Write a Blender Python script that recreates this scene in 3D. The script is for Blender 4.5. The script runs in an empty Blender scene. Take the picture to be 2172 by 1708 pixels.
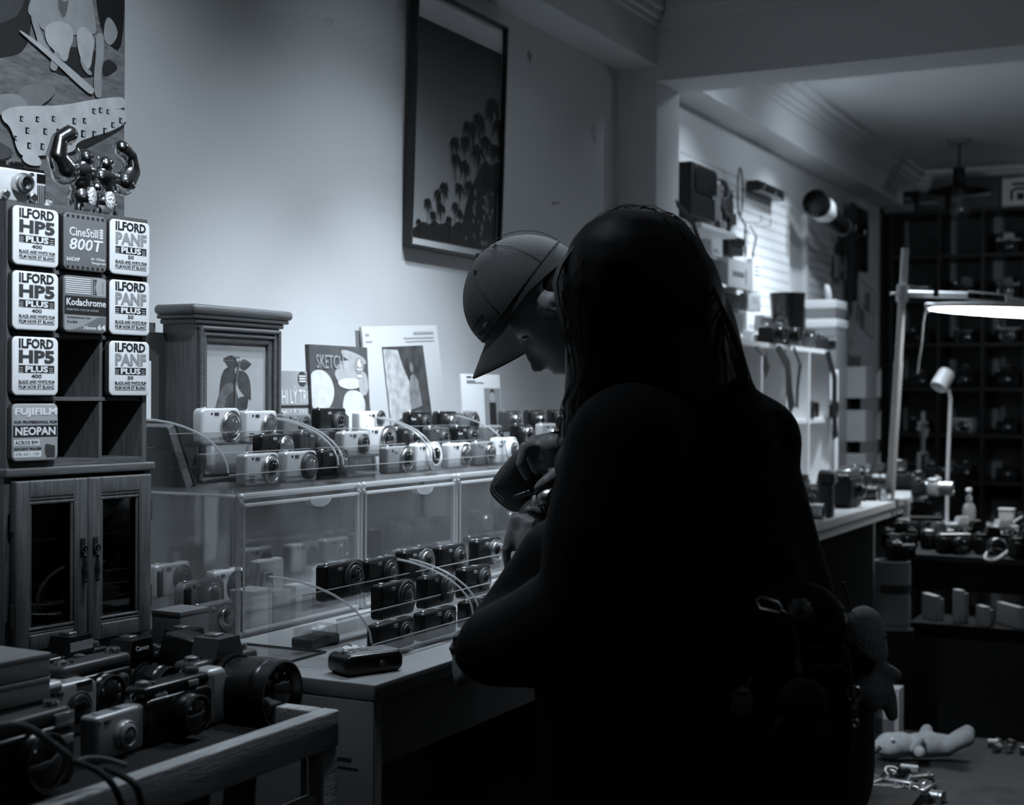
import bpy, bmesh, math, random
from math import sin, cos, pi, radians as rad, sqrt, atan2
from mathutils import Vector, Matrix, Euler
random.seed(7)
S = bpy.context.scene
COL = S.collection
V = Vector

# ------------------------------------------------------------------ camera frame (X runs along the long wall, Y towards it, Z up)
FPX = 3075.0
CAM = V((0, 0, 1.36))
TH = math.atan2(1554, 3075)
FW0 = V((cos(TH), sin(TH), 0)); RT0 = V((sin(TH), -cos(TH), 0)); UP0 = V((0, 0, 1))
PITCH = 15 / FPX; ROLL = 0.0056
FWD = (FW0 * cos(PITCH) - UP0 * sin(PITCH)).normalized()
UPP = (UP0 * cos(PITCH) + FW0 * sin(PITCH)).normalized()
RGT = (RT0 * cos(ROLL) + UPP * sin(ROLL)).normalized()
UPC = (UPP * cos(ROLL) - RT0 * sin(ROLL)).normalized()
def ray(px, py): return FWD + RGT * ((px - 1086) / FPX) + UPC * ((854 - py) / FPX)
def at(px, py, d): return CAM + ray(px, py) * d
def on_z(px, py, z):
    r = ray(px, py); return CAM + r * ((z - CAM.z) / r.z)
def on_y(px, py, y):
    r = ray(px, py); return CAM + r * (y / r.y)
def on_x(px, py, x):
    r = ray(px, py); return CAM + r * (x / r.x)
def xy(px, y): return on_y(px, 850, y).x

cam_d = bpy.data.cameras.new('camera'); cam = bpy.data.objects.new('camera', cam_d); COL.objects.link(cam)
cam_d.sensor_fit = 'HORIZONTAL'; cam_d.sensor_width = 36.0; cam_d.lens = 36.0 * FPX / 2172
cam_d.clip_start = 0.05; cam_d.clip_end = 60
cam_d.dof.use_dof = True; cam_d.dof.focus_distance = 2.62; cam_d.dof.aperture_fstop = 4.5
cam.matrix_world = Matrix(((RGT.x, UPC.x, -FWD.x, CAM.x), (RGT.y, UPC.y, -FWD.y, CAM.y), (RGT.z, UPC.z, -FWD.z, CAM.z), (0, 0, 0, 1)))
S.camera = cam

# ------------------------------------------------------------------ materials
MATS = {}
def mat(name, v, rough=.55, metal=0.0, spec=.5, noise=0.0, nscale=40, bump=0.0, bscale=120, grain=None, coat=0.0, emit=0.0, trans=0.0):
    if name in MATS: return MATS[name]
    m = bpy.data.materials.new(name); m.use_nodes = True
    nt = m.node_tree; b = nt.nodes['Principled BSDF']
    col = (v, v, v, 1) if not isinstance(v, tuple) else (*v, 1)
    b.inputs['Base Color'].default_value = col
    b.inputs['Roughness'].default_value = rough; b.inputs['Metallic'].default_value = metal
    b.inputs['Specular IOR Level'].default_value = spec
    if coat: b.inputs['Coat Weight'].default_value = coat; b.inputs['Coat Roughness'].default_value = .08
    if emit:
        b.inputs['Emission Color'].default_value = (.93, .97, 1, 1); b.inputs['Emission Strength'].default_value = emit
    if trans: b.inputs['Transmission Weight'].default_value = trans
    tc = nt.nodes.new('ShaderNodeTexCoord')
    if noise or grain:
        n = nt.nodes.new('ShaderNodeTexNoise'); n.inputs['Scale'].default_value = nscale; n.inputs['Detail'].default_value = 5
        mp = nt.nodes.new('ShaderNodeMapping')
        nt.links.new(tc.outputs['Object'], mp.inputs['Vector']); nt.links.new(mp.outputs['Vector'], n.inputs['Vector'])
        if grain: mp.inputs['Scale'].default_value = grain
        r = nt.nodes.new('ShaderNodeValToRGB'); a = noise
        lo = [max(0, c * (1 - a)) for c in col[:3]]; hi = [min(1, c * (1 + a)) for c in col[:3]]
        r.color_ramp.elements[0].color = (*lo, 1); r.color_ramp.elements[1].color = (*hi, 1)
        r.color_ramp.elements[0].position = .3; r.color_ramp.elements[1].position = .7
        nt.links.new(n.outputs['Fac'], r.inputs['Fac']); nt.links.new(r.outputs['Color'], b.inputs['Base Color'])
    if bump:
        n2 = nt.nodes.new('ShaderNodeTexNoise'); n2.inputs['Scale'].default_value = bscale; n2.inputs['Detail'].default_value = 4
        bp = nt.nodes.new('ShaderNodeBump'); bp.inputs['Strength'].default_value = bump; bp.inputs['Distance'].default_value = .01
        mp2 = nt.nodes.new('ShaderNodeMapping'); nt.links.new(tc.outputs['Object'], mp2.inputs['Vector'])
        if grain: mp2.inputs['Scale'].default_value = grain
        nt.links.new(mp2.outputs['Vector'], n2.inputs['Vector'])
        nt.links.new(n2.outputs['Fac'], bp.inputs['Height']); nt.links.new(bp.outputs['Normal'], b.inputs['Normal'])
    MATS[name] = m
    return m

def clear_mat(name, tint=.97, gloss=.10, haze=0.0, rough=.04):
    """thin clear acrylic: mostly straight through, mirror-like at grazing angles"""
    m = bpy.data.materials.new(name); m.use_nodes = True; nt = m.node_tree; nt.nodes.clear()
    out = nt.nodes.new('ShaderNodeOutputMaterial'); tr = nt.nodes.new('ShaderNodeBsdfTransparent'); tr.inputs[0].default_value = (tint, tint, tint, 1)
    gl = nt.nodes.new('ShaderNodeBsdfGlossy'); gl.inputs['Roughness'].default_value = rough
    lw = nt.nodes.new('ShaderNodeLayerWeight'); lw.inputs['Blend'].default_value = .35
    ma = nt.nodes.new('ShaderNodeMath'); ma.operation = 'MULTIPLY_ADD'; ma.inputs[1].default_value = .28; ma.inputs[2].default_value = gloss * .25
    mx = nt.nodes.new('ShaderNodeMixShader')
    nt.links.new(lw.outputs['Fresnel'], ma.inputs[0]); nt.links.new(ma.outputs[0], mx.inputs[0])
    src = tr
    if haze:
        df = nt.nodes.new('ShaderNodeBsdfDiffuse'); df.inputs[0].default_value = (.8, .8, .8, 1)
        tl = nt.nodes.new('ShaderNodeBsdfTranslucent'); tl.inputs[0].default_value = (.8, .8, .8, 1)
        ad = nt.nodes.new('ShaderNodeMixShader'); ad.inputs[0].default_value = .5
        nt.links.new(df.outputs[0], ad.inputs[1]); nt.links.new(tl.outputs[0], ad.inputs[2])
        m2 = nt.nodes.new('ShaderNodeMixShader'); m2.inputs[0].default_value = haze
        nt.links.new(tr.outputs[0], m2.inputs[1]); nt.links.new(ad.outputs[0], m2.inputs[2]); src = m2
    nt.links.new(src.outputs[0], mx.inputs[1]); nt.links.new(gl.outputs[0], mx.inputs[2])
    nt.links.new(mx.outputs[0], out.inputs[0])
    return m

M_BLACK = mat('black_plastic', .008, .28)
M_MATTE = mat('black_matte', .008, .6, spec=.35, bump=.15, bscale=400)
M_DARK = mat('dark_grey_plastic', .05, .4)
M_GREY = mat('mid_grey_plastic', .18, .4)
M_SILVER = mat('silver_plastic', .42, .36, .35)
M_PALE = mat('pale_silver_plastic', .62, .38, .15)
M_WHITE = mat('white_plastic', .8, .35)
M_CHROME = mat('chrome', .75, .12, 1.0)
M_STEEL = mat('brushed_steel', .5, .3, 1.0)
M_GLASS = mat('lens_glass', .012, .05, 0, .9, coat=1.0)
M_GLASSG = mat('lens_glass_grey', .10, .08, 0, .8, coat=1.0)
M_FLASH = mat('flash_window', .30, .15, 0, .7, coat=.5)
M_PAPER = mat('white_paper', .78, .7)
M_INK = mat('black_ink', .012, .7)
M_WALL = mat('wall_plaster', .70, .8, noise=.03, nscale=2.5, bump=.05, bscale=160)
M_CEIL = mat('ceiling_paint', .70, .85, noise=.03, nscale=2)
M_UNSEEN = mat('unseen_wall_dark', .12, .9)  # the two unseen walls, darkened to cut bounce light
M_FLOOR = mat('floor_boards', .04, .5, noise=.3, nscale=12, grain=(1, 12, 1))
M_WOOD = mat('grey_brown_wood', .10, .5, noise=.3, nscale=9, grain=(22, 22, 1.6), bump=.12, bscale=14)
M_WOODH = mat('grey_brown_wood_rail', .10, .5, noise=.3, nscale=9, grain=(1.6, 22, 22), bump=.12, bscale=14)
M_WOODL = mat('pale_pine_wood', .42, .55, noise=.35, nscale=8, grain=(2.2, 30, 30), bump=.35, bscale=16)
M_BOXW = mat('unfinished_box_wood', .2, .6, noise=.2, nscale=9, grain=(2, 20, 20))
M_TABLE = mat('light_table_laminate', .26, .4, noise=.06, nscale=6)
M_BENCH = mat('white_bench_laminate', .62, .35)
M_DARKWOOD = mat('black_stained_wood', .009, .55, spec=.25, noise=.3, nscale=9, grain=(2, 20, 20))
M_CLEAR = clear_mat('clear_acrylic', .975, .08)
M_HAZE = clear_mat('scuffed_acrylic', .965, .10, haze=.085, rough=.08)
M_EDGE = clear_mat('acrylic_lit_edge', .92, .5, haze=.5, rough=.12)  # light caught along the acrylic edges, put in as whitish haze
M_PANE = clear_mat('cabinet_glass', .6, .05, rough=.02)
M_BULB = clear_mat('bulb_glass', .92, .2)

# ------------------------------------------------------------------ mesh builder
def rrect(w, h, r, n=4):
    r = min(r, w / 2 - 1e-5, h / 2 - 1e-5); out = []
    for cx, cz, a0 in ((w / 2 - r, h / 2 - r, 0), (-w / 2 + r, h / 2 - r, 90), (-w / 2 + r, -h / 2 + r, 180), (w / 2 - r, -h / 2 + r, 270)):
        for k in range(n + 1):
            a = rad(a0 + 90 * k / n); out.append((cx + r * cos(a), cz + r * sin(a)))
    return out

def frame_to(axis, up=None):
    z = V(axis).normalized(); u = V(up) if up else (V((0, 0, 1)) if abs(z.z) < .9 else V((1, 0, 0)))
    x = u.cross(z).normalized(); y = z.cross(x)
    return Matrix(((x.x, y.x, z.x), (x.y, y.y, z.y), (x.z, y.z, z.z)))

class MB:
    def __init__(s): s.v = []; s.f = []; s.mi = []; s.M = Matrix(); s.cur = 0
    def add(s, vs, fs):
        b = len(s.v); s.v.extend([tuple(s.M @ V(p)) for p in vs])
        for f in fs: s.f.append([b + i for i in f]); s.mi.append(s.cur)
        return s
    def m(s, i): s.cur = i; return s
    def box(s, c, size, rot=None):
        x, y, z = [k / 2 for k in size]; R = rot or Matrix.Identity(3); c = V(c)
        vs = [c + R @ V((a * x, b * y, d * z)) for a in (-1, 1) for b in (-1, 1) for d in (-1, 1)]
        return s.add(vs, [(0, 1, 3, 2), (4, 6, 7, 5), (0, 4, 5, 1), (2, 3, 7, 6), (0, 2, 6, 4), (1, 5, 7, 3)])
    def bx(s, x0, y0, z0, x1, y1, z1): return s.box(((x0 + x1) / 2, (y0 + y1) / 2, (z0 + z1) / 2), (x1 - x0, y1 - y0, z1 - z0))
    def rbox(s, c, size, rc, re, n=4, m=3, rot=None):
        """box with rounded corners seen from the front (-y) and softened front and back edges"""
        w, d, h = size; re = min(re, d / 2 - 1e-5, w / 2 - 1e-5, h / 2 - 1e-5); R = rot or Matrix.Identity(3); c = V(c)
        prof = [(-d / 2 + re * (1 - cos(rad(90 * k / m))), re * (1 - sin(rad(90 * k / m)))) for k in range(m + 1)]
        prof = [(y, i) for y, i in prof] + [(-y, i) for y, i in reversed(prof)]
        vs = []; N = 4 * (n + 1)
        for y, i in prof:
            for x, z in rrect(w - 2 * i, h - 2 * i, max(rc - i, 1e-4), n): vs.append(c + R @ V((x, y, z)))
        fs = [[i + N * k, (i + 1) % N + N * k, (i + 1) % N + N * (k + 1), i + N * (k + 1)] for k in range(len(prof) - 1) for i in range(N)]
        fs.append(list(range(N - 1, -1, -1))); fs.append([N * (len(prof) - 1) + i for i in range(N)])
        return s.add(vs, fs)
    def lathe(s, prof, c=(0, 0, 0), axis=(0, 0, 1), n=24, cap=True):
        R = frame_to(axis); c = V(c); vs = []
        for r, t in prof:
            for k in range(n):
                a = 2 * pi * k / n; vs.append(c + R @ V((r * cos(a), r * sin(a), t)))
        fs = [[i + n * k, (i + 1) % n + n * k, (i + 1) % n + n * (k + 1), i + n * (k + 1)] for k in range(len(prof) - 1) for i in range(n)]
        if cap: fs.append(list(range(n - 1, -1, -1))); fs.append([n * (len(prof) - 1) + i for i in range(n)])
        return s.add(vs, fs)
    def cyl(s, p0, p1, r0, r1=None, n=16):
        p0, p1 = V(p0), V(p1); L = (p1 - p0).length
        return s.lathe([(r0, 0), (r0 if r1 is None else r1, L)], p0, p1 - p0, n)
    def sphere(s, c, r, sc=(1, 1, 1), rot=None, n=16, m=10):
        c = V(c); R = rot or Matrix.Identity(3); vs = []; fs = []
        for j in range(m + 1):
            b = pi * j / m
            for i in range(n):
                a = 2 * pi * i / n; vs.append(c + R @ V((r * sc[0] * sin(b) * cos(a), r * sc[1] * sin(b) * sin(a), -r * sc[2] * cos(b))))
        for j in range(m):
            for i in range(n):
                q = [i + n * j, (i + 1) % n + n * j, (i + 1) % n + n * (j + 1), i + n * (j + 1)]
                fs.append(q)
        return s.add(vs, fs)
    def tube(s, pts, r, n=8, r1=None, closed=False):
        pts = [V(p) for p in pts]; L = len(pts); vs = []; up = None
        for i, p in enumerate(pts):
            t = (pts[min(i + 1, L - 1)] - pts[max(i - 1, 0)])
            if t.length < 1e-9: t = V((0, 0, 1))
            t.normalize()
            if up is None or abs(up.dot(t)) > .98: up = V((0, 0, 1)) if abs(t.z) < .9 else V((1, 0, 0))
            x = up.cross(t).normalized(); y = t.cross(x); up = y
            rr = r if r1 is None else r + (r1 - r) * i / max(1, L - 1)
            if callable(r): rr = r(i / max(1, L - 1))
            for k in range(n):
                a = 2 * pi * k / n; vs.append(p + x * rr * cos(a) + y * rr * sin(a))
        fs = [[i + n * k, (i + 1) % n + n * k, (i + 1) % n + n * (k + 1), i + n * (k + 1)] for k in range(L - 1) for i in range(n)]
        fs.append(list(range(n - 1, -1, -1))); fs.append([n * (L - 1) + i for i in range(n)])
        return s.add(vs, fs)
    def band(s, pts, w, t, side=(0, 0, 1)):
        """flat strap along pts, w wide along side, t thick"""
        pts = [V(p) for p in pts]; L = len(pts); vs = []; side = V(side).normalized()
        for i, p in enumerate(pts):
            d = (pts[min(i + 1, L - 1)] - pts[max(i - 1, 0)]).normalized(); nrm = d.cross(side)
            if nrm.length < 1e-4: nrm = V((1, 0, 0))
            nrm.normalize(); sd = nrm.cross(d).normalized()
            for a, b in ((-1, -1), (1, -1), (1, 1), (-1, 1)): vs.append(p + sd * a * w / 2 + nrm * b * t / 2)
        fs = [[i + 4 * k, (i + 1) % 4 + 4 * k, (i + 1) % 4 + 4 * (k + 1), i + 4 * (k + 1)] for k in range(L - 1) for i in range(4)]
        fs += [[3, 2, 1, 0], [4 * (L - 1) + i for i in range(4)]]
        return s.add(vs, fs)
    def prism(s, poly, y0, y1, mapf=None):
        """outline in x,z pushed from y0 to y1"""
        mapf = mapf or (lambda x, y, z: (x, y, z)); n = len(poly)
        vs = [mapf(x, y0, z) for x, z in poly] + [mapf(x, y1, z) for x, z in poly]
        fs = [list(range(n)), list(range(2 * n - 1, n - 1, -1))] + [[i, i + n, (i + 1) % n + n, (i + 1) % n] for i in range(n)]
        return s.add(vs, fs)
    def torus(s, c, axis, R, r, n=24, m=8, a0=0, a1=360):
        B = frame_to(axis); pts = [V(c) + B @ V((R * cos(rad(a0 + (a1 - a0) * k / n)), R * sin(rad(a0 + (a1 - a0) * k / n)), 0)) for k in range(n + 1)]
        return s.tube(pts, r, m)
    def text(s, txt, box, y, bold=0.0, shear=0.0, mono=False):
        """lettering filling box=(x0,z0,x1,z1) on the plane y, facing -y"""
        cu = bpy.data.curves.new('t', 'FONT'); cu.body = txt; cu.size = 1; cu.offset = bold; cu.shear = shear; cu.resolution_u = 2; cu.fill_mode = 'FRONT'; cu.extrude = .004
        o = bpy.data.objects.new('t', cu); COL.objects.link(o); bpy.context.view_layer.update()
        me = bpy.data.meshes.new_from_object(o.evaluated_get(bpy.context.evaluated_depsgraph_get()))
        bpy.data.objects.remove(o); bpy.data.curves.remove(cu)
        if not me.vertices: return s
        xs = [p.co.x for p in me.vertices]; ys = [p.co.y for p in me.vertices]
        x0, z0, x1, z1 = box; sx = (x1 - x0) / max(1e-6, max(xs) - min(xs)); sz = (z1 - z0) / max(1e-6, max(ys) - min(ys))
        vs = [(x0 + (p.co.x - min(xs)) * sx, y - p.co.z * .05, z0 + (p.co.y - min(ys)) * sz) for p in me.vertices]
        s.add(vs, [list(p.vertices) for p in me.polygons]); bpy.data.meshes.remove(me)
        return s
    def mesh(s, name, mats, angle=38):
        me = bpy.data.meshes.new(name); me.from_pydata(s.v, [], s.f)
        for m_ in (mats if isinstance(mats, (list, tuple)) else [mats]): me.materials.append(m_)
        me.polygons.foreach_set('material_index', s.mi)
        bm = bmesh.new(); bm.from_mesh(me); bmesh.ops.remove_doubles(bm, verts=bm.verts, dist=1e-6); bmesh.ops.recalc_face_normals(bm, faces=bm.faces); bm.to_mesh(me); bm.free()
        me.polygons.foreach_set('use_smooth', [True] * len(me.polygons)); me.set_sharp_from_angle(angle=rad(angle)); me.update()
        return me
    def build(s, name, mats, parent=None, angle=38):
        o = bpy.data.objects.new(name, s.mesh(name, mats, angle)); COL.objects.link(o)
        if parent: o.parent = parent
        return o

def tag(o, label, cat, group=None, kind=None):
    o['label'] = label; o['category'] = cat
    if group: o['group'] = group
    if kind: o['kind'] = kind
    return o
def thing(name, label, cat, loc=(0, 0, 0), rz=0.0, group=None, rot=None):
    o = bpy.data.objects.new(name, None); COL.objects.link(o); o.empty_display_size = .05
    o.location = loc; o.rotation_euler = rot if rot is not None else (0, 0, rz)
    return tag(o, label, cat, group)
def struct(o): o['kind'] = 'structure'; return o

def blob(build, name, mats, voxel=.01, smooth=5, parent=None, keep=None):
    """one continuous skin over overlapping rounded volumes"""
    me = build.mesh(name + '_raw', mats); o = bpy.data.objects.new('raw', me); COL.objects.link(o)
    r = o.modifiers.new('r', 'REMESH'); r.mode = 'VOXEL'; r.voxel_size = voxel; r.use_smooth_shade = True
    sm = o.modifiers.new('s', 'SMOOTH'); sm.factor = .5; sm.iterations = smooth
    bpy.context.view_layer.update()
    out = bpy.data.meshes.new_from_object(o.evaluated_get(bpy.context.evaluated_depsgraph_get()))
    bpy.data.objects.remove(o); bpy.data.meshes.remove(me); out.name = name
    out.materials.clear()
    for m_ in (mats if isinstance(mats, (list, tuple)) else [mats]): out.materials.append(m_)
    out.polygons.foreach_set('use_smooth', [True] * len(out.polygons))
    ob = bpy.data.objects.new(name, out); COL.objects.link(ob)
    if parent: ob.parent = parent
    return ob
def caps(b, pts):
    """chain of (point, radius) as tapered rounded limbs"""
    for (p, r) in pts: b.sphere(p, r, n=14, m=9)
    for (p, r), (q, t) in zip(pts, pts[1:]):
        if (V(q) - V(p)).length > 1e-4: b.cyl(p, q, r, t, n=14)
    return b
# ------------------------------------------------------------------ the room
YW, XB, ZC = 2.0, 9.2, 2.76
def slab(name, *b, m=M_WALL): return struct(MB().bx(*b).build(name, m))
slab('floor', -1.6, -2.3, -.1, XB + .1, YW + .1, 0, m=M_FLOOR)
slab('ceiling', -1.6, -2.3, ZC, XB + .1, YW + .1, ZC + .1, m=M_CEIL)
slab('wall_left', -1.6, YW, 0, XB, YW + .1, ZC)
slab('wall_back', XB, -2.3, 0, XB + .1, YW + .1, ZC)
slab('wall_right', -1.6, -2.3, 0, XB, -2.2, ZC, m=M_UNSEEN)
slab('wall_front', -1.6, -2.2, 0, -1.5, YW, ZC, m=M_UNSEEN)
slab('trim_1', -1.5, 1.85, 2.52, 4.775, YW, ZC)          # soffit above the long wall
slab('trim_2', 5.0, 1.85, 2.52, XB, YW, ZC)
slab('wall_pillar', 4.775, 1.85, 0, 5.0, YW, 2.467)
slab('ceiling_beam', 4.775, -2.2, 2.467, 5.0, YW, ZC)
def cornice(name, x0, y0, x1, y1, nx, ny):
    b = MB()
    for out, z0, z1 in ((.012, 2.655, 2.675), (.03, 2.675, 2.70), (.05, 2.70, 2.735), (.085, 2.735, ZC)):
        b.bx(min(x0, x1 + nx * out, x0 + nx * out), min(y0, y1 + ny * out, y0 + ny * out), z0, max(x1, x1 + nx * out, x0 + nx * out), max(y1, y1 + ny * out, y0 + ny * out), z1)
    return struct(b.build(name, M_CEIL))
cornice('trim_3', -1.5, 1.85, 4.775, 1.85, 0, -1); cornice('trim_4', 5.0, 1.85, XB, 1.85, 0, -1)
cornice('trim_5', 4.775, -2.2, 4.775, 1.85, -1, 0); cornice('trim_6', XB, -2.2, XB, 1.85, -1, 0)
cornice('trim_7', 5.0, -2.2, 5.0, 1.85, 1, 0)
# small scars and a nail on the plaster
for nm, lab, pts, m_ in (('plaster_scar', 'small chipped plaster scar high on the wall beside the palm print', ((1117, 112), (1122, 106), (1128, 118), (1124, 134), (1120, 124)), 'scar_a'),
                         ('plaster_scar', 'faint long smudge on the wall near the pillar', ((1254, 268), (1260, 266), (1266, 290), (1262, 306), (1256, 296)), 'scar_b'),
                         ('plaster_scar', 'faint scuff mark high on the bright wall left of the palm print', ((686, 40), (696, 38), (708, 44), (700, 56), (690, 50)), 'scar_c')):
    b = MB(); P_ = [on_y(x, y, YW) for x, y in pts]; b.prism([(p.x, p.z) for p in P_], YW - .0012, YW - .0002)
    tag(b.build(nm, mat(m_, {'scar_a': .3, 'scar_b': .55, 'scar_c': .58}[m_], .9, noise=.2)), lab, 'wall mark')
p = on_y(1176, 432, YW)
tag(MB().cyl((p.x - .016, YW, p.z - .002), (p.x + .016, YW - .012, p.z + .004), .0022, .0016, 6).build('wall_nail', M_DARK), 'thin dark nail sticking out of the wall right of the palm print', 'nail')

# ------------------------------------------------------------------ light
def spot(name, loc, aim, power, size, blend=.6, soft=.04, c=(.80, .90, 1.0)):
    l = bpy.data.lights.new(name, 'SPOT'); l.energy = power; l.spot_size = rad(size); l.spot_blend = blend; l.shadow_soft_size = soft; l.color = c
    o = bpy.data.objects.new(name, l); COL.objects.link(o); o.location = loc
    o.rotation_euler = (V(aim) - V(loc)).to_track_quat('-Z', 'Y').to_euler(); return o
def point(name, loc, power, soft=.1, c=(.80, .90, 1.0)):
    l = bpy.data.lights.new(name, 'POINT'); l.energy = power; l.shadow_soft_size = soft; l.color = c
    o = bpy.data.objects.new(name, l); COL.objects.link(o); o.location = loc; return o
LC = (.76, .88, 1.0); KL = 70.0
for nm, loc, aim, size, cf in (('shelf_spot_beam', (2.9, 1.4, 2.68), (3.2, 1.4, 1.3), 75, 3.3), ('shelf_spot_side', (2.9, 1.4, 2.68), (2.6, 1.4, 1.3), 75, 1.0), ('shelf_spot_spill', (2.9, 1.4, 2.68), (3.2, 1.85, 1.3), 100, .09), ('shelf_spot_wide', (3.3, 1.25, 2.68), (3.0, 1.45, 1.3), 100, .74), ('print_spot', (1.7, 1.25, 2.68), (2.0, 1.7, 1.3), 100, .63), ('case_fill', (2.65, .25, 2.68), (2.62, 1.78, 1.12), 40, 1.6), ('tin_spot', (1.25, .55, 2.66), (1.72, 1.7, 1.60), 28, 2.2), ('pillar_spill', (3.9, 1.3, 2.68), (3.9, 1.7, 1.3), 110, .04),  # the one aimed at the cases is an added front fill
                               ('peg_spill_far', (6.35, 1.2, 2.6), (6.5, 2.0, 2.1), 130, .10), ('peg_spill_near', (5.3, 1.2, 2.6), (5.4, 2.0, 2.2), 120, .07), ('peg_spot_end', (6.6, 1.55, 2.68), (6.6, 2.0, 1.3), 90, .36), ('peg_spot_near', (5.4, 1.55, 2.68), (5.4, 2.0, 1.3), 95, .24), ('peg_spot_far', (6.8, 1.4, 2.68), (7.0, 1.85, 1.3), 85, .50), ('peg_spot_beam', (6.2, 1.25, 2.68), (6.2, 1.7, 1.3), 85, 2.2)):
    spot(nm, loc, aim, cf * KL, size, 1.0, .03, LC)
point('far_room_fill', (5.9, -1.2, 2.1), 9, .15, LC)  # added off-frame fill that brightens the far ceiling
point('near_room_fill', (1.2, -1.6, 2.3), 2, .2, LC)  # added weak fill for the near room, no fixture of its own
spot('bookcase_fill', (6.7, .1, 2.1), (8.9, .95, 1.5), 26, 85, 1.0, .1, LC)  # added fill that lifts the bookcase cells

W = bpy.data.worlds.new('world'); S.world = W; W.use_nodes = True
W.node_tree.nodes['Background'].inputs[0].default_value = (.5, .65, .9, 1); W.node_tree.nodes['Background'].inputs[1].default_value = .004
S.view_settings.view_transform = 'Standard'; S.view_settings.look = 'None'; S.view_settings.gamma = 1.0; S.view_settings.exposure = 0.0
S.view_settings.use_curve_mapping = False
S.cycles.use_denoising = True; S.cycles.max_bounces = 8; S.cycles.transparent_max_bounces = 24; S.cycles.diffuse_bounces = 3; S.cycles.glossy_bounces = 4
S.cycles.caustics_reflective = False; S.cycles.caustics_refractive = False; S.cycles.sample_clamp_indirect = 4
# ------------------------------------------------------------------ film shelf standing on the small glazed cabinet (rotated a little towards the camera)
CAB = V((1.938, 1.673, 0)); CRZ = -rad(4.9)
BENCH_Z = .922
def cab_pt(u, y, z): return V((CAB.x + u * cos(CRZ) - y * sin(CRZ), CAB.y + u * sin(CRZ) + y * cos(CRZ), z))
cab = thing('display_cabinet', 'small dark wooden cabinet with two glazed doors under the film tins', 'cabinet', (CAB.x, CAB.y, BENCH_Z), CRZ)
HC = 1.243 - BENCH_Z                              # cabinet height
W0, W1, D1 = -.305, 0.0, .22
b = MB(); t = .014
b.bx(W0, 0, 0, W0 + t, D1, HC - t); b.bx(W1 - t, 0, 0, W1, D1, HC - t); b.bx(W0 + t, D1 - .008, 0, W1 - t, D1, HC - t)
b.bx(W0 + t, 0, 0, W1 - t, D1 - .008, .05)
b.build('carcass', M_WOOD, cab)
MB().rbox(((W0 + W1) / 2, D1 / 2 - .004, HC - t / 2), (W1 - W0 + .006, D1 + .012, t), .003, .003).build('top_board', M_WOODH, cab)
MB().bx(W0 + t + .001, .035, .20, W1 - t - .001, D1 - .01, .214).build('inner_shelf', M_WOODH, cab)
def door(x0, x1, z0, z1, hinge):
    f = .027; d = MB()
    d.rbox(((x0 + f / 2), -.008, (z0 + z1) / 2), (f, .016, z1 - z0), .002, .003); d.rbox(((x1 - f / 2), -.008, (z0 + z1) / 2), (f, .016, z1 - z0), .002, .003)
    d.rbox(((x0 + x1) / 2, -.008, z0 + f / 2), (x1 - x0 - 2 * f, .016, f), .002, .003); d.rbox(((x0 + x1) / 2, -.008, z1 - f / 2), (x1 - x0 - 2 * f, .016, f), .002, .003)
    for z, k in ((z0 + f + .002, 1), (z0 + f + .008, 1), (z1 - f - .002, 1), (z1 - f - .008, 1)): d.cyl((x0 + f, -.012, z), (x1 - f, -.012, z), .0028, n=8)
    for x in (x0 + f + .003, x1 - f - .003): d.cyl((x, -.011, z0 + f), (x, -.011, z1 - f), .0026, n=8)
    o = d.build('door', M_WOOD, cab)
    MB().bx(x0 + f, -.006, z0 + f, x1 - f, -.004, z1 - f).build('pane', M_PANE, o)
    hx = x1 - .012 if hinge < 0 else x0 + .012
    h = MB(); h.rbox((hx, -.018, .19), (.009, .004, .03), .004, .001); h.torus((hx, -.022, .186), (0, 1, 0), .006, .0016, 14, 6)
    h.lathe([(.001, 0), (.0035, .004), (.002, .010), (.004, .022), (.0046, .032), (.003, .04), (.0045, .044), (.001, .048)], (hx, -.023, .18), (0, 0, -1), 10)
    h.build('handle', M_MATTE, o)
    for z in (z0 + .06, z1 - .06): MB().cyl((x0 - .002 if hinge < 0 else x1 + .002, -.010, z - .018), (x0 - .002 if hinge < 0 else x1 + .002, -.010, z + .018), .0035, n=8).build('hinge', M_DARK, o)
door(W0 + .010, -.152, .034, HC - t - .006, -1); door(-.150, W1 - .012, .034, HC - t - .006, 1)
# things dimly seen behind the panes
for k, (u, z, w, h) in enumerate(((-.225, .05, .07, .05), (-.165, .05, .05, .075), (-.09, .05, .06, .055), (-.045, .214, .05, .06))):
    q = cab_pt(u, .10, BENCH_Z + z); g = thing('glass_jar', ('squat', 'tall', 'wide', 'upper')[k] + ' dark glass jar dimly seen behind the ' + ('near', 'near', 'far', 'far')[k] + ' cabinet pane' + ('', '', '', ' on its inner shelf')[k], 'jar', q, CRZ)
    MB().lathe([(.001, 0), (w / 2, 0), (w / 2, h * .75), (w * .36, h * .85), (w * .36, h * .9)], n=16).build('jar_body', M_GLASS, g)
    MB().lathe([(w * .38, h * .88), (w * .38, h)], n=16).build('lid', M_STEEL, g)

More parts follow.
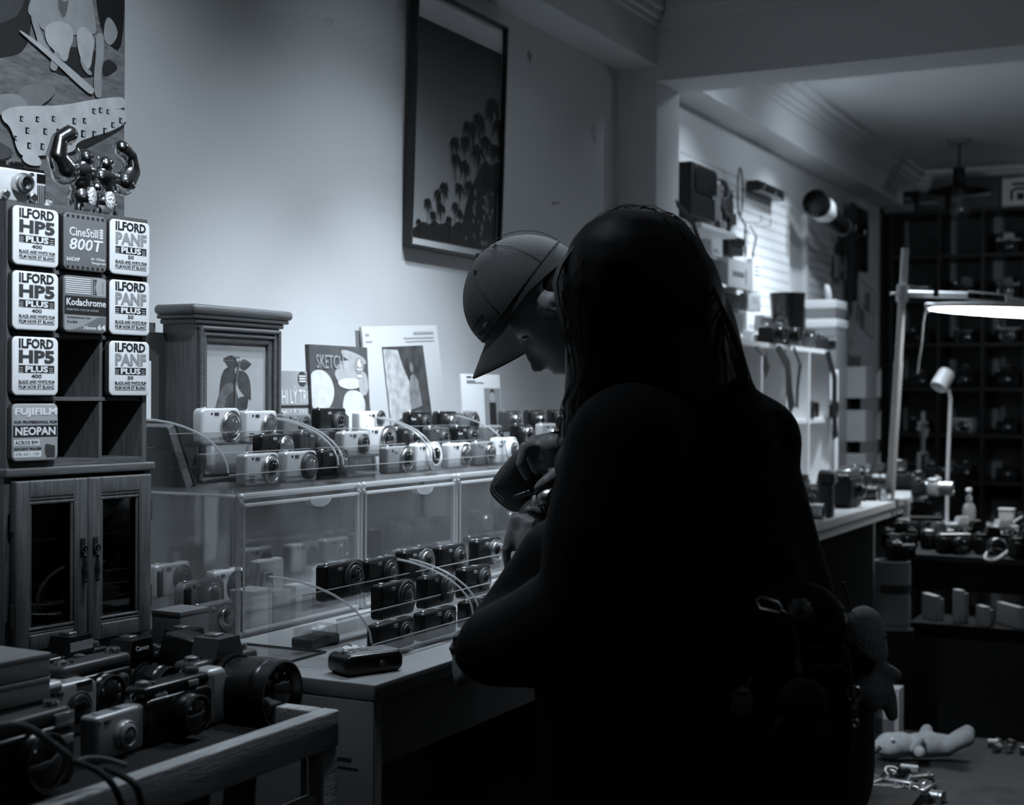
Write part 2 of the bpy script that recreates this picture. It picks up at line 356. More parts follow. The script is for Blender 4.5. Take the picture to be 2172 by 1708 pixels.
sh = thing('film_cubby_shelf', 'dark wooden cubby shelf of twelve squares holding oversized film tins', 'shelf', (CAB.x, CAB.y, 1.2435), CRZ)
HS = 1.656 - 1.2435; X0, X1 = -.302, -.010; b = MB(); tt = .010
b.bx(X0, 0, 0, X0 + tt, .13, HS - tt); b.bx(X1 - tt, 0, 0, X1, .13, HS - tt); b.bx(X0, 0, HS - tt, X1, .13, HS)
b.build('case', M_WOOD, sh); MB().bx(X0 + tt, 0, 0, X1 - tt, .13, .009).build('bottom_board', M_WOODH, sh)
MB().bx(X0 + tt, .122, .009, X1 - tt, .13, HS - tt).build('back_panel', mat('shelf_back', .012, .6), sh)
for u in (-.2065, -.1085): MB().bx(u - .0032, .004, .009, u + .0032, .122, HS - tt).build('divider', M_WOOD, sh)
ZR = [1.5525, 1.452, 1.3505]
for z in ZR: MB().bx(X0 + tt, .003, z - 1.2435 - .0032, X1 - tt, .122, z - 1.2435 + .0032).build('shelf_board', M_WOODH, sh)

M_TW = mat('tin_white', .78, .4); M_TG = mat('tin_grey_blue', .16, .4); M_TL = mat('tin_light_grey', .36, .4); M_TGR = mat('ink_grey', .30, .6); M_TSIDE = mat('tin_dark_side', .035, .4)
M_INKD = mat('ink_dark_grey', .045, .6)
def tin(u0, u1, z0, z1, label, face, draw, cat='film tin'):
    w, h = u1 - u0, z1 - z0; q = cab_pt((u0 + u1) / 2, 0, z0 + .0008)
    g = thing('film_tin', label, cat, q, CRZ, group='oversized film tins in the cubby shelf')
    tb__ = MB(); tb__.rbox((0, -.0055, h / 2), (w, .010, h), .009, .001, 5); tb__.rbox((0, .046, h / 2), (w - .022, .094, h - .006), .007, .002, 5); tb__.build('tin_body', M_TSIDE, g)
    MB().rbox((0, -.010, h / 2), (w - .001, .005, h - .001), .009, .002, 5).build('front_plate', face, g)
    parts = {}
    def P(m_): return parts.setdefault(m_.name, (MB(), m_))[0]
    yf = -.0126
    def T(m_, txt, x0, a, x1, c, bold=.02, shear=0): P(m_).text(txt, ((x0 - .5) * w, a * h, (x1 - .5) * w, c * h), yf - .0004, bold, shear)
    def R(m_, x0, a, x1, c, lift=0.0): P(m_).bx((x0 - .5) * w, yf - .0002 - lift, a * h, (x1 - .5) * w, yf, c * h)
    draw(T, R, P, w, h)
    for b_, m_ in parts.values(): b_.build('lettering', m_, g)
def draw_bw(big, num, tone, x1=.93):
    def d(T, R, P, w, h):
        T(M_INK, 'ILFORD', .13, .80, .88, .965, .03); T(tone, big, .13, .55, .90, .77, .045)
        R(M_INK, .13, .385, .90, .515); T(M_PAPER, 'PLUS', .27, .398, .76, .503, .035)
        for k in range(9):
            for sx in (.15, .80): P(M_PAPER).box(((sx + (k % 3) * .028 - .5) * w, -.0130, (.40 + (k // 3) * .035) * h), (.0012, .0006, .0012))
        T(M_INK, num, .40 if len(num) > 2 else .44, .30, .62 if len(num) > 2 else .58, .365, .015)
        T(M_INK, 'BLACK AND WHITE FILM', .13, .215, .90, .265, .01); R(M_INK, .13, .196, .90, .203)
        T(M_INK, 'FILM NOIR ET BLANC', .13, .125, .90, .18, .01); R(M_INK, .13, .105, .90, .112)
    return d
def draw_night(T, R, P, w, h):
    for k in range(8):
        for z in (.03, .915): R(M_INK, .06 + k * .115, z, .115 + k * .115, z + .05)
    T(M_PAPER, 'CineStill', .12, .60, .78, .755, .008); T(M_PAPER, '800T', .12, .36, .90, .565, .012, .18)
    for k in range(4): R(M_PAPER, .82, .60 + k * .045, .90, .63 + k * .045)
    T(M_PAPER, '36EXP', .05, .16, .36, .225, .012); T(M_PAPER, 'for 135mm', .62, .205, .94, .255, .008); T(M_PAPER, 'Vintage lens', .62, .125, .97, .18, .008)
def draw_slide(T, R, P, w, h):
    for k in range(8): R(M_PAPER, .04, .69 + k * .036, .62, .705 + k * .036)
    R(M_TL, .64, .665, .97, .975); P(M_INKD).prism([(.165 * w, .68 * h), (.26 * w, .68 * h), (.22 * w, .82 * h), (.26 * w, .955 * h), (.165 * w, .955 * h)], -.0130, -.0125)
    P(M_TL).prism([(.19 * w, .70 * h), (.205 * w, .70 * h), (.205 * w, .93 * h), (.19 * w, .93 * h)], -.0134, -.0129)
    T(M_TL, 'KODAK', .875, .70, .93, .93, .02)
    R(M_INK, .02, .315, .98, .64); T(M_PAPER, 'Kodachrome', .06, .475, .97, .60, .012); T(M_TL, 'FILM FOR COLOR SLIDES', .07, .385, .80, .42, .008)
    R(M_TGR, .02, .05, .98, .31); T(M_INK, 'PROFESSIONAL FILM', .07, .25, .60, .28, .008); T(M_INK, 'Kodak', .08, .17, .32, .215, .008)
    P(M_TG).prism([((.15 - .5) * w, .045 * h), (.48 * w, .045 * h), (.48 * w, .30 * h), (.30 * w, .29 * h), (.1 * w, .20 * h), (-.05 * w, .13 * h)], -.0130, -.0125)
    T(M_PAPER, '35mm', .45, .07, .74, .125, .01); T(M_PAPER, '64', .78, .065, .96, .16, .02)
def draw_fuji(T, R, P, w, h):
    T(M_PAPER, 'FUJIFILM', .05, .765, .96, .925, .035); T(M_INK, 'FOR PROFESSIONAL FILM', .04, .655, .96, .705, .012)
    R(M_INK, .02, .42, .97, .62); T(M_PAPER, 'NEOPAN', .06, .45, .93, .595, .03)
    R(M_PAPER, .04, .275, .58, .375); T(M_INK, 'ACROS BW', .06, .295, .56, .36, .012); T(M_INK, 'DAYLIGHT PROCESS', .04, .20, .62, .24, .012)
    R(M_PAPER, .04, .075, .62, .175); T(M_TGR, 'CR-24 | 100', .07, .095, .58, .155, .012)
    P(M_INKD).prism([((.70 - .5) * w, .14 * h), ((.74 - .5) * w, .06 * h), (.42 * w, .06 * h), (.42 * w, .26 * h), (.24 * w, .30 * h), (.2 * w, .26 * h)], -.0130, -.0125)
rowz = [(1.5560, 1.6480), (1.4560, 1.5480), (1.3545, 1.4465), (1.2525, 1.3425)]
for k in range(3): tin(-.300, -.2105, *rowz[k], ('topmost', 'middle', 'lowest')[k] + ' of the white film tins with tall dark letters in the near column', M_TW, draw_bw('HP5', '400', M_INKD))
tin(-.201, -.1110, *rowz[0], 'dark grey film tin with perforated borders and slanted digits', M_TG, draw_night)
tin(-.201, -.1110, *rowz[1], 'striped film tin with black title band below the perforated tin', M_TG, draw_slide)
for k in range(3): tin(-.1045, -.0150, *rowz[k], ('topmost', 'middle', 'lowest, slightly soiled')[k] + ' of the white film tins with pale grey letters in the far column', M_TW, draw_bw('PANF', '50', M_TGR))
tin(-.300, -.2105, *rowz[3], 'grey film tin with black middle band at the bottom of the shelf', M_TL, draw_fuji)

# ------------------------------------------------------------------ large photo print on the wall behind the film shelf
pr = thing('picture_poster', 'large photo poster of a crouching figure holding a rod over patterned cloth', 'poster', (1.95, YW, 1.4))
def wl(x, y): q = on_y(x, y, 1.982); return (q.x - 1.95, q.z - 1.4)
x0 = wl(-170, 400)[0]; xr = wl(265, 330)[0]; zt = wl(265, -150)[1]; zb = wl(265, 470)[1]
MB().bx(x0, -.016, zb, xr, -.002, zt).build('backing_board', M_DARK, pr)
PN = [0]
def pp(m_, pts, name='print_shape', par=pr):
    PN[0] += 1; y = -.0165 - PN[0] * .00025
    for _ in range(0 if name == 'print_ground' else 2): pts = [q for i in range(len(pts)) for q in ((.75 * pts[i - 1][0] + .25 * pts[i][0], .75 * pts[i - 1][1] + .25 * pts[i][1]), (.25 * pts[i - 1][0] + .75 * pts[i][0], .25 * pts[i - 1][1] + .75 * pts[i][1]))]
    b = MB(); b.prism([wl(min(q[0], 264.5), q[1]) for q in pts], y - .0002, y); return b.build(name, m_, par)
PG = {k: mat(f'print_tone_{k}', k / 100, .75, noise=.12, nscale=30) for k in (1, 3, 8, 16, 28, 42, 60, 78)}
pp(mat('print_floor', .24, .7, noise=.35, nscale=10, grain=(3, 20, 14)), [(-170, -150), (264, -150), (265, 470), (-170, 470)], 'print_ground')
pp(PG[3], [(-170, -150), (120, -150), (70, 20), (60, 110), (0, 125), (-170, 140)]); pp(PG[8], [(-170, -150), (60, -150), (58, 20), (0, 55), (-170, 90)])
pp(PG[1], [(195, -150), (264, -150), (264, 115), (228, 95), (205, 30)])
pp(PG[3], [(110, 100), (215, 100), (210, 160), (180, 165), (125, 160), (105, 140)])
pp(PG[42], [(222, 45), (232, 33), (250, 62), (248, 82), (232, 100), (219, 82)]); pp(PG[3], [(215, 140), (228, 122), (250, 140), (246, 150), (220, 165)])
pp(PG[42], [(60, 10), (80, -40), (120, -150), (160, -150), (190, -30), (205, 60), (200, 75), (160, 75), (92, 70), (76, 40), (58, 30)])
pp(PG[28], [(115, -40), (150, -40), (140, 40), (125, 38)]); pp(PG[16], [(122, 10), (128, -30), (148, -30), (140, 36), (130, 34)]); pp(PG[42], [(118, -150), (158, -150), (150, -5), (137, 6), (122, -5)])
pp(PG[60], [(92, 70), (98, 52), (118, 44), (140, 48), (154, 62), (154, 85), (146, 105), (142, 130), (130, 130), (112, 105), (100, 95)])
pp(PG[60], [(160, 66), (176, 52), (200, 80), (196, 110), (190, 150), (176, 140), (163, 105)])
pp(PG[42], [(112, 108), (126, 112), (124, 130), (118, 152), (106, 148), (104, 138)]); pp(PG[42], [(166, 118), (178, 140), (196, 156), (188, 162), (172, 145)])
pp(PG[42], [(60, 30), (76, 38), (90, 85), (106, 105), (98, 112), (80, 105), (76, 80)]); pp(PG[42], [(200, 72), (217, 68), (219, 110), (212, 160), (214, 190), (212, 210), (198, 205), (196, 165), (202, 110)])
pp(PG[60], [(36, 66), (42, 64), (104, 108), (194, 185), (198, 192), (192, 203), (170, 186), (98, 118)])
pp(PG[28], [(40, 180), (110, 175), (118, 200), (70, 235), (20, 240)]); pp(PG[42], [(-20, 205), (28, 196), (60, 220), (46, 236), (-10, 250)])
pp(PG[8], [(-170, 270), (10, 300), (34, 340), (-170, 360)])
pp(PG[3], [(100, 335), (150, 325), (200, 300), (264, 265), (264, 255), (150, 290)])
pp(PG[78], [(0, 235), (30, 225), (105, 225), (140, 222), (190, 212), (250, 205), (263, 212), (263, 230), (232, 232), (264, 232), (264, 262), (230, 280), (200, 288), (158, 302), (156, 322), (120, 328), (60, 332), (35, 330), (20, 270), (0, 255)], 'print_cloth')
cl = MB()
for x, y, w_ in [(38, 246, 7), (72, 247, 7), (106, 246, 7), (50, 270, 8), (88, 272, 8), (116, 273, 8), (26, 288, 6), (54, 302, 8), (82, 304, 8), (110, 306, 8), (142, 295, 7), (138, 265, 6), (150, 250, 8), (168, 276, 9), (192, 278, 8), (215, 271, 8), (172, 250, 7), (192, 230, 7), (206, 228, 7), (222, 232, 6), (232, 259, 7), (249, 250, 7)]:
    a = wl(x, y); c = wl(x + w_, y + w_ * 1.9); yy = -.0165 - (PN[0] + 2) * .00025
    for q in ((a[0], c[1], a[0] + (c[0] - a[0]) * .45, a[1]), (a[0], a[1] - .002, c[0], a[1]), (a[0], c[1], c[0], c[1] + .002), (c[0] - .001, c[1] + .004, c[0], a[1] - .004)): cl.bx(q[0], yy, q[1], q[2], yy + .0002, q[3])
cl.build('print_pattern', PG[3], pr)
pp(PG[78], [(42, 330), (75, 325), (88, 352), (60, 352), (45, 342)])

# ------------------------------------------------------------------ on top of the film shelf
def top_pt(px, y): # point on the shelf top, y behind its front edge
    t_ = (px - 1086) / FPX; u = (t_ * 2.49 + .619) / (.525 - .851 * t_); return cab_pt(u, y, 1.6565)
q = cab_pt(-.243, .055, 1.6565)
c = thing('film_camera', 'boxy silver and black film camera standing above the film tins', 'camera', q, CRZ - .06)
MB().rbox((0, 0, .031), (.096, .034, .052), .005, .004).build('body', M_PALE, c); MB().rbox((0, 0, .0025), (.098, .036, .005), .002, .002).build('base_plate', M_BLACK, c); MB().rbox((0, 0, .059), (.094, .030, .006), .002, .002).build('top_plate', M_BLACK, c)
MB().lathe([(.0165, 0), (.0165, .012), (.0135, .013), (.0135, .020), (.010, .021), (.009, .014)], (-.002, -.017, .034), (0, -1, 0), 28).build('lens_barrel', M_STEEL, c)
MB().sphere((-.002, -.030, .034), .009, (1, .35, 1)).build('lens_glass', M_GLASS, c)
for x, z, r in ((-.030, .014, .007), (.020, .014, .0075), (.017, .050, .0035)): MB().lathe([(r, 0), (r, .006), (r * .7, .008)], (x, -.017, z), (0, -1, 0), 16).build('dial', M_STEEL, c)
MB().bx(.030, -.0182, .040, .046, -.0168, .054).build('flash_window', M_BLACK, c)
g = MB()
for k in range(5): g.bx(.031 + k * .0032, -.0182, .008, .0325 + k * .0032, -.0168, .036)
g.build('grille', M_BLACK, c);
for x in (-.03, .004): MB().rbox((x, 0, .066), (.022, .014, .009), .003, .002).build('top_knob', M_BLACK, c)

M_FIG = mat('polished_metal_figure', .55, .16, 1.0)
def strong_figure(px, y, s, mir, label):
    q = top_pt(px, y); f = thing('chrome_figurine', label, 'figurine', q, CRZ + .12 * mir); b = MB(); m = mir
    b.sphere((0, 0, .022), .026, (1, .85, .9)); b.sphere((0, 0, .045), .024, (1.1, .8, .9)); b.sphere((0, -.002, .062), .026, (1.35, .8, .75)); b.sphere((.0, -.006, .085), .0150, (1, 1, 1.05))
    caps(b, [((-.012, -.004, .018), .010), ((-.016, -.006, .0), .009)]); caps(b, [((.012, -.004, .018), .010), ((.016, -.006, .0), .009)])
    caps(b, [((-m * .018, 0, .064), .015), ((-m * .042, 0, .060), .0225), ((-m * .058, 0, .080), .0165), ((-m * .054, -.002, .106), .013), ((-m * .034, -.004, .118), .0145)])
    caps(b, [((m * .018, 0, .064), .011), ((m * .030, -.004, .048), .011), ((m * .018, -.016, .040), .009)])
    for sx in (-1, 1): b.sphere((sx * .010, -.015, .060), .0095, (1.1, .7, .8))
    b.v = [(x * s, yy * s, z * s + .004) for x, yy, z in b.v]
    o = blob(b, 'body', M_FIG, .0022 * s, 3, f)
    e = MB()
    for sx in (-1, 1): e.torus((sx * .0055 * s, -.0165 * s, .088 * s + .004), (0, 1, 0), .0045 * s, .0009, 14, 6)
    e.build('spectacles', M_CHROME, f)
    for sx in (-1, 1): MB().lathe([(.004 * s, 0), (.003 * s, .006 * s), (.0008, .011 * s)], (sx * .008 * s, -.002, .094 * s), (sx * .3, 0, 1), 10).build('ear', M_FIG, f)
    w_ = MB(); w_.sphere((.001, -.021 * s, .028 * s), .012 * s, (.8, .35, 1.3)); w_.build('belly_patch', mat('crinkled_foil', .7, .35, .6, bump=.6, bscale=220), f)
strong_figure(214, .045, 1.04, 1, 'polished metal strongman figurine with near arm raised and curled inward')
strong_figure(262, .050, 1.0, -1, 'polished metal strongman figurine flexing its arm beside the shelf end')
q = cab_pt(-.185, .075, 1.6565); w_ = thing('wrapped_sweet', 'small crumpled foil wrapped sweet behind the boxy silver camera', 'sweet', q)
b = MB(); b.sphere((0, 0, .012), .012, (1.5, 1, 1)); b.build('wrapper', mat('foil', .7, .3, .7, bump=.6, bscale=200), w_); MB().lathe([(.002, 0), (.010, .014)], (.016, 0, .012), (1, 0, .3), 10).build('twist', MATS['foil'], w_)
# ------------------------------------------------------------------ white display table
TZ = .92; TX0, TY0 = 1.865, 1.172
tb = thing('display_table', 'long pale laminate table holding the clear camera cases', 'table', (TX0, TY0, 0))
MB().rbox((1.1, .41, TZ - .0125), (2.2, .82, .025), .002, .002).build('table_top', M_TABLE, tb)
e = MB(); e.rbox((.0125, .41, (TZ - .026) / 2), (.025, .815, TZ - .026), .002, .002, rot=None); e.build('end_panel', M_TABLE, tb)
MB().bx(2.16, .01, 0, 2.185, .815, TZ - .026).build('end_panel', M_TABLE, tb)
MB().bx(.026, .02, TZ - .135, 2.159, .04, TZ - .026).build('apron', M_TABLE, tb)
MB().bx(.026, .79, .05, 2.159, .815, TZ - .14).build('back_panel', M_DARK, tb)
MB().bx(.026, .05, .30, 2.159, .785, .32).build('lower_shelf', M_DARK, tb)
def sheet(x0, z0, x1, z1): 
    return MB().bx(-.0012, x0, z0, -.0002, x1, z1)
st = MB()
for a, b_, c_, d_ in ((.03, .795, .13, .8), (.042, .807, .085, .814), (.1, .787, .125, .80)): st.bx(-.0008, a, b_ - .01, 0, c_, d_ - .01)
st.build('scuff_mark', M_DARK, tb)

# ------------------------------------------------------------------ clear drop-front boxes
CY0, CY1, CZ0, CZ1 = 1.606, 1.935, TZ + .0006, 1.180
CX = [2.095, 2.500, 2.900, 3.300, 3.700, 4.055]
where = ('beside the small cabinet', 'in the middle of the row', 'behind the reaching hands', 'next along behind the capped person', 'at the far end of the table')
for k in range(5):
    x0, x1 = CX[k] + .003, CX[k + 1] - .003; w, h, d = x1 - x0, CZ1 - CZ0, CY1 - CY0
    g = thing('acrylic_case', 'clear acrylic drop-front case full of cameras, ' + where[k], 'display case', (x0, CY0, CZ0), group='clear acrylic cases'); t = .004
    b = MB(); b.bx(0, .006, 0, t, d, h); b.bx(w - t, .006, 0, w, d, h); b.bx(t, d - t, 0, w - t, d, h); b.bx(t, .006, 0, w - t, d - t, t); b.bx(t, .006, h - t, w - t, d - t, h)
    b.build('shell', M_HAZE, g)
    b = MB()
    for x in (.004, w - .004): b.cyl((x, .006, .004), (x, .006, h - .004), .0052, n=8)
    for z in (.004, h - .005): b.cyl((.004, .006, z), (w - .004, .006, z), .0055, n=8)
    for x in (.003, w - .003):
        b.cyl((x, .01, h - .004), (x, d - .004, h - .004), .0032, n=6); b.cyl((x, d - .004, .004), (x, d - .004, h - .004), .003, n=6)
    b.cyl((.004, d - .004, h - .004), (w - .004, d - .004, h - .004), .0035, n=6)
    b.build('edge_frame', M_EDGE, g)
    dr = MB().bx(.012, -.002, .010, w - .012, .0005, h - .022).build('drop_front', M_HAZE, g)
    b = MB(); b.cyl((.012, -.001, h - .021), (w - .012, -.001, h - .021), .0034, n=8); b.cyl((.012, -.001, .010), (w - .012, -.001, .010), .0034, n=8)
    for x in (.012, w - .012): b.cyl((x, -.001, .010), (x, -.001, h - .021), .0026, n=6)
    b.build('front_rim', M_EDGE, dr)
    b = MB(); b.prism([(w * .62 + .034 * cos(rad(a)), h - .021 + .017 * sin(rad(a))) for a in range(180, 361, 15)], -.008, -.004); b.build('pull_tab', M_EDGE, dr)
    for x in (.006, w - .006):
        b = MB(); b.sphere((x, .002, h - .006), .0075); b.sphere((x, .002, h - .017), .006); b.build('hinge_boss', M_EDGE, g)

# ------------------------------------------------------------------ stepped risers with curved side panels
RS, RT = .036, .068                                  # rise, tread
def riser(x0, x1, y0, z0, label):
    w = x1 - x0; g = thing('acrylic_riser', label, 'display stand', (x0, y0, z0), group='curved acrylic risers'); t = .003; b = MB()
    for k in range(3):
        y = k * RT; z = .004 + k * RS
        b.bx(t, y, z, w - t, y + RT - .002, z + .003); 
    b.build('step', M_CLEAR, g)
    b = MB()
    for k in range(3): b.bx(t, k * RT - .001, .004 + k * RS + .003, w - t, k * RT + .0015, .004 + k * RS + .028)
    b.build('front_lip', M_CLEAR, g)
    b = MB()
    for k in range(3): b.bx(t, k * RT - .0014, .004 + k * RS + .0275, w - t, k * RT + .0018, .004 + k * RS + .029)
    b.build('lip_edge', M_EDGE, g)
    prof = [(0, 0), (0, .036)] + [(3 * RT - 3 * RT * cos(rad(a)), .036 + (.095) * sin(rad(a))) for a in range(10, 91, 10)] + [(3 * RT, 0)]
    for x in (0, w - t):
        s_ = MB(); s_.prism(prof, 0, t, lambda px, py, pz: (x + py, px, pz)); o = s_.build('side_panel', M_CLEAR, g)
        MB().tube([(x + t / 2, p_[0] + .0002, p_[1]) for p_ in prof[1:-1]], .0021, 6).build('polished_edge', M_EDGE, o)
    return g
UY, UZ = 1.638, CZ1 + .0008
UX = [(2.105, 2.465), (2.48, 2.84), (2.855, 3.215)]
uname = ('the riser below the plant picture', 'the riser under the art magazines', 'the riser beside the bent head')
for (a, c), n in zip(UX, uname): riser(a, c, UY, UZ, 'clear curved camera riser on top of the cases, ' + n.replace('the riser ', ''))
LY, LZ = 1.262, TZ + .0008
LX = [(1.995, 2.345), (2.365, 2.715)]
riser(*LX[0], LY, LZ, 'clear curved riser of black cameras on the bare table top'); riser(*LX[1], LY, LZ, 'clear curved riser on the table hidden mostly by the long haired person')

# ------------------------------------------------------------------ compact cameras
BODY = {'silver': M_SILVER, 'pale': M_PALE, 'white': M_WHITE, 'black': M_BLACK, 'dark': M_DARK, 'grey': M_GREY}
def compact(loc, label, body='silver', w=.088, h=.056, d=.024, rz=0.0, lens=.73, lr=.40, ring='chrome', glass='dark', tilt=0.0, word=None, flash=True, rc=.007, group=None, bars=False, grip=False, lz=.52, zoom=.006, name='compact_camera', rx=0.0, ry=0.0):
    g = thing(name, label, 'camera', loc, group=group, rot=Euler((rx - tilt, ry, rz)))
    bm_ = BODY[body]; light = body in ('silver', 'pale', 'white')
    MB().rbox((0, 0, h / 2), (w, d, h), rc, .006, 5, 4).build('body', bm_, g)
    r = lr * h; lx = (lens - .5) * w; yf = -d / 2; z = lz * h
    rm = {'chrome': M_STEEL, 'dark': M_DARK, 'body': bm_, 'white': M_WHITE}[ring]
    MB().lathe([(r, 0), (r, zoom * .6), (r * .93, zoom * .8), (r * .86, zoom * .5), (r * .80, zoom), (r * .62, zoom * 1.2), (r * .56, zoom)], (lx, yf, z), (0, -1, 0), 28).build('lens_ring', rm, g)
    gl = MB().lathe([(r * .57, 0), (r * .5, .0012), (r * .3, .0022), (.0002, .0026)], (lx, yf - zoom, z), (0, -1, 0), 22).build('lens_glass', M_GLASS if glass == 'dark' else M_GLASSG, g)
    if flash:
        MB().rbox((lx - r - .013 if lens > .5 else lx + r + .013, yf + .0003, h * .84), (.013, .0025, .006), .0012, .0005).build('flash_window', M_FLASH if not light else M_DARK, g)
        MB().rbox((lx - r - .028 if lens > .5 else lx + r + .028, yf + .0003, h * .85), (.005, .0022, .004), .001, .0005).build('viewfinder', M_GLASS, g)
    MB().lathe([(.0058, 0), (.0058, .0015), (.005, .0024)], (-w * .34, 0, h - .0003), (0, 0, 1), 16).build('shutter_button', M_STEEL if not light else M_SILVER, g)
    MB().rbox((w * .05, 0, h), (.014, d * .5, .0018), .002, .0006).build('power_switch', M_DARK if light else M_GREY, g)
    if word: MB().text(word, (-w * .44, h * .66, -w * .44 + .021, h * .66 + .0062), yf - .0003, .015).build('lettering', M_INK if light else M_PAPER, g)
    if bars:
        q = MB()
        for k in range(3): q.rbox((-w * .3, yf, h * (.30 - .09 * k)), (.016, .0012, .0022), .0008, .0004)
        q.build('grille', M_DARK if light else M_GREY, g)
    if grip: MB().rbox((-w * .42, yf - .002, h * .45), (w * .13, .008, h * .8), .004, .003).build('grip', M_DARK if light else M_MATTE, g)
    return g
ORD = ('first', 'second', 'third', 'fourth', 'fifth', 'sixth', 'seventh')
def row(specs, y, z, place, h0=.056):
    for k, sp in enumerate(specs):
        px, desc, kw = sp; kw = dict(kw); x = xy(px, y)
        hh = kw.pop('h', h0 + .003); kw['w'] = kw.get('w', .088) * 1.22; kw['lr'] = kw.get('lr', .4) * 1.06
        compact((x, y, z), f'{desc}, {ORD[k]} on {place}', h=hh, **kw)
def steprow(i, riserY, riserZ, specs, place):
    row(specs, riserY + i * RT + .026, riserZ + .0072 + i * RS, place)
r0 = 'below the plant picture'; r1 = 'below the magazines'; r2 = 'by the capped head'
steprow(0, UY, UZ, [(547, 'silver camera with open black lens', dict(ring='chrome', bars=True, lr=.43, h=.060)), (630, 'silver camera with shiny round lens cover', dict(ring='dark', glass='grey', lr=.44, h=.060)), (702, 'black camera with grey lens disc', dict(body='black', glass='grey', ring='dark', lr=.42, w=.082))], 'the lower step ' + r0)
steprow(1, UY, UZ, [(580, 'black compact camera with chrome ringed lens', dict(body='black', bars=True, ring='chrome', glass='grey', h=.056, w=.092)), (660, 'dark compact camera with bright lens dome', dict(body='dark', glass='grey', ring='dark', w=.086))], 'the middle step ' + r0)
steprow(2, UY, UZ, [(460, 'large pale camera with tall lens panel', dict(body='pale', w=.100, h=.072, lr=.40, glass='grey', rc=.012)), (545, 'pale silver camera with raised round lens', dict(body='pale', bars=True, h=.066, lr=.37, glass='grey')), (622, 'dark grey compact camera with black lens', dict(body='grey', ring='dark', lr=.36, w=.085)), (697, 'black camera with notched top', dict(body='black', ring='dark', lr=.34, w=.088, h=.070, word=None))], 'the upper step ' + r0)
steprow(0, UY, UZ, [(840, 'grey compact camera with domed dark lens', dict(body='grey', ring='chrome', lr=.46)), (900, 'pale compact camera with white lens rim', dict(body='pale', ring='white', lr=.50, h=.062))], 'the lower step ' + r1)
steprow(1, UY, UZ, [(748, 'plain silver compact camera with dark lens', dict(ring='dark', lr=.36, h=.056)), (800, 'silver camera with big bright lens ring', dict(body='pale', lr=.50, h=.064)), (858, 'black camera with wide dark lens', dict(body='black', ring='dark', lr=.42))], 'the middle step ' + r1)
steprow(2, UY, UZ, [(780, 'two tone white and black camera', dict(body='white', w=.084, h=.062, flash=True, ring='dark', lr=.26, lens=.85, lz=.75)), (885, 'black camera with white maker plate', dict(body='black', word='Canon', ring='dark', lr=.34)), (943, 'black camera with bright silver lens', dict(body='black', ring='chrome', glass='grey', lr=.36, w=.074)), (990, 'narrow grey camera with black lens panel', dict(body='grey', ring='dark', lr=.38, w=.070))], 'the upper step ' + r1)
steprow(0, UY, UZ, [(968, 'frosted pale camera with clear lens', dict(body='pale', glass='grey', lr=.42)), (1022, 'grey camera with tall bright lens', dict(body='grey', glass='grey', lr=.42, w=.075)), (1068, 'white compact camera with grey oval lens', dict(body='white', word='Canon', ring='body', glass='grey', lr=.46, h=.066))], 'the lower step ' + r2)
steprow(1, UY, UZ, [(925, 'dark camera with black lens', dict(body='dark', ring='dark', lr=.36, w=.08)), (983, 'black compact camera with maker plate', dict(body='black', word='Canon', ring='dark', lr=.40)), (1040, 'grey camera with dark oval lens', dict(body='grey', ring='dark', lr=.38, w=.078)), (1105, 'black camera with chrome lens', dict(body='black', lr=.42, w=.078)), (1158, 'silver compact camera with small lens', dict(body='silver', lr=.30, w=.078))], 'the middle step ' + r2)
steprow(2, UY, UZ, [(1080, 'dark camera with domed bright lens', dict(body='dark', lr=.36, glass='grey', w=.08)), (1133, 'black camera with wide viewfinder', dict(body='black', lr=.3, w=.08)), (1180, 'black rangefinder style camera', dict(body='black', lr=.36, w=.075))], 'the upper step ' + r2)
lr_ = 'the table riser'
steprow(2, LY, LZ, [(722, 'black compact camera with dark oval lens', dict(body='black', ring='dark', lr=.44, w=.098, h=.064)), (803, 'black compact camera with glinting lens', dict(body='black', ring='dark', glass='grey', lr=.38, w=.088)), (880, 'tall black camera with bright lens rim', dict(body='black', lr=.44, h=.064, w=.09)), (953, 'black camera with stepped top', dict(body='black', ring='dark', lr=.38, w=.085)), (1030, 'black camera half hidden by the hand', dict(body='black', lr=.4))], 'the upper step of ' + lr_)
steprow(1, LY, LZ, [(835, 'black camera with large chrome ringed lens', dict(body='black', ring='dark', glass='grey', lr=.46, w=.095, h=.062)), (925, 'black camera with domed lens', dict(body='black', ring='dark', glass='grey', lr=.42, w=.09)), (1005, 'plain black camera', dict(body='black', ring='dark', lr=.38, w=.09))], 'the middle step of ' + lr_)
steprow(0, LY, LZ, [(832, 'low black camera with glossy top edge', dict(body='black', ring='dark', lr=.36, w=.10, h=.050)), (925, 'low black camera with silver badge', dict(body='black', ring='dark', lr=.36, w=.10, h=.050)), (1015, 'low black camera with faint lens', dict(body='black', ring='dark', lr=.36, w=.10, h=.050))], 'the lower step of ' + lr_)

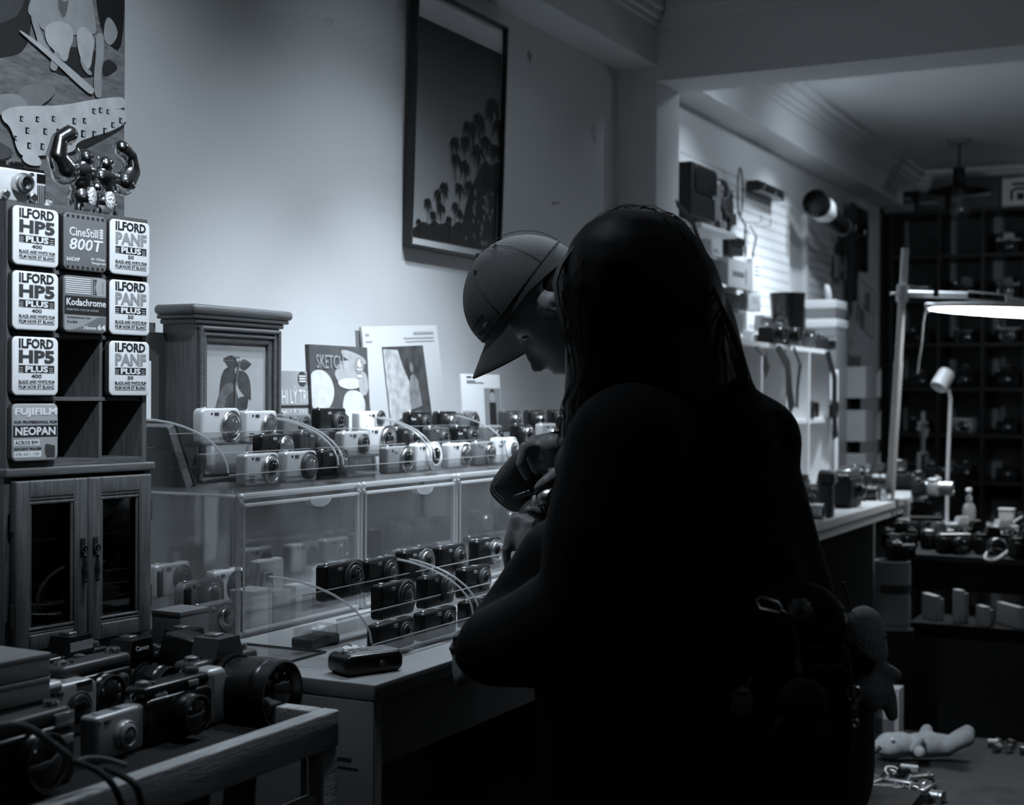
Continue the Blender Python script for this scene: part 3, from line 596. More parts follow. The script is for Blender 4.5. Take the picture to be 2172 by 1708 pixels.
# cameras inside the clear cases
FZ = CZ0 + .0046
def incase(px, y, z, desc, place, **kw):
    kw['w'] = kw.get('w', .088) * (1.15 if kw.get('w', 1) > .05 else 1); compact((xy(px, y), y, z), f'{desc} {place}', **kw)
MB_ = None
for k in range(3):   # low inner shelves
    s_ = thing('inner_riser', 'low clear shelf inside the ' + ('case beside the small cabinet', 'middle case', 'case behind the reaching hands')[k], 'display stand', (CX[k] + .02, 1.77, FZ), group='low inner shelves')
    b = MB(); b.bx(0, 0, .052, .36, .14, .055); b.build('top_board', M_CLEAR, s_)
    for x in (0, .357): MB().bx(x, 0, 0, x + .003, .14, .052).build('support', M_CLEAR, s_)
    MB().bx(0, -.002, .0515, .36, .001, .0555).build('polished_edge', M_EDGE, s_)
ZS = FZ + .0555
incase(360, 1.80, ZS, 'silver camera with dark lens cap', 'up against the cabinet in the nearest case', body='silver', w=.085, h=.062, ring='dark', grip=True)
incase(425, 1.71, FZ + .03, 'curved silver and black camera raised', 'on boxes in the nearest case', body='grey', w=.105, h=.064, lens=.68, lr=.36, rc=.018, grip=True)
incase(478, 1.75, FZ + .03, 'pale camera with big dark lens', 'behind the near corner post', body='pale', w=.08, h=.068, ring='dark', lr=.42)
incase(450, 1.655, FZ, 'curved grey camera with round silver lens', 'low at the near corner of the case', body='grey', w=.10, h=.060, lens=.72, lr=.36, rc=.018)
incase(543, 1.84, ZS, 'small silver camera with black lens', 'at the back of the nearest case', body='silver', w=.08, h=.06, ring='dark', lr=.3)
incase(568, 1.73, FZ + .028, 'silver camcorder shaped camera with a dark square screen', 'in the nearest case', body='pale', w=.075, h=.080, flash=False, lr=.001, zoom=.0005)
b = thing('flip_screen', 'small dark square screen propped on the silver camcorder shaped camera', 'screen', (xy(572, 1.71), 1.712, FZ + .042), .1); MB().rbox((0, 0, .022), (.036, .005, .044), .003, .002).build('bezel', M_SILVER, b); MB().rbox((0, -.003, .024), (.028, .001, .032), .001, .0003).build('display', M_GLASS, b)
incase(640, 1.80, ZS, 'pale compact camera with dark oval lens', 'in the nearest case', body='pale', w=.09, h=.062, ring='dark', lr=.34)
incase(708, 1.82, ZS, 'silver compact camera with grey window', 'by the joint of two cases', body='silver', w=.085, h=.058, lr=.30, glass='grey')
incase(690, 1.69, FZ + .02, 'pale camera with rounded end', 'low in the nearest case', body='pale', w=.10, h=.068, rc=.02, lens=.7, lr=.3, glass='grey')
incase(742, 1.72, FZ + .02, 'small pale camera', 'below the joint of two cases', body='pale', w=.07, h=.06, lr=.3, glass='grey')
incase(796, 1.80, ZS, 'rounded black camera with silver face', 'at the near end of the middle case', body='black', w=.04, h=.066, rc=.014, lr=.001, zoom=.0004, flash=False)
for px, y, bd, lab in ((845, 1.86, 'dark', 'blocky dark camera'), (893, 1.86, 'dark', 'wide dark camera'), (942, 1.86, 'dark', 'tall dark camera'), (862, 1.74, 'grey', 'grey camera with bright top'), (905, 1.74, 'black', 'black camera with glinting lens'), (945, 1.74, 'silver', 'silver camera with round lens')):
    incase(px, y, ZS if y > 1.8 else FZ + .02, lab, ('on the back shelf' if y > 1.8 else 'on the floor') + ' of the middle case', body=bd, w=.085, h=.066 if y > 1.8 else .058, ring='dark' if bd != 'silver' else 'chrome', glass='grey', lr=.36)
for px, y, bd, lab in ((1018, 1.86, 'dark', 'boxy dark camera'), (1070, 1.86, 'dark', 'low dark camera'), (1010, 1.74, 'black', 'black camera with bright lens'), (1055, 1.74, 'grey', 'grey camera')):
    incase(px, y, ZS if y > 1.8 else FZ + .02, lab, ('on the back shelf' if y > 1.8 else 'on the floor') + ' of the case behind the reaching hands', body=bd, w=.085, h=.066 if y > 1.8 else .058, glass='grey', lr=.36)
# cards and boxes at the bottom of the nearest case
def carton(name, label, cat, px, y, z, w, d, h, m_, rz=0.0, band=None):
    g = thing(name, label, cat, (xy(px, y), y, z), rz); MB().rbox((0, 0, h / 2), (w, d, h), .0015, .0015).build('box_body', m_, g)
    MB().rbox((0, 0, h - .003), (w + .001, d + .001, .008), .001, .001).build('lid', band or m_, g); return g
carton('camera_box', 'rounded pale box at the foot of the near corner post', 'box', 535, 1.645, FZ, .062, .05, .072, M_PALE, 0)
carton('camera_box', 'flat grey card box with a black spine inside the nearest case', 'box', 588, 1.650, FZ, .052, .03, .060, M_GREY, 0, M_SILVER)
carton('camera_box', 'flat pale card box next to the black spined box', 'box', 634, 1.655, FZ, .055, .03, .062, M_SILVER, 0, M_PALE)
carton('support_box', 'small plain box holding up the curved camera', 'box', 425, 1.71, FZ, .09, .05, .0295, M_GREY)
carton('support_box', 'small plain box under the pale camera at the corner post', 'box', 484, 1.755, FZ, .055, .04, .0295, M_GREY)
carton('support_box', 'small plain box under the camcorder shaped camera', 'box', 570, 1.735, FZ, .07, .05, .0275, M_GREY)
for px, n in ((690, 'round ended pale camera'), (742, 'small pale camera by the joint')): carton('support_box', 'flat box under the ' + n, 'box', px, 1.70, FZ, .075, .05, .0195, M_GREY)
for px, n in ((862, 'grey bright topped camera'), (905, 'black glinting camera'), (945, 'round lensed silver camera'), (1010, 'bright lensed black camera'), (1055, 'grey camera near the hand')): carton('support_box', 'flat pad under the ' + n, 'box', px, 1.74, FZ, .07, .05, .0195, M_GREY)
# loose things on the table top
p = on_z(395, 1312, TZ); 
carton('card_box', 'plain grey card box standing on the table before the nearest case', 'box', 385, 1.60, TZ + .0006, .075, .06, .076, mat('grey_card', .12, .7, noise=.1), 0)
g = thing('compact_camera', 'dark compact camera lying face down on the table corner', 'camera', on_z(775, 1424, TZ + .0006), rot=Euler((0, 0, -.42)))
MB().rbox((0, 0, .0165), (.108, .060, .033), .012, .007, 5, 4, rot=Euler((0, 0, 0)).to_matrix()).build('body', M_BLACK, g)
MB().rbox((.004, .002, .0318), (.094, .048, .004), .01, .002).build('top_plate', mat('grey_metal_skin', .16, .45, .3), g)
MB().lathe([(.011, 0), (.011, .002), (.009, .003), (.007, .0015)], (-.032, 0, .033), (0, 0, 1), 22).build('mode_dial', M_DARK, g)
MB().lathe([(.008, 0), (.008, .0015), (.006, .0005)], (-.002, .004, .0335), (0, 0, 1), 20).build('shutter_button', M_CHROME, g)
q = MB()
for k in range(2): q.rbox((-.016 + k * .012 + .02, -.012, .0338), (.009, .002, .001), .0005, .0003)
q.build('slot_mark', M_INK, g); MB().lathe([(.005, 0), (.004, .002)], (.012, -.030, .016), (0, -1, 0), 12).build('lamp_window', M_GLASSG, g)
g = thing('rubber_tray', 'low dark tray with a clear lid and crumpled paper between riser and case', 'tray', on_z(700, 1372, TZ + .0006) + V((0, .03, 0)), 0)
MB().rbox((0, 0, .009), (.085, .045, .018), .004, .003).build('tray_base', M_DARK, g); MB().rbox((0, 0, .026), (.080, .040, .016), .003, .002).build('clear_lid', M_HAZE, g)
for k, (px, py) in enumerate(((678, 1345), (745, 1388), (766, 1392))):
    b = MB(); rnd = random.Random(k); b.sphere((0, 0, .008), .012, (1.7, 1.1, .6), n=9, m=6); b.v = [(x + rnd.uniform(-.003, .003), y + rnd.uniform(-.003, .003), max(.0002, z + rnd.uniform(-.003, .003))) for x, y, z in b.v]
    o = b.build('crumpled_paper', M_PAPER, None, 5); o.location = on_z(px, py, TZ + .0006); tag(o, ('crumpled white paper scrap by the nearest case front', 'flattened paper scrap beside the low dark tray', 'small paper scrap touching the riser side')[k], 'paper')
g = thing('clear_tray', 'flat clear acrylic sheet tray lying on the table before the case', 'tray', on_z(648, 1397, TZ + .0006) + V((0, .16, 0))); 
MB().bx(-.21, -.16, 0, .06, .10, .003).build('sheet', M_CLEAR, g); b = MB(); b.bx(-.21, -.161, 0, .06, -.158, .0034); b.bx(.058, -.16, 0, .061, .10, .0034); b.build('polished_edge', mat('dark_edge', .04, .3), g)

# ------------------------------------------------------------------ books and the framed plant print behind the risers
BZ = CZ1 + .0008
# deep wooden frame with cornice
FY = 1.845; fx0, fx1 = xy(418, FY), xy(588, FY); fw = fx1 - fx0; fh = .318
fr = thing('framed_plant_print', 'deep brown wooden box frame with moulded cornice around a plant print', 'framed print', ((fx0 + fx1) / 2, FY, BZ), -.03)
M_FR = mat('frame_brown_wood', .13, .42, noise=.25, nscale=9, grain=(20, 20, 1.5)); M_FRH = mat('frame_brown_wood_rail', .13, .42, noise=.25, nscale=9, grain=(1.5, 20, 20))
b = MB(); s = fw / 2; rail = .034
b.bx(-s, 0, 0, -s + rail, .085, fh); b.build('stile', M_FR, fr); MB().bx(s - rail, 0, 0, s, .085, fh).build('stile', M_FR, fr)
MB().bx(-s + rail, 0, 0, s - rail, .085, rail).build('rail', M_FRH, fr); MB().bx(-s + rail, 0, fh - rail, s - rail, .085, fh).build('rail', M_FRH, fr)
b = MB()
for k, (o_, y_) in enumerate(((.008, -.007), (.020, -.004), (.031, .004))):
    r_ = .0045 if k != 1 else .0035
    for x in (-s + o_, s - o_): b.cyl((x, y_, o_), (x, y_, fh - o_ * .6), r_, n=8)
    for z in (o_, fh - o_): b.cyl((-s + o_, y_, z), (s - o_, y_, z), r_, n=8)
b.build('bead_moulding', M_FRH, fr)
b = MB(); 
for o_, z0, z1, y_ in ((.010, fh, fh + .010, -.006), (.020, fh + .010, fh + .018, -.012)): b.rbox((0, (.085 + y_) / 2, (z0 + z1) / 2), (fw + 2 * o_, .085 - y_, z1 - z0), .003, .003)
b.rbox((0, .034, fh + .028), (fw + .056, .106, .020), .009, .009, 5, 4); b.build('cornice_moulding', M_FRH, fr)
pl = MB().bx(-s + rail, .008, rail, s - rail, .012, fh - rail).build('print_sheet', mat('cream_print', .42, .7, noise=.05, nscale=30), fr)
M_LEAF = mat('print_leaf', .055, .7, noise=.4, nscale=60); M_STEM = mat('print_stem', .16, .7)
pw, ph = fw - 2 * rail, fh - 2 * rail
def leaf(p0, p1, wd, m_, k):
    (x0_, z0_), (x1_, z1_) = [(-pw / 2 + x * pw, rail + z * ph) for x, z in (pc(*p0), pc(*p1))]; dx_, dz_ = x1_ - x0_, z1_ - z0_; b = MB(); pts = []
    for sg, ts in ((1, [i / 9 for i in range(10)]), (-1, [i / 9 for i in range(9, -1, -1)])):
        for t in ts: q_ = wd * sg * sin(pi * t ** .75); pts.append((min(max(x0_ + dx_ * t - dz_ * q_, -pw / 2), pw / 2), max(rail, z0_ + dz_ * t + dx_ * q_)))
    b.prism(pts, .0078 - k * .0002, .0079 - k * .0002); b.build('printed_leaf', m_, fr)
def pc(px, py): return ((px - 436) / (562 - 436), 1 - (py - 722) / (985 - 722))
for k, (p0_, p1_, wd_) in enumerate((((503, 770), (473, 757), .30), ((505, 770), (531, 767), .28), ((496, 776), (466, 832), .30), ((505, 781), (530, 846), .26), ((497, 812), (458, 866), .26), ((500, 826), (474, 895), .24), ((502, 870), (524, 838), .40), ((500, 862), (462, 925), .24), ((505, 880), (538, 940), .24))): leaf(p0_, p1_, wd_, M_LEAF if k != 4 else mat('print_leaf_pale', .12, .7, noise=.3, nscale=60), k)
b = MB(); b.tube([(-pw / 2 + pc(x, y)[0] * pw, .0056, rail + pc(x, y)[1] * ph) for x, y in ((505, 762), (500, 790), (496, 815), (497, 850), (490, 905))], .0022, 6); b.build('printed_stem', M_STEM, fr)
b = MB(); b.bx(-.012, .0072, fh - rail - .030, .012, .0078, fh - rail - .028); b.bx(-.04, .0072, fh - rail - .038, -.008, .0078, fh - rail - .0365); b.bx(.008, .0072, fh - rail - .038, .036, .0078, fh - rail - .0365); b.build('caption_line', M_STEM, fr)
MB().bx(-s + rail, .026, rail, s - rail, .030, fh - rail).build('back_panel', M_DARK, fr)

# dark board, white strip and small block between film shelf and picture frame
def wallboard(name, label, cat, x0, y0, x1, y1, Y, t_, m_, z0=None):
    a = on_y(x0, y0, Y); c = on_y(x1, y1, Y); zb_ = BZ if z0 is None else z0
    o = MB().rbox(((a.x + c.x) / 2, Y, (zb_ + a.z) / 2), (c.x - a.x, t_, a.z - zb_), .001, .001).build(name, m_); tag(o, label, cat); return o
wallboard('dark_board', 'tall dark board leaning between the film shelf and the framed plant print', 'board', 308, 704, 352, 890, 1.93, .008, mat('charcoal_board', .045, .6))
wallboard('white_strip', 'narrow white card strip behind the film tins', 'card', 300, 765, 319, 890, 1.918, .004, M_PAPER)
wallboard('small_block', 'small grey block peeking over the tall dark board', 'block', 311, 684, 325, 704, 1.95, .012, mat('block_grey', .2, .6))
# ring binder leaning in the corner of the case top
g = thing('photo_album', 'thick dark album with worn page edges leaning beside the film shelf', 'album', on_z(422, 1031, BZ) + V((-.004, 0, 0)), -.06)
T_ = Euler((0, -.42, 0)).to_matrix(); b = MB(); b.rbox(T_ @ V((-.015, .115, .070)), (.022, .22, .132), .003, .003, rot=T_); b.build('page_block', mat('album_pages', .10, .6, noise=.8, nscale=40, grain=(1, 1, 60)), g)
for sx in (-.028, -.002): MB().rbox(T_ @ V((sx, .118, .0695)), (.004, .232, .139), .002, .0015, rot=T_).build('cover', mat('album_cover', .022, .4), g)
# PHI LY TRI book
def standing(px0, py0, px1, Y, name, label, cat, m_, thick=.012, lean=.06, dz=0, rz=0.0):
    a = on_y(px0, py0, Y); c = on_y(px1, py0, Y); w = c.x - a.x; h = (a.z - BZ) / cos(lean)
    g = thing(name, label, cat, ((a.x + c.x) / 2, Y, BZ), rot=Euler((-lean, 0, rz)))
    MB().rbox((0, thick / 2, h / 2 + .0003), (w, thick - .002, h - .002), .0008, .0006).build('page_block', M_PAPER, g)
    MB().rbox((0, -.0002, h / 2), (w + .002, .0012, h), .0008, .0003).build('cover', m_, g); MB().rbox((0, thick, h / 2), (w + .002, .0012, h), .0008, .0003).build('back_cover', m_, g)
    MB().rbox((-w / 2 - .0005, thick / 2, h / 2), (.0012, thick, h), .0005, .0003).build('spine', m_, g)
    return g, w, h
g, w, h = standing(592, 786, 664, 1.885, 'paperback_book', 'small grey paperback with large white title letters next to the plant picture', 'book', mat('book_grey', .30, .6), .016)
MB().text('PHI LÝ TRÍ', (-w * .42, h * .685, w * .46, h * .855), -.0014, .0).build('title', M_PAPER, g)
MB().bx(-w / 2, -.0014, h * .645, w / 2, -.0010, h * .67).build('cover_band', M_INK, g); MB().text('PHI LÝ TRÍ', (-w * .42, h * .59, w * .40, h * .635), -.0014, .0).build('subtitle', M_PAPER, g)
MB().lathe([(w * .13, 0), (w * .13, .0006)], (w * .30, -.0010, h * .925), (0, -1, 0), 20).build('badge', M_INKD, g); b = MB()
for k in range(3): b.bx(w * .20, -.0022, h * (.895 + .025 * k), w * .40, -.0017, h * (.908 + .025 * k))
b.build('badge_line', M_PAPER, g)
# magazine with large fruit-like shapes
g, w, h = standing(670, 730, 789, 1.875, 'art_magazine', 'art magazine with large pale boulder shapes and a round issue mark', 'magazine', mat('magazine_dark', .07, .5, noise=.3, nscale=20), .010, rz=-.02)
def circ(cx, cz, rx, rz_, n=22, jag=0.0, seed=1):
    rr = random.Random(seed); return [(cx + rx * (1 + rr.uniform(-jag, jag)) * cos(2 * pi * k / n), cz + rz_ * (1 + rr.uniform(-jag, jag)) * sin(2 * pi * k / n)) for k in range(n)]
def patch(g, pts, m_, y, name='cover_shape', sm=0):
    for _ in range(sm): pts = [q for i in range(len(pts)) for q in ((.75 * pts[i - 1][0] + .25 * pts[i][0], .75 * pts[i - 1][1] + .25 * pts[i][1]), (.25 * pts[i - 1][0] + .75 * pts[i][0], .25 * pts[i - 1][1] + .75 * pts[i][1]))]
    b = MB(); b.prism(pts, y - .0002, y); b.build(name, m_, g)
MA, MB2 = mat('boulder_a', .62, .6, noise=.12, nscale=40), mat('boulder_b', .40, .6, noise=.15, nscale=50)
def mg(pts): return [(min(max(x, -w / 2 + .0006), w / 2 - .0006), z) for x, z in pts]
patch(g, mg([(.02 * w, .985 * h), (.40 * w, .93 * h), (.50 * w, .86 * h), (.32 * w, .86 * h), (.05 * w, .91 * h)]), MB2, -.0012, sm=2); patch(g, mg(circ(.15 * w, .775 * h, .24 * w, .115 * h, jag=.04)), MB2, -.0014, sm=2)
patch(g, mg(circ(.16 * w, .70 * h, .20 * w, .045 * h, jag=.05, seed=6)), MA, -.0015, sm=2); patch(g, mg(circ(.40 * w, .70 * h, .09 * w, .10 * h, jag=.05, seed=8)), MB2, -.0016, sm=2)
patch(g, mg(circ(-.36 * w, .64 * h, .24 * w, .165 * h)), MA, -.0017, sm=1); patch(g, mg(circ(.22 * w, .53 * h, .20 * w, .12 * h, jag=.05, seed=4)), MA, -.0018, sm=2); patch(g, mg([(.10 * w, .30 * h), (.26 * w, .30 * h), (.27 * w, .5 * h), (.12 * w, .5 * h)]), MA, -.0019)
MB().text('SKETCH', (-w * .40, h * .815, w * .06, h * .925), -.0022, .01).build('title', M_TGR, g)
MB().lathe([(w * .085, 0), (w * .085, .0006)], (w * .335, -.0018, h * .85), (0, -1, 0), 22).build('issue_disc', M_TGR, g); MB().text('6', (w * .30, h * .83, w * .37, h * .90), -.0030, .03).build('issue_number', M_PAPER, g)
b = MB(); b.bx(w * .29, -.0027, h * .812, w * .38, -.0024, h * .820); b.bx(w * .30, -.0027, h * .75, w * .37, -.0024, h * .772); b.build('caption_line', M_PAPER, g)
# A-frame photo book
g, w, h = standing(802, 690, 958, 1.868, 'photo_book', 'tall white photo book standing open like a tent with a dark photo on it', 'book', mat('book_white_board', .50, .6), .006, lean=.22)
g.rotation_euler = Euler((-.10, -.055, 0))
patch(g, [(-.28 * w, .17 * h), (.30 * w, .17 * h), (.27 * w, .855 * h), (-.28 * w, .855 * h)], mat('photo_dark', .05, .5, noise=.6, nscale=30), -.0012, 'cover_photo')
patch(g, [(-.27 * w, .30 * h), (.02 * w, .40 * h), (.03 * w, .60 * h), (-.04 * w, .72 * h), (-.08 * w, .83 * h), (-.27 * w, .84 * h)], mat('photo_light', .42, .5, noise=.35, nscale=40), -.0015)
patch(g, [(.02 * w, .40 * h), (.17 * w, .42 * h), (.15 * w, .60 * h), (.10 * w, .655 * h), (.05 * w, .64 * h), (.02 * w, .54 * h)], mat('photo_mid', .2, .5, noise=.35, nscale=40), -.0018); patch(g, circ(.075 * w, .70 * h, .024 * w, .035 * h), MATS['photo_mid'], -.0019)
b = MB(); b.bx(.16 * w, -.0014, .935 * h, .44 * w, -.0010, .955 * h); b.bx(.02 * w, -.0014, .905 * h, .44 * w, -.0010, .915 * h); b.bx(.04 * w, -.0014, .882 * h, .44 * w, -.0010, .890 * h); b.bx(-.47 * w, -.0014, .935 * h, -.42 * w, -.0010, .95 * h); b.bx(-.47 * w, -.0014, .89 * h, -.39 * w, -.0010, .90 * h); b.build('caption_line', M_TGR, g)
bk = MB(); bk.rbox((-.01, .02, h / 2 - .002), (w, .003, h - .004), .001, .0008, rot=Euler((-.20 + .16 + .10, -.02, 0)).to_matrix()); bk.build('back_leaf', mat('grey_leaf', .12, .6), g)
g, w, h = standing(990, 793, 1068, 1.875, 'white_catalogue', 'slim white catalogue with a small portrait square beside the tent shaped book', 'book', M_PAPER, .006)
patch(g, [(.05 * w, .0 * h), (.49 * w, .0 * h), (.49 * w, .84 * h), (.05 * w, .84 * h)], M_TGR, -.0012, 'portrait_square'); patch(g, circ(.27 * w, .735 * h, .075 * w, .06 * h), MB2, -.0015); patch(g, circ(.27 * w, .785 * h, .06 * w, .045 * h), M_INK, -.0014); patch(g, [(.17 * w, 0), (.37 * w, 0), (.36 * w, .67 * h), (.18 * w, .67 * h)], M_INK, -.0015)
b = MB(); b.bx(-.40 * w, -.0014, .955 * h, -.27 * w, -.0010, .975 * h); b.bx(-.40 * w, -.0014, .915 * h, -.18 * w, -.0010, .925 * h); b.bx(-.40 * w, -.0014, .895 * h, .05 * w, -.0010, .905 * h); b.build('caption_line', M_INKD, g)
g = thing('canvas_bag', 'slumped grey zip bag lying behind the far riser', 'bag', (xy(1135, 1.9), 1.90, BZ)); b = MB(); b.rbox((0, 0, .052), (.19, .07, .104), .04, .03, 6, 5); b.build('bag_body', mat('grey_canvas', .14, .8, bump=.3, bscale=300), g); MB().tube([(-.085, -.034, .07), (-.05, -.037, .098), (.05, -.037, .098), (.085, -.034, .07)], .0035, 6).build('zip_piping', M_GREY, g)

# ------------------------------------------------------------------ palm print in a thin black frame, hung tipping forward
def pq(x, y): q = on_y(x, y, 1.985); return q
zt = on_y(870, -33, 1.985).z; zb = on_y(864, 523, 1.985).z; xa = on_y(863, 400, 1.985).x; xb = on_y(1056, 400, 1.985).x
pf = thing('palm_print', 'tall black framed print of palm silhouettes under a dark sky', 'framed print', ((xa + xb) / 2, 1.980, zb), rot=Euler((.028, 0, 0))); w, h = xb - xa, zt - zb
M_BF = mat('black_frame', .015, .3)
for x in (-w / 2 + .004, w / 2 - .004): MB().rbox((x, .004, h / 2), (.008, .026, h), .001, .001).build('frame_side', M_BF, pf)
for z in (.004, h - .004): MB().rbox((0, .004, z), (w - .016, .026, .008), .001, .001).build('frame_rail', M_BF, pf)
MB().bx(-w / 2 + .008, .006, .008, w / 2 - .008, .012, h - .008).build('mount', M_PAPER, pf)
m = mat('palm_sky', .2, .35); nt = m.node_tree; tc = nt.nodes.new('ShaderNodeTexCoord'); sx_ = nt.nodes.new('ShaderNodeSeparateXYZ'); rp = nt.nodes.new('ShaderNodeValToRGB')
nt.links.new(tc.outputs['Generated'], sx_.inputs[0]); nt.links.new(sx_.outputs['Z'], rp.inputs[0]); nt.links.new(rp.outputs[0], nt.nodes['Principled BSDF'].inputs['Base Color'])
for k, (p_, v_) in enumerate(((0, .42), (.36, .40), (.58, .25), (.74, .07), (.90, .008))):
    e_ = rp.color_ramp.elements[0] if k == 0 else (rp.color_ramp.elements[1] if k == 4 else rp.color_ramp.elements.new(p_)); e_.position = p_; e_.color = (v_, v_, v_, 1)
iw, z0i, z1i = w - .026, .030, h - .016
MB().bx(-iw / 2, .0045, z0i, iw / 2, .0058, z1i).build('print_sheet', m, pf)
M_PALM = mat('palm_ink', .010, .5)
def pu(px, py):  # picture-point of the print in its own frame
    q = on_y(px, py, 1.985); x = min(max(q.x - (xa + xb) / 2, -iw / 2), iw / 2); return (x, min(max(q.z - zb, z0i), z1i))
b = MB(); rr = random.Random(3)
b.prism([pu(*q) for q in ((872, 515), (872, 486), (884, 478), (896, 470), (908, 476), (920, 468), (930, 476), (944, 472), (955, 482), (968, 470), (978, 474), (984, 440), (992, 405), (1004, 380), (1015, 350), (1024, 340), (1036, 352), (1048, 345), (1056, 350), (1050, 550), (1000, 541), (930, 526))], .0038, .0040)
b.build('print_thicket', M_PALM, pf); b = MB(); yb = .0035
sg_ = MB()
for k in range(26):
    cx_, cy_ = rr.uniform(985, 1046), rr.uniform(395, 520); h_ = rr.uniform(8, 22); sg_.prism([pu(cx_, cy_), pu(cx_ + rr.uniform(2, 5), cy_ + h_ * .4), pu(cx_ + rr.uniform(0, 3), cy_ + h_), pu(cx_ - rr.uniform(0, 3), cy_ + h_ * .5)], .00345 + k * .00001, .00355 + k * .00001)
sg_.build('print_gaps', mat('print_gap', .22, .6), pf)
for cx, cy, s_ in ((958, 302, 20), (990, 272, 26), (1008, 258, 26), (1036, 226, 30), (1050, 270, 24), (962, 338, 18), (938, 398, 18), (925, 412, 14), (904, 430, 14), (932, 440, 15), (962, 438, 14), (972, 452, 13), (980, 352, 18), (1006, 322, 24), (1022, 300, 22), (1044, 318, 24), (886, 470, 10), (916, 455, 12), (950, 466, 12), (990, 395, 18), (1028, 372, 18), (1048, 392, 18), (970, 398, 16), (980, 300, 18)):
    yb -= .00002; c0 = pu(cx, cy); sc = s_ * .00175
    b.prism([(c0[0] - .0012, c0[1]), (c0[0] + .0012, c0[1]), (c0[0] + .003, max(z0i, c0[1] - sc * 3)), (c0[0] + .0005, max(z0i, c0[1] - sc * 3))], yb - .0001, yb)
    for k in range(15):
        a = rad(-75 + 330 * k / 14 + rr.uniform(-12, 12)); L = sc * rr.uniform(.75, 1.25); dx, dz = cos(a) * L, sin(a) * L * .8 - .25 * L
        tip = (min(max(c0[0] + dx, -iw / 2), iw / 2), c0[1] + dz - L * .25); mid = (min(max(c0[0] + dx * .55, -iw / 2), iw / 2), c0[1] + dz * .5 + L * .16); nx_, nz_ = -dz, dx; l_ = max(1e-6, sqrt(nx_ * nx_ + nz_ * nz_)); nx_, nz_ = nx_ / l_ * L * .13, nz_ / l_ * L * .13
        b.prism([c0, (min(max(mid[0] + nx_, -iw / 2), iw / 2), mid[1] + nz_), tip, (min(max(mid[0] - nx_, -iw / 2), iw / 2), mid[1] - nz_)], yb - .0001, yb)
b.build('print_palms', M_PALM, pf)
# ------------------------------------------------------------------ people
M_SKIN = mat('skin', .19, .5, bump=.05, bscale=300); M_HAIR = mat('black_hair', .004, .55, spec=.25); M_LOCK = mat('lit_hair', .38, .5)  # paler hair has the wall light put into its colour
M_JKT = mat('black_jacket', .005, .85, spec=.15, bump=.2, bscale=60); M_SWT = mat('dark_sweater', .045, .9, bump=.3, bscale=200); M_TRS = mat('dark_trousers', .02, .8)
M_CAP = mat('dark_cotton_cap', .055, .85, bump=.2, bscale=500); M_STITCH = mat('pale_stitching', .30, .8); M_SHOE = mat('dark_shoe', .02, .6)
M_CANVAS = mat('dark_canvas', .06, .8, bump=.25, bscale=350)
def head_loft(b, H, f, c, s, k=1.0):
    """head as stacked outlines: chin to crown, with brow, nose and lips on the front"""
    L = [(-.163, .064, -.020, .020, 0), (-.155, .078, .005, .036, .002), (-.147, .080, .020, .045, .004), (-.140, .080, .030, .050, .010), (-.131, .079, .038, .054, .007), (-.124, .079, .044, .057, .002), (-.118, .079, .052, .060, .022), (-.109, .079, .062, .063, .031),
         (-.096, .079, .072, .066, .024), (-.080, .078, .082, .069, .016), (-.062, .074, .090, .072, .010), (-.048, .080, .095, .074, .004), (-.03, .084, .096, .076, 0), (0, .082, .094, .075, 0), (.03, .070, .088, .068, 0), (.055, .050, .066, .054, 0), (.072, .028, .042, .034, 0), (.078, .010, .016, .014, 0)]
    N = 32; vs = []
    for cz, ff, bb, w, nose in L:
        for i in range(N):
            a = 2 * pi * i / N; ca, sa = cos(a), sin(a)
            fr = (ff if ca > 0 else bb) * (abs(ca) ** .9) * (1 if ca > 0 else -1); sd = w * (abs(sa) ** .9) * (1 if sa > 0 else -1)
            if nose and ca > 0: fr += nose * math.exp(-(sd / (.011 + .10 * max(0, .022 - nose) if cz > -.125 else .020)) ** 2)
            if -.07 < cz < -.05 and ca > 0: fr -= .008 * math.exp(-((abs(sd) - .032) / .012) ** 2)
            vs.append(H + (f * fr + c * cz + s * sd) * k)
    fs = [[i + N * j, (i + 1) % N + N * j, (i + 1) % N + N * (j + 1), i + N * (j + 1)] for j in range(len(L) - 1) for i in range(N)]
    fs += [list(range(N - 1, -1, -1)), [N * (len(L) - 1) + i for i in range(N)]]
    b.add(vs, fs)
def ear(b, H, f, c, s, sg, k=1.0):
    o = H + (f * -.012 + c * -.06 + s * (.074 * sg)) * k
    b.torus(o, s * sg + f * -.4, .020 * k, .0055 * k, 14, 6); b.sphere(o, .014 * k, (1, 1, 1), n=8, m=6)
def eyes(H, f, c, s, par, k=1.0):
    for sg in (-1, 1):
        b = MB(); b.sphere(H + (f * .0585 + c * -.06 + s * .031 * sg) * k, .0100 * k); o = b.build('eye', mat('eye_white', .12, .4), par)
        b = MB(); b.sphere(H + (f * .0650 + c * -.06 + s * .031 * sg) * k, .0058 * k); b.build('iris', M_GLASS, o)

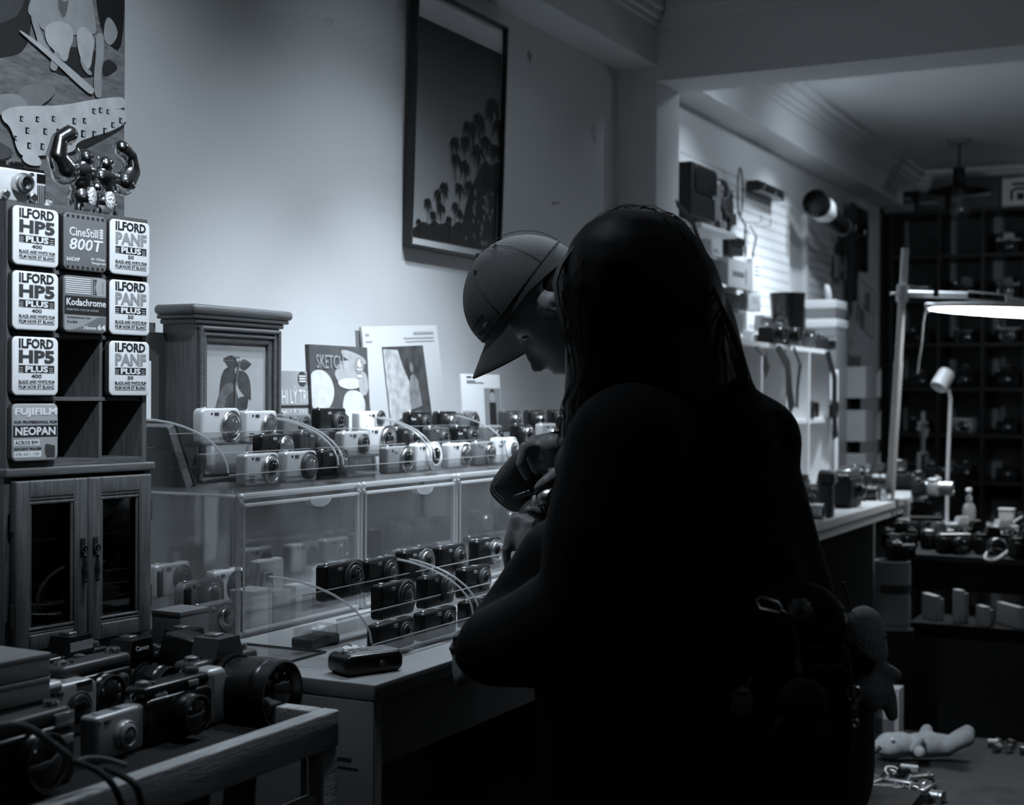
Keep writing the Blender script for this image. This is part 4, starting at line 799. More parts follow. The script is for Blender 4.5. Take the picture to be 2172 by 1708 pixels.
# ---- the man in the cap, bent over the camera pouch
man = thing('person', 'person in a curved brim cap and dark sweater bending over an open pouch', 'person', (2.50, .80, 0))
man_inv = Matrix.Translation((-2.50, -.80, 0))
def mloc(b): b.v = [tuple(man_inv @ V(p)) for p in b.v]; return b
H = at(1105, 610, 2.57); f = (-RT0 * .60 - UP0 * .80 + FW0 * .02).normalized(); c = (-RT0 * .80 + UP0 * .60).normalized(); s = f.cross(c).normalized(); c = s.cross(f)
b = MB(); head_loft(b, H, f, c, s)
for sg in (-1, 1): ear(b, H, f, c, s, sg)
nk = H + f * -.035 + c * -.09; sh = V((2.474, .965, 1.30)); ch = V((2.49, .93, 1.17)); hip = V((2.50, .80, .95))
caps(b, [(nk, .055), (sh + V((-.02, .03, .03)), .058), (sh, .085)]); caps(b, [(sh, .10), (ch, .125), (V((2.5, .84, 1.05)), .12), (hip, .125)])
lsh, rsh = sh + V((-.165, .02, -.01)), sh + V((.165, .0, -.01)); caps(b, [(lsh, .06), (sh, .08), (rsh, .06)])
lw = at(1205, 985, 2.47); lel = at(1330, 1090, 2.38); rw = at(1165, 1150, 2.60); rel = V((2.66, 1.02, 1.02))
caps(b, [(lsh, .055), (lel, .042), (lw, .030)]); caps(b, [(rsh, .055), (rel, .042), (rw, .030)])
for sx in (-.095, .095): caps(b, [(hip + V((sx, 0, -.05)), .085), (V((2.5 + sx, .845, .49)), .058), (V((2.5 + sx, .80, .09)), .042)]); caps(b, [(V((2.5 + sx, .80, .06)), .042), (V((2.5 + sx, .93, .035)), .032)])
# upper hand: closed over the edge of the pouch
pal = at(1165, 965, 2.475); caps(b, [(lw, .030), (at(1188, 968, 2.47), .033), (pal, .031)]); caps(b, [(at(1172, 945, 2.45), .022), (at(1172, 990, 2.50), .024)])
for k, (p0, p1, p2, p3, r) in enumerate((((1150, 940), (1112, 948), (1104, 985), (1118, 1012), .0098), ((1160, 935), (1130, 934), (1126, 972), (1138, 1000), .0102), ((1172, 934), (1150, 930), (1148, 966), (1158, 994), .0100), ((1184, 936), (1172, 934), (1172, 966), (1178, 990), .0088))):
    d = 2.445 + .020 * k; caps(b, [(at(*p0, d + .02), r), (at(*p1, d), r), (at(*p2, d), r * .92), (at(*p3, d + .012), r * .8)])
caps(b, [(at(1186, 1000, 2.45), .0125), (at(1160, 1020, 2.43), .011), (at(1142, 1034, 2.43), .009)])
# lower hand: fingers folded down around the pouch
caps(b, [(rw, .030), (at(1140, 1125, 2.52), .034), (at(1128, 1150, 2.50), .032)])
for k, (p0, p1, p2, p3, r) in enumerate((((1130, 1100), (1092, 1098), (1073, 1165), (1079, 1222), .0092), ((1140, 1112), (1119, 1110), (1103, 1180), (1107, 1242), .0094), ((1152, 1122), (1146, 1122), (1132, 1188), (1136, 1242), .0090), ((1166, 1132), (1170, 1136), (1160, 1188), (1162, 1230), .0082))):
    d = 2.50 - .014 * k; caps(b, [(at(*p0, d), r), (at(*p1, d), r), (at(*p2, d - .005), r * .95), (at(*p3, d + .004), r * .8)])
caps(b, [(at(1160, 1110, 2.47), .0125), (at(1140, 1088, 2.44), .011), (at(1122, 1082, 2.43), .009)])
blob(mloc(b), 'body', M_SKIN, .0055, 3, man)
q = MB(); eyes(H + man_inv.to_translation(), f, c, s, man)
def capdome(b, k, lo=0.0):
    N = 36; vs = []
    for j in range(13):
        e = lo + (pi / 2 - lo) * j / 12
        for i in range(N):
            a = 2 * pi * i / N; fr = cos(a) * (.118 if cos(a) > 0 else .106) * cos(e); vs.append(H + f * fr * k + s * sin(a) * .086 * cos(e) * k + c * (.100 * sin(e) * k - .006 + (.020 * (-cos(a)) if cos(a) < 0 else 0) * (1 - j / 12) * -1))
    fs = [[i + N * j, (i + 1) % N + N * j, (i + 1) % N + N * (j + 1), i + N * (j + 1)] for j in range(12) for i in range(N)]
    b.add(vs, fs); return b
def domept(a, e, k=1.0):
    fr = cos(a) * (.118 if cos(a) > 0 else .106) * cos(e); return H + f * fr * k + s * sin(a) * .086 * cos(e) * k + c * (.100 * sin(e) * k - .006)
cb = MB(); capdome(cb, 1.0, -.12); cap = mloc(cb).build('cap', M_CAP, man, 60)
sb = MB()
for a in (0, pi / 3, -pi / 3, 2 * pi / 3, -2 * pi / 3, pi): sb.tube([domept(a, e * pi / 2 / 14, 1.003) for e in range(0, 14)], .0007, 5)
sb.tube([domept(2 * pi * i / 40, 0.02, 1.006) for i in range(41)], .0012, 5); sb.tube([domept(a_, .30, 1.006) for a_ in [x / 10 for x in range(-8, 9)]], .0009, 5)
sb.sphere(domept(0, pi / 2), .006, n=10, m=6); mloc(sb).build('seam', mat('cap_seam', .04, .9), cap)
ey = MB()
for a in (2.1, -2.1, 1.1, -1.1): p_ = domept(a, 1.0, 1.004); ey.torus(p_, p_ - H, .0042, .0012, 12, 5)
mloc(ey).build('eyelet', M_MATTE, cap)
br = MB(); N = 20; rows_ = 8; vs = []
for side in (0, 1):
    for j in range(rows_):
        t = j / (rows_ - 1)
        for i in range(N + 1):
            ph = rad(-57 + 114 * i / N); rad_f = .112 + .068 * t * cos(ph * .8); rs_ = .084 + .004 * t
            drop = -.008 - .020 * t - (.058 * t + .006) * sin(ph) ** 2
            vs.append(H + f * (rad_f * cos(ph)) + s * (rs_ * sin(ph)) + c * (drop - .0035 * side))
fs = []
for side in (0, 1):
    o_ = side * rows_ * (N + 1)
    fs += [[o_ + i + (N + 1) * j, o_ + i + 1 + (N + 1) * j, o_ + i + 1 + (N + 1) * (j + 1), o_ + i + (N + 1) * (j + 1)] for j in range(rows_ - 1) for i in range(N)]
K = rows_ * (N + 1); j = rows_ - 1
fs += [[i + (N + 1) * j, i + 1 + (N + 1) * j, K + i + 1 + (N + 1) * j, K + i + (N + 1) * j] for i in range(N)]
for i in (0, N): fs += [[i + (N + 1) * j, i + (N + 1) * (j + 1), K + i + (N + 1) * (j + 1), K + i + (N + 1) * j] for j in range(rows_ - 1)]
br.add(vs, fs); mloc(br).build('brim', M_CAP, cap, 60)
em = MB(); rr = random.Random(5)
for w0 in (.30, .52):
    pts = []
    for i in range(16): a_ = w0 + .22 * i / 15; pts.append(domept(a_ * (-1 if s.dot(FWD) > 0 else 1), .13 + .035 * sin(i * 1.9) + (.03 if i in (0, 8) else 0), 1.012))
    em.tube(pts, .0007, 5)
mloc(em).build('embroidery', mat('embroidery_grey', .22, .8), cap)
hb = MB()
hb.sphere(H + f * -.024 + c * -.050, .078, (1, 1, 1), n=24, m=14); hb.sphere(H + f * -.030 + c * -.085, .060, (1, 1, 1), n=24, m=14)
blob(mloc(hb), 'hair', M_HAIR, .006, 3, man)
jb = MB(); caps(jb, [(sh + V((-.015, .02, .015)), .082), (sh, .115)]); caps(jb, [(sh, .125), (ch, .155), (V((2.5, .84, 1.04)), .155), (V((2.5, .81, .90)), .16)]); caps(jb, [(lsh, .085), (sh, .11), (rsh, .085)])
caps(jb, [(lsh, .082), (lel, .066), (at(1232, 985, 2.44), .048)]); caps(jb, [(rsh, .082), (rel, .066), (at(1190, 1160, 2.63), .046)])
blob(mloc(jb), 'sweater', M_SWT, .011, 3, man)
tb_ = MB(); caps(tb_, [(V((2.5, .80, .97)), .145), (V((2.5, .80, .90)), .15)])
for sx in (-.095, .095): caps(tb_, [(hip + V((sx, 0, -.06)), .105), (V((2.5 + sx, .845, .49)), .080), (V((2.5 + sx, .80, .12)), .070)])
blob(mloc(tb_), 'trousers', M_TRS, .016, 3, man)
for sx in (-.095, .095):
    fb = MB(); caps(fb, [(V((2.5 + sx, .78, .055)), .052), (V((2.5 + sx, .93, .042)), .042)]); fb.v = [(x, y, max(z, .0)) for x, y, z in fb.v]; mloc(fb).build('shoe', M_SHOE, man)

# ---- open canvas pouch in his hands
pch = thing('camera_pouch', 'open dark canvas camera pouch with double stitched flap and zip held in both hands', 'pouch', at(1150, 1080, 2.50))
po = pch.location.copy()
def ploc(b): b.v = [tuple(V(p) - po) for p in b.v]; return b
fl = MB(); rows3 = [[(1232, 905), (1180, 912), (1132, 925), (1100, 950)], [(1215, 940), (1150, 955), (1095, 968), (1062, 990)], [(1195, 985), (1130, 1000), (1075, 1008), (1031, 1034)], [(1190, 1030), (1140, 1045), (1080, 1046), (1042, 1057)], [(1190, 1075), (1150, 1088), (1112, 1086), (1085, 1092)]]
vs = []; 
for side in (0, 1):
    for j, r_ in enumerate(rows3):
        for i, p_ in enumerate(r_): vs.append(at(*p_, 2.53 - .05 * sin(pi * i / 3.2) + .012 * j + .004 * side))
nn = 20; fs = []
for side in (0, 1): fs += [[side * nn + i + 4 * j, side * nn + i + 1 + 4 * j, side * nn + i + 5 + 4 * j, side * nn + i + 4 + 4 * j] for j in range(4) for i in range(3)]
rim = [0, 1, 2, 3, 7, 11, 15, 19, 18, 17, 16, 12, 8, 4]; fs += [[rim[k], rim[(k + 1) % 14], nn + rim[(k + 1) % 14], nn + rim[k]] for k in range(14)]
fl.add(vs, fs); o = ploc(fl).build('flap', M_CANVAS, pch, 70); md = o.modifiers.new('s', 'SUBSURF'); md.levels = 2; md.render_levels = 2
stt = MB()
for off in (7, 13):
    line = [(1062 + off, 990 + off * .4), (1046 + off, 1012 + off * .2), (1033 + off, 1034), (1044 + off * .7, 1054 - off * .6), (1064 + off * .5, 1074 - off)]
    for (a, c_), (d_, e_) in zip(line, line[1:]):
        for t in range(5): stt.tube([at(a + (d_ - a) * (t + u) / 5, c_ + (e_ - c_) * (t + u) / 5, 2.512) for u in (.1, .7)], .0007, 5)
ploc(stt).build('stitching', M_STITCH, pch)
bg = MB(); caps(bg, [(at(1150, 1105, 2.53), .045), (at(1190, 1130, 2.53), .055), (at(1165, 1170, 2.55), .05)]); blob(ploc(bg), 'pouch_body', M_CANVAS, .008, 3, pch)
z_ = MB(); z_.tube([at(x, y, 2.455) for x, y in ((1108, 1058), (1122, 1050), (1136, 1046), (1150, 1034), (1172, 1022), (1196, 1016))], .0030, 6); ploc(z_).build('zip', M_MATTE, pch)
zb_ = MB(); zb_.rbox((0, 0, 0), (.030, .002, .008), .002, .0006, rot=Matrix(((RT0.x, FW0.x, 0), (RT0.y, FW0.y, 0), (RT0.z, FW0.z, 1))) @ Euler((0, -.35, 0)).to_matrix()); o = zb_.build('zip_pull', M_STEEL, pch); o.location = at(1108, 1050, 2.45) - po
tin_o = thing('camera_tin', 'rounded pale metal lens drum with dark lettering peeking out of the open pouch', 'tin', at(1165, 1062, 2.475)); M_T = Matrix(((RT0.x, FW0.x, 0), (RT0.y, FW0.y, 0), (RT0.z, FW0.z, 1))) @ Euler((0, -.22, 0)).to_matrix()
tin_o.rotation_euler = M_T.to_euler()
MB().lathe([(.030, -.020), (.030, .0), (.031, .002), (.031, .006), (.028, .016), (.018, .024), (.0004, .026)], n=30).build('drum', M_STEEL, tin_o)
lt = MB(); lt.text('inté', (-.024, -.013, .016, .003), 0, .02); lt.v = [(.0305 * sin(x / .0305), -.0308 * cos(x / .0305) + y, z) for x, y, z in lt.v]; lt.build('lettering', M_INK, tin_o)

# ---- the person with long dark hair, seen from behind
wo = thing('person', 'person with long dark hair and black padded jacket seen from behind', 'person', (2.0, .60, 0)); wi = Matrix.Translation((-2.0, -.60, 0))
def wloc(b): b.v = [tuple(wi @ V(p)) for p in b.v]; return b
H2 = at(1338, 600, 2.04); f2 = V((.15, .96, -.22)).normalized(); c2 = (UP0 - f2 * UP0.dot(f2)).normalized(); s2 = f2.cross(c2)
b = MB(); head_loft(b, H2, f2, c2, s2, .86)
for sg in (-1, 1): ear(b, H2, f2, c2, s2, sg, .86)
n2 = H2 - c2 * .11 - f2 * .03; s2c = at(1420, 930, 2.06); p2 = at(1460, 1250, 2.06); hp = V((2.0, .60, .90))
caps(b, [(n2, .052), (s2c + V((0, 0, .05)), .055), (s2c, .08)]); caps(b, [(s2c, .10), (p2, .12), (hp, .13)])
ls, rs2 = s2c + V((-.15, 0, -.01)), s2c + V((.15, 0, -.01)); caps(b, [(ls, .05), (s2c, .08), (rs2, .05)])
le = at(1275, 1290, 1.90); lh = at(1060, 1372, 2.06); re2 = s2c + V((.20, .10, -.26)); rh2 = at(1150, 1330, 2.28)
caps(b, [(ls, .05), (le, .04), (lh, .028)]); caps(b, [(rs2, .05), (re2, .04), (rh2, .028)])
def hand(b, w, d, sd, n_):
    """palm with four bent fingers and a side thumb"""
    pm = w + d * .05; caps(b, [(w, .026), (pm, .030), (pm + sd * .014, .024), (pm - sd * .014, .024)])
    for k in range(4):
        a0 = pm + d * .034 + sd * (.026 - .0172 * k); L = (.036, .041, .038, .030)[k]; a1 = a0 + d * L * .9 - n_ * .010; a2 = a1 + d * L * .45 - n_ * .022; caps(b, [(pm + sd * (.02 - .013 * k), .010), (a0, .0092), (a1, .0085), (a2, .0072)])
    t0 = w + d * .025 + sd * .026; t1 = t0 + d * .030 + sd * .022; caps(b, [(w + sd * .01, .013), (t0, .012), (t1, .0105), (t1 + d * .026 - n_ * .008, .0085)])
dl = (lh - le).normalized(); hand(b, lh, dl, V((.2, 0, .98)).normalized(), V((-.9, .3, .2)).normalized()); dr_ = (rh2 - re2).normalized(); hand(b, rh2, dr_, V((-.2, 0, .98)).normalized(), V((.9, .3, .1)).normalized())
for sx in (-.085, .085): caps(b, [(hp + V((sx, 0, -.05)), .085), (V((2.0 + sx, .62, .46)), .055), (V((2.0 + sx, .58, .09)), .04)]); caps(b, [(V((2.0 + sx, .58, .06)), .04), (V((2.0 + sx, .70, .035)), .03)])
blob(wloc(b), 'body', M_SKIN, .0065, 3, wo); eyes(H2 + wi.to_translation(), f2, c2, s2, wo, .86)
j = MB(); D = 2.07
def a_(px, py, d=D): return at(px, py, d)
caps(j, [(a_(1415, 900), .095), (a_(1450, 985), .150), (a_(1440, 1100), .168), (a_(1440, 1250), .195), (a_(1450, 1420), .215), (a_(1460, 1600), .22), (a_(1470, 1760), .215)])
caps(j, [(a_(1560, 905), .062), (a_(1618, 975), .056), (a_(1560, 1050), .10), (a_(1600, 1200), .10), (a_(1640, 1330), .10)]); caps(j, [(a_(1480, 900), .085), (a_(1600, 940), .07)])
caps(j, [(ls, .085), (s2c, .11), (rs2, .085)]); caps(j, [(ls, .088), (at(1285, 1150, 1.90), .085), (le, .085), (at(1160, 1345, 1.97), .075), (at(1052, 1372, 2.05), .058), (at(1018, 1384, 2.06), .040)]); caps(j, [(rs2, .085), (re2, .075), (at(1195, 1325, 2.27), .052)])
caps(j, [(at(1120, 1270, 2.1), .05), (at(1200, 1200, 2.1), .075), (at(1060, 1330, 2.1), .045)])
blob(wloc(j), 'jacket', M_JKT, .011, 4, wo)
hr = MB(); caps(hr, [(a_(1335, 590, 2.03), .098), (a_(1360, 597, 2.05), .102), (a_(1376, 640, 2.05), .108), (a_(1382, 690, 2.06), .108), (a_(1392, 800, 2.06), .112), (a_(1405, 900, 2.06), .115), (a_(1420, 1010, 2.06), .09)])
caps(hr, [(a_(1312, 560, 2.04), .074), (a_(1300, 640, 2.03), .068), (a_(1300, 760, 2.03), .068), (a_(1290, 860, 2.02), .062), (a_(1285, 930, 2.02), .04)]); caps(hr, [(a_(1430, 600, 2.08), .062), (a_(1474, 700, 2.08), .062), (a_(1508, 790, 2.07), .054), (a_(1512, 860, 2.05), .04)])
hair = blob(wloc(hr), 'hair', M_HAIR, .008, 4, wo)
rr = random.Random(11); sb = MB()
def strand(pts, r0=.0011, d0=2.02): sb.tube([at(x, y, d0) for x, y in pts], r0, 4, r0 * .4)
for k in range(46):      # outer lengths down the back
    o_ = rr.uniform(0, 1); x0, y0 = 1400 + 70 * o_, 455 + 60 * o_; e_ = rr.uniform(-20, 40)
    strand([(x0, y0), (1478 + e_ * .3, 560), (1515 + e_ * .6, 660), (1542 + e_ * .8, 740), (1562 + e_ + rr.uniform(-8, 8), 800 + rr.uniform(0, 50)), (1572 + e_ * 1.3 + rr.uniform(-12, 10), 850 + rr.uniform(0, 60))], rr.uniform(.0008, .0018), rr.uniform(1.98, 2.10))
for k in range(30):      # inner lengths in front of the chest
    e_ = rr.uniform(-14, 24); strand([(1292 + e_ * .5, 520), (1250 + e_, 545), (1206 + e_, 620), (1212 + e_, 720), (1222 + e_ + rr.uniform(-8, 8), 800), (1206 + e_ * 1.2 + rr.uniform(-10, 6), 860), (1204 + e_ * 1.6 + rr.uniform(-12, 8), 905 + rr.uniform(0, 40))], rr.uniform(.0008, .0018), rr.uniform(1.96, 2.04))
for k in range(26):      # fly-away hairs over the crown
    a0 = rr.uniform(-2.6, -.6); R_ = rr.uniform(148, 160); a1 = a0 + rr.uniform(.35, .8); strand([(1350 + R_ * cos(a0 + (a1 - a0) * t / 5), 592 + (R_ + 4 * sin(t)) * sin(a0 + (a1 - a0) * t / 5)) for t in range(6)], .0006, rr.uniform(2.02, 2.1))
wloc(sb).build('loose_strand', M_HAIR, wo)
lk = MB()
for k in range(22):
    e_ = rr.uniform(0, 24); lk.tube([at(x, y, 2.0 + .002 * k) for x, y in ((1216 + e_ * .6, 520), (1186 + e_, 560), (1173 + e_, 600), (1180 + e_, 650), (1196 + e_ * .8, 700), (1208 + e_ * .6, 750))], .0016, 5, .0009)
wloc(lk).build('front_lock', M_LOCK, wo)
t_ = MB(); caps(t_, [(V((2.0, .60, .92)), .15), (V((2.0, .60, .84)), .15)])
for sx in (-.085, .085): caps(t_, [(V((2.0 + sx, .60, .82)), .10), (V((2.0 + sx, .62, .46)), .075), (V((2.0 + sx, .58, .12)), .065)])
blob(wloc(t_), 'trousers', M_TRS, .016, 3, wo)
for sx in (-.085, .085):
    fb = MB(); caps(fb, [(V((2.0 + sx, .56, .05)), .048), (V((2.0 + sx, .70, .04)), .038)]); fb.v = [(x, y, max(z, 0)) for x, y, z in fb.v]; wloc(fb).build('shoe', M_SHOE, wo)

# ---- her backpack and the charms hanging from it
bp0 = at(1640, 1470, 1.97); bk = thing('backpack', 'black backpack with dangling charms worn over the black padded jacket', 'backpack', bp0)
Rb = Matrix(((RT0.x, FW0.x, 0), (RT0.y, FW0.y, 0), (0, 0, 1))); bk.rotation_euler = (Rb @ Euler((0, 0, .25)).to_matrix()).to_euler()
MB().rbox((0, .0, -.01), (.15, .20, .33), .05, .05, 6, 5).build('bag_body', mat('black_nylon', .005, .8, spec=.2), bk); MB().rbox((.0, -.105, -.04), (.12, .03, .20), .03, .012, 5, 4).build('front_pocket', MATS['black_nylon'], bk)
MB().band([(-.06, -.10, .10), (-.02, -.108, .112), (.05, -.108, .10), (.07, -.085, .09)], .020, .004).build('flap_strap', M_MATTE, bk); MB().torus((0, 0, .155), (0, 1, 0), .03, .006, 18, 8, 0, 180).build('carry_loop', M_MATTE, bk)
MB().tube([(-.055, -.106, .075), (0, -.122, .083), (.055, -.106, .075)], .0022, 6).build('zip', M_MATTE, bk)
CD = 1.80
def charm(name, label, cat, px, py, d=CD): return thing(name, label, cat, at(px, py, d), rot=Rb.to_euler())
k_ = CD / FPX
g = charm('carabiner', 'small grey carabiner clip high on the black backpack', 'clip', 1632, 1284); B_ = MB(); pts = [(-.017 + .0, 0, .006), (-.010, 0, .010), (.010, 0, .004), (.016, 0, -.004), (.012, 0, -.009), (-.012, 0, -.004), (-.017, 0, .006)]; B_.tube(pts, .0018, 6); B_.build('clip_frame', M_STEEL, g); MB().tube([(.014, 0, -.006), (.028, 0, -.012)], .0014, 6).build('ring', M_STEEL, g)
g = charm('pompom_charm', 'speckled grey fluffy pompom on the black backpack', 'charm', 1698, 1292); B_ = MB(); rr = random.Random(2)
for k in range(420):
    u = V((rr.gauss(0, 1), rr.gauss(0, 1), rr.gauss(0, 1))).normalized(); B_.tube([u * .006, u * rr.uniform(.011, .0155)], .0012, 4, .0007)
B_.build('fluff', mat('fluff_grey', .35, .9, noise=.7, nscale=90), g)
def chain(px0, py0, px1, py1, label, d=CD, n=16):
    g = thing('bead_chain', label, 'chain', at(px0, py0, d)); o_ = g.location.copy(); B_ = MB()
    for k in range(n): B_.sphere(at(px0 + (px1 - px0) * k / (n - 1) + 4 * sin(3 * k / n), py0 + (py1 - py0) * k / (n - 1), d) - o_, .0022, n=8, m=5)
    B_.build('bead', M_DARK, g); B_ = MB(); B_.cyl(at(px1, py1, d) - o_, at(px1 + 5, py1 + 34, d) - o_, .0034, n=10); B_.build('clasp', M_STEEL, g)
chain(1681, 1330, 1690, 1395, 'thin dark bead chain with a silver clasp over the round dark plush'); chain(1792, 1372, 1806, 1455, 'dark bead chain ending in shiny clips beside the hanging plush toy', 1.78, 18)
g = charm('plush_charm', 'round black plush ball charm hanging on the bead chain', 'charm', 1702, 1490, 1.77); B_ = MB(); B_.sphere((0, 0, 0), .032, (1, .8, .95)); B_.sphere((.004, 0, -.045), .026, (1.1, .8, 1.1)); B_.sphere((-.026, 0, -.03), .010); B_.sphere((.030, 0, -.032), .010)
blob(B_, 'plush_body', mat('black_plush', .010, .95, bump=.4, bscale=300), .004, 3, g); MB().tube([(0, -.027, .010), (.01, -.026, .004)], .0012, 5).build('stitched_mouth', M_DARK, g)
g = charm('mouse_charm', 'small grey blank faced pouch charm hanging low on the backpack', 'charm', 1574, 1487, 1.80); B_ = MB(); B_.sphere((0, 0, 0), .0145, (.95, .6, 1.3)); B_.sphere((0, 0, -.006), .0145, (1, .6, 1.1)); blob(B_, 'charm_body', mat('grey_felt', .13, .9), .002, 2, g); MB().bx(-.009, -.0095, .010, .008, -.0085, .0125).build('slot', M_INK, g); MB().tube([(.006, 0, .018), (.012, 0, .030)], .0014, 5).build('cord', M_GREY, g)
g = charm('white_tag', 'small blank pale label tag hanging under the round dark plush', 'tag', 1647, 1553, 1.80); MB().rbox((0, 0, 0), (.026, .0012, .0095), .0006, .0004, rot=Euler((0, -.38, 0)).to_matrix()).build('label_card', mat('tag_card', .32, .7), g)
g = charm('metal_clip', 'cluster of shiny chrome swivel clips beside the hanging plush toy', 'clip', 1812, 1482, 1.79); B_ = MB(); B_.torus((0, 0, .006), (0, 1, 0), .009, .0016, 18, 6); B_.lathe([(.003, 0), (.0045, .004), (.003, .010), (.005, .014)], (0, 0, -.020), n=12); B_.torus((.002, 0, -.03), (1, .4, 0), .006, .0013, 16, 6); B_.build('clip_body', M_CHROME, g)
# hanging plush toy
M_PLUSH = mat('grey_plush', .5, .95, noise=.25, nscale=60, bump=.6, bscale=350)
g = thing('plush_toy', 'large round headed grey plush toy hanging off the back of the backpack', 'plush toy', at(1836, 1372, 1.98)); o_ = g.location.copy(); B_ = MB(); d = 1.98
def q_(px, py, dd=0): return at(px, py, d + dd) - o_
B_.sphere(q_(1832, 1352), .034, (.98, .9, 1.28), n=18, m=12); B_.sphere(q_(1838, 1378), .032, (1, .9, 1.1), n=18, m=12)
caps(B_, [(q_(1828, 1428), .020), (q_(1838, 1458), .026), (q_(1846, 1485), .018)]); caps(B_, [(q_(1862, 1420), .012), (q_(1885, 1424), .010), (q_(1902, 1432), .008)]); caps(B_, [(q_(1868, 1440), .013), (q_(1884, 1478), .012), (q_(1892, 1518), .009)]); caps(B_, [(q_(1812, 1470), .012), (q_(1806, 1500), .010)])
blob(B_, 'plush_body', M_PLUSH, .004, 3, g); B_ = MB()
for px, py in ((1873, 1350), (1880, 1352)): B_.sphere(q_(px, py, -.018), .0022, n=8, m=6)
B_.build('bead_eye', M_BLACK, g); MB().band([q_(1790, 1360, -.034), q_(1812, 1395, -.036), q_(1850, 1420, -.03)], .022, .004, (0, 0, 1)).build('harness_strap', M_MATTE, g)
MB().tube([q_(1770, 1255), q_(1783, 1285), q_(1806, 1302), q_(1800, 1270), q_(1788, 1235)], .0018, 6).build('hanging_loop', M_DARK, g)
# ------------------------------------------------------------------ single lens reflex cameras and loose lenses
def slr(loc, label, rz=0.0, k=1.0, body=None, top=None, lens=(.033, .055), word=None, hump=True, cap_=False, grip=True, ring=None, tilt=0.0, w=.138, h=.082, d=.045, group=None, name='reflex_camera'):
    body = body or M_MATTE; top = top or M_BLACK; ring = ring or M_BLACK
    g = thing(name, label, 'camera', loc, group=group, rot=Euler((tilt, 0, rz))); w, h, d = w * k, h * k, d * k; lr, ll = lens[0] * k, lens[1] * k
    MB().rbox((0, 0, h * .38), (w, d, h * .76), .012 * k, .006 * k).build('body', body, g); MB().rbox((0, 0, h * .86), (w * .985, d * .85, h * .20), .010 * k, .006 * k).build('top_plate', top, g)
    z = h * .42; yf = -d / 2
    b = MB(); b.lathe([(lr * 1.02, 0), (lr * 1.02, ll * .12), (lr * .93, ll * .13), (lr * .93, ll * .35), (lr, ll * .36)] + [(lr * (1.0 + (.012 if i % 2 else 0)), ll * (.38 + .03 * i)) for i in range(12)] + [(lr * .95, ll * .78), (lr, ll * .8), (lr, ll), (lr * .9, ll), (lr * .80, ll * .9)], (0, yf, z), (0, -1, 0), 36, True); b.build('lens_barrel', ring if not cap_ else M_BLACK, g)
    MB().lathe([(lr * .81, 0), (lr * .7, .003 * k), (lr * .4, .006 * k), (.0003, .007 * k)], (0, yf - ll * .9, z), (0, -1, 0), 28).build('lens_glass' if not cap_ else 'lens_cap', M_GLASS if not cap_ else M_DARK, g)
    MB().torus((0, yf - ll, z), (0, 1, 0), lr * .95, lr * .04, 32, 6).build('filter_ring', M_DARK if ring is M_BLACK else M_STEEL, g)
    if hump:
        b = MB(); pr = [(-.030 * k, h * .94), (.030 * k, h * .94), (.021 * k, h * 1.26), (-.021 * k, h * 1.26)]
        b.prism(pr, yf * .95, d * .45); b.build('prism_housing', top, g); MB().rbox((0, d * .1, h * 1.275), (.018 * k, .02 * k, .005 * k), .002, .001).build('hot_shoe', M_STEEL, g)
        if word: MB().text(word, (-.015 * k, h * 1.06, .015 * k, h * 1.15), yf * .95 - .0004, .012).build('lettering', M_PAPER if top is M_BLACK else M_INK, g)
    MB().lathe([(.010 * k, 0), (.010 * k, .006 * k), (.0085 * k, .008 * k)], (w * .36, 0, h * .955), (0, 0, 1), 20).build('mode_dial', M_STEEL if top is not M_BLACK else M_DARK, g)
    MB().lathe([(.009 * k, 0), (.009 * k, .005 * k), (.004 * k, .007 * k)], (-w * .38, 0, h * .955), (0, 0, 1), 18).build('rewind_knob', M_STEEL, g); MB().lathe([(.0045 * k, 0), (.004 * k, .003 * k)], (-w * .27, -d * .1, h * .955), (0, 0, 1), 12).build('shutter_button', M_CHROME, g)
    if grip: MB().rbox((-w * .43, yf - .006 * k, h * .40), (.022 * k, .026 * k, h * .78), .009 * k, .008 * k, 5, 4).build('grip', body, g)
    for sx in (-1, 1): MB().torus((sx * w * .505, 0, h * .80), (0, 1, 0), .005 * k, .0011 * k, 12, 5).build('strap_lug', M_STEEL, g)
    return g
def lens_(loc, label, r=.032, L=.07, axis=(0, 0, 1), body=None, name='camera_lens', band=None, group=None):
    g = thing(name, label, 'lens', loc, group=group); ax = V(axis).normalized()
    MB().lathe([(r * .88, 0), (r * .88, L * .1), (r, L * .12)] + [(r * (1 + (.03 if i % 2 else 0)), L * (.2 + .035 * i)) for i in range(10)] + [(r * .96, L * .62), (r, L * .7), (r, L), (r * .88, L), (r * .84, L * .94)], (0, 0, 0), ax, 28).build('barrel', body or M_BLACK, g)
    MB().lathe([(r * .84, 0), (r * .5, .004), (.0003, .006)], ax * L * .93, ax, 22).build('front_glass', M_GLASS, g)
    MB().lathe([(r * 1.015, 0), (r * 1.015, L * .06)], ax * L * .66, ax, 28).build('focus_ring', band or M_STEEL, g); return g

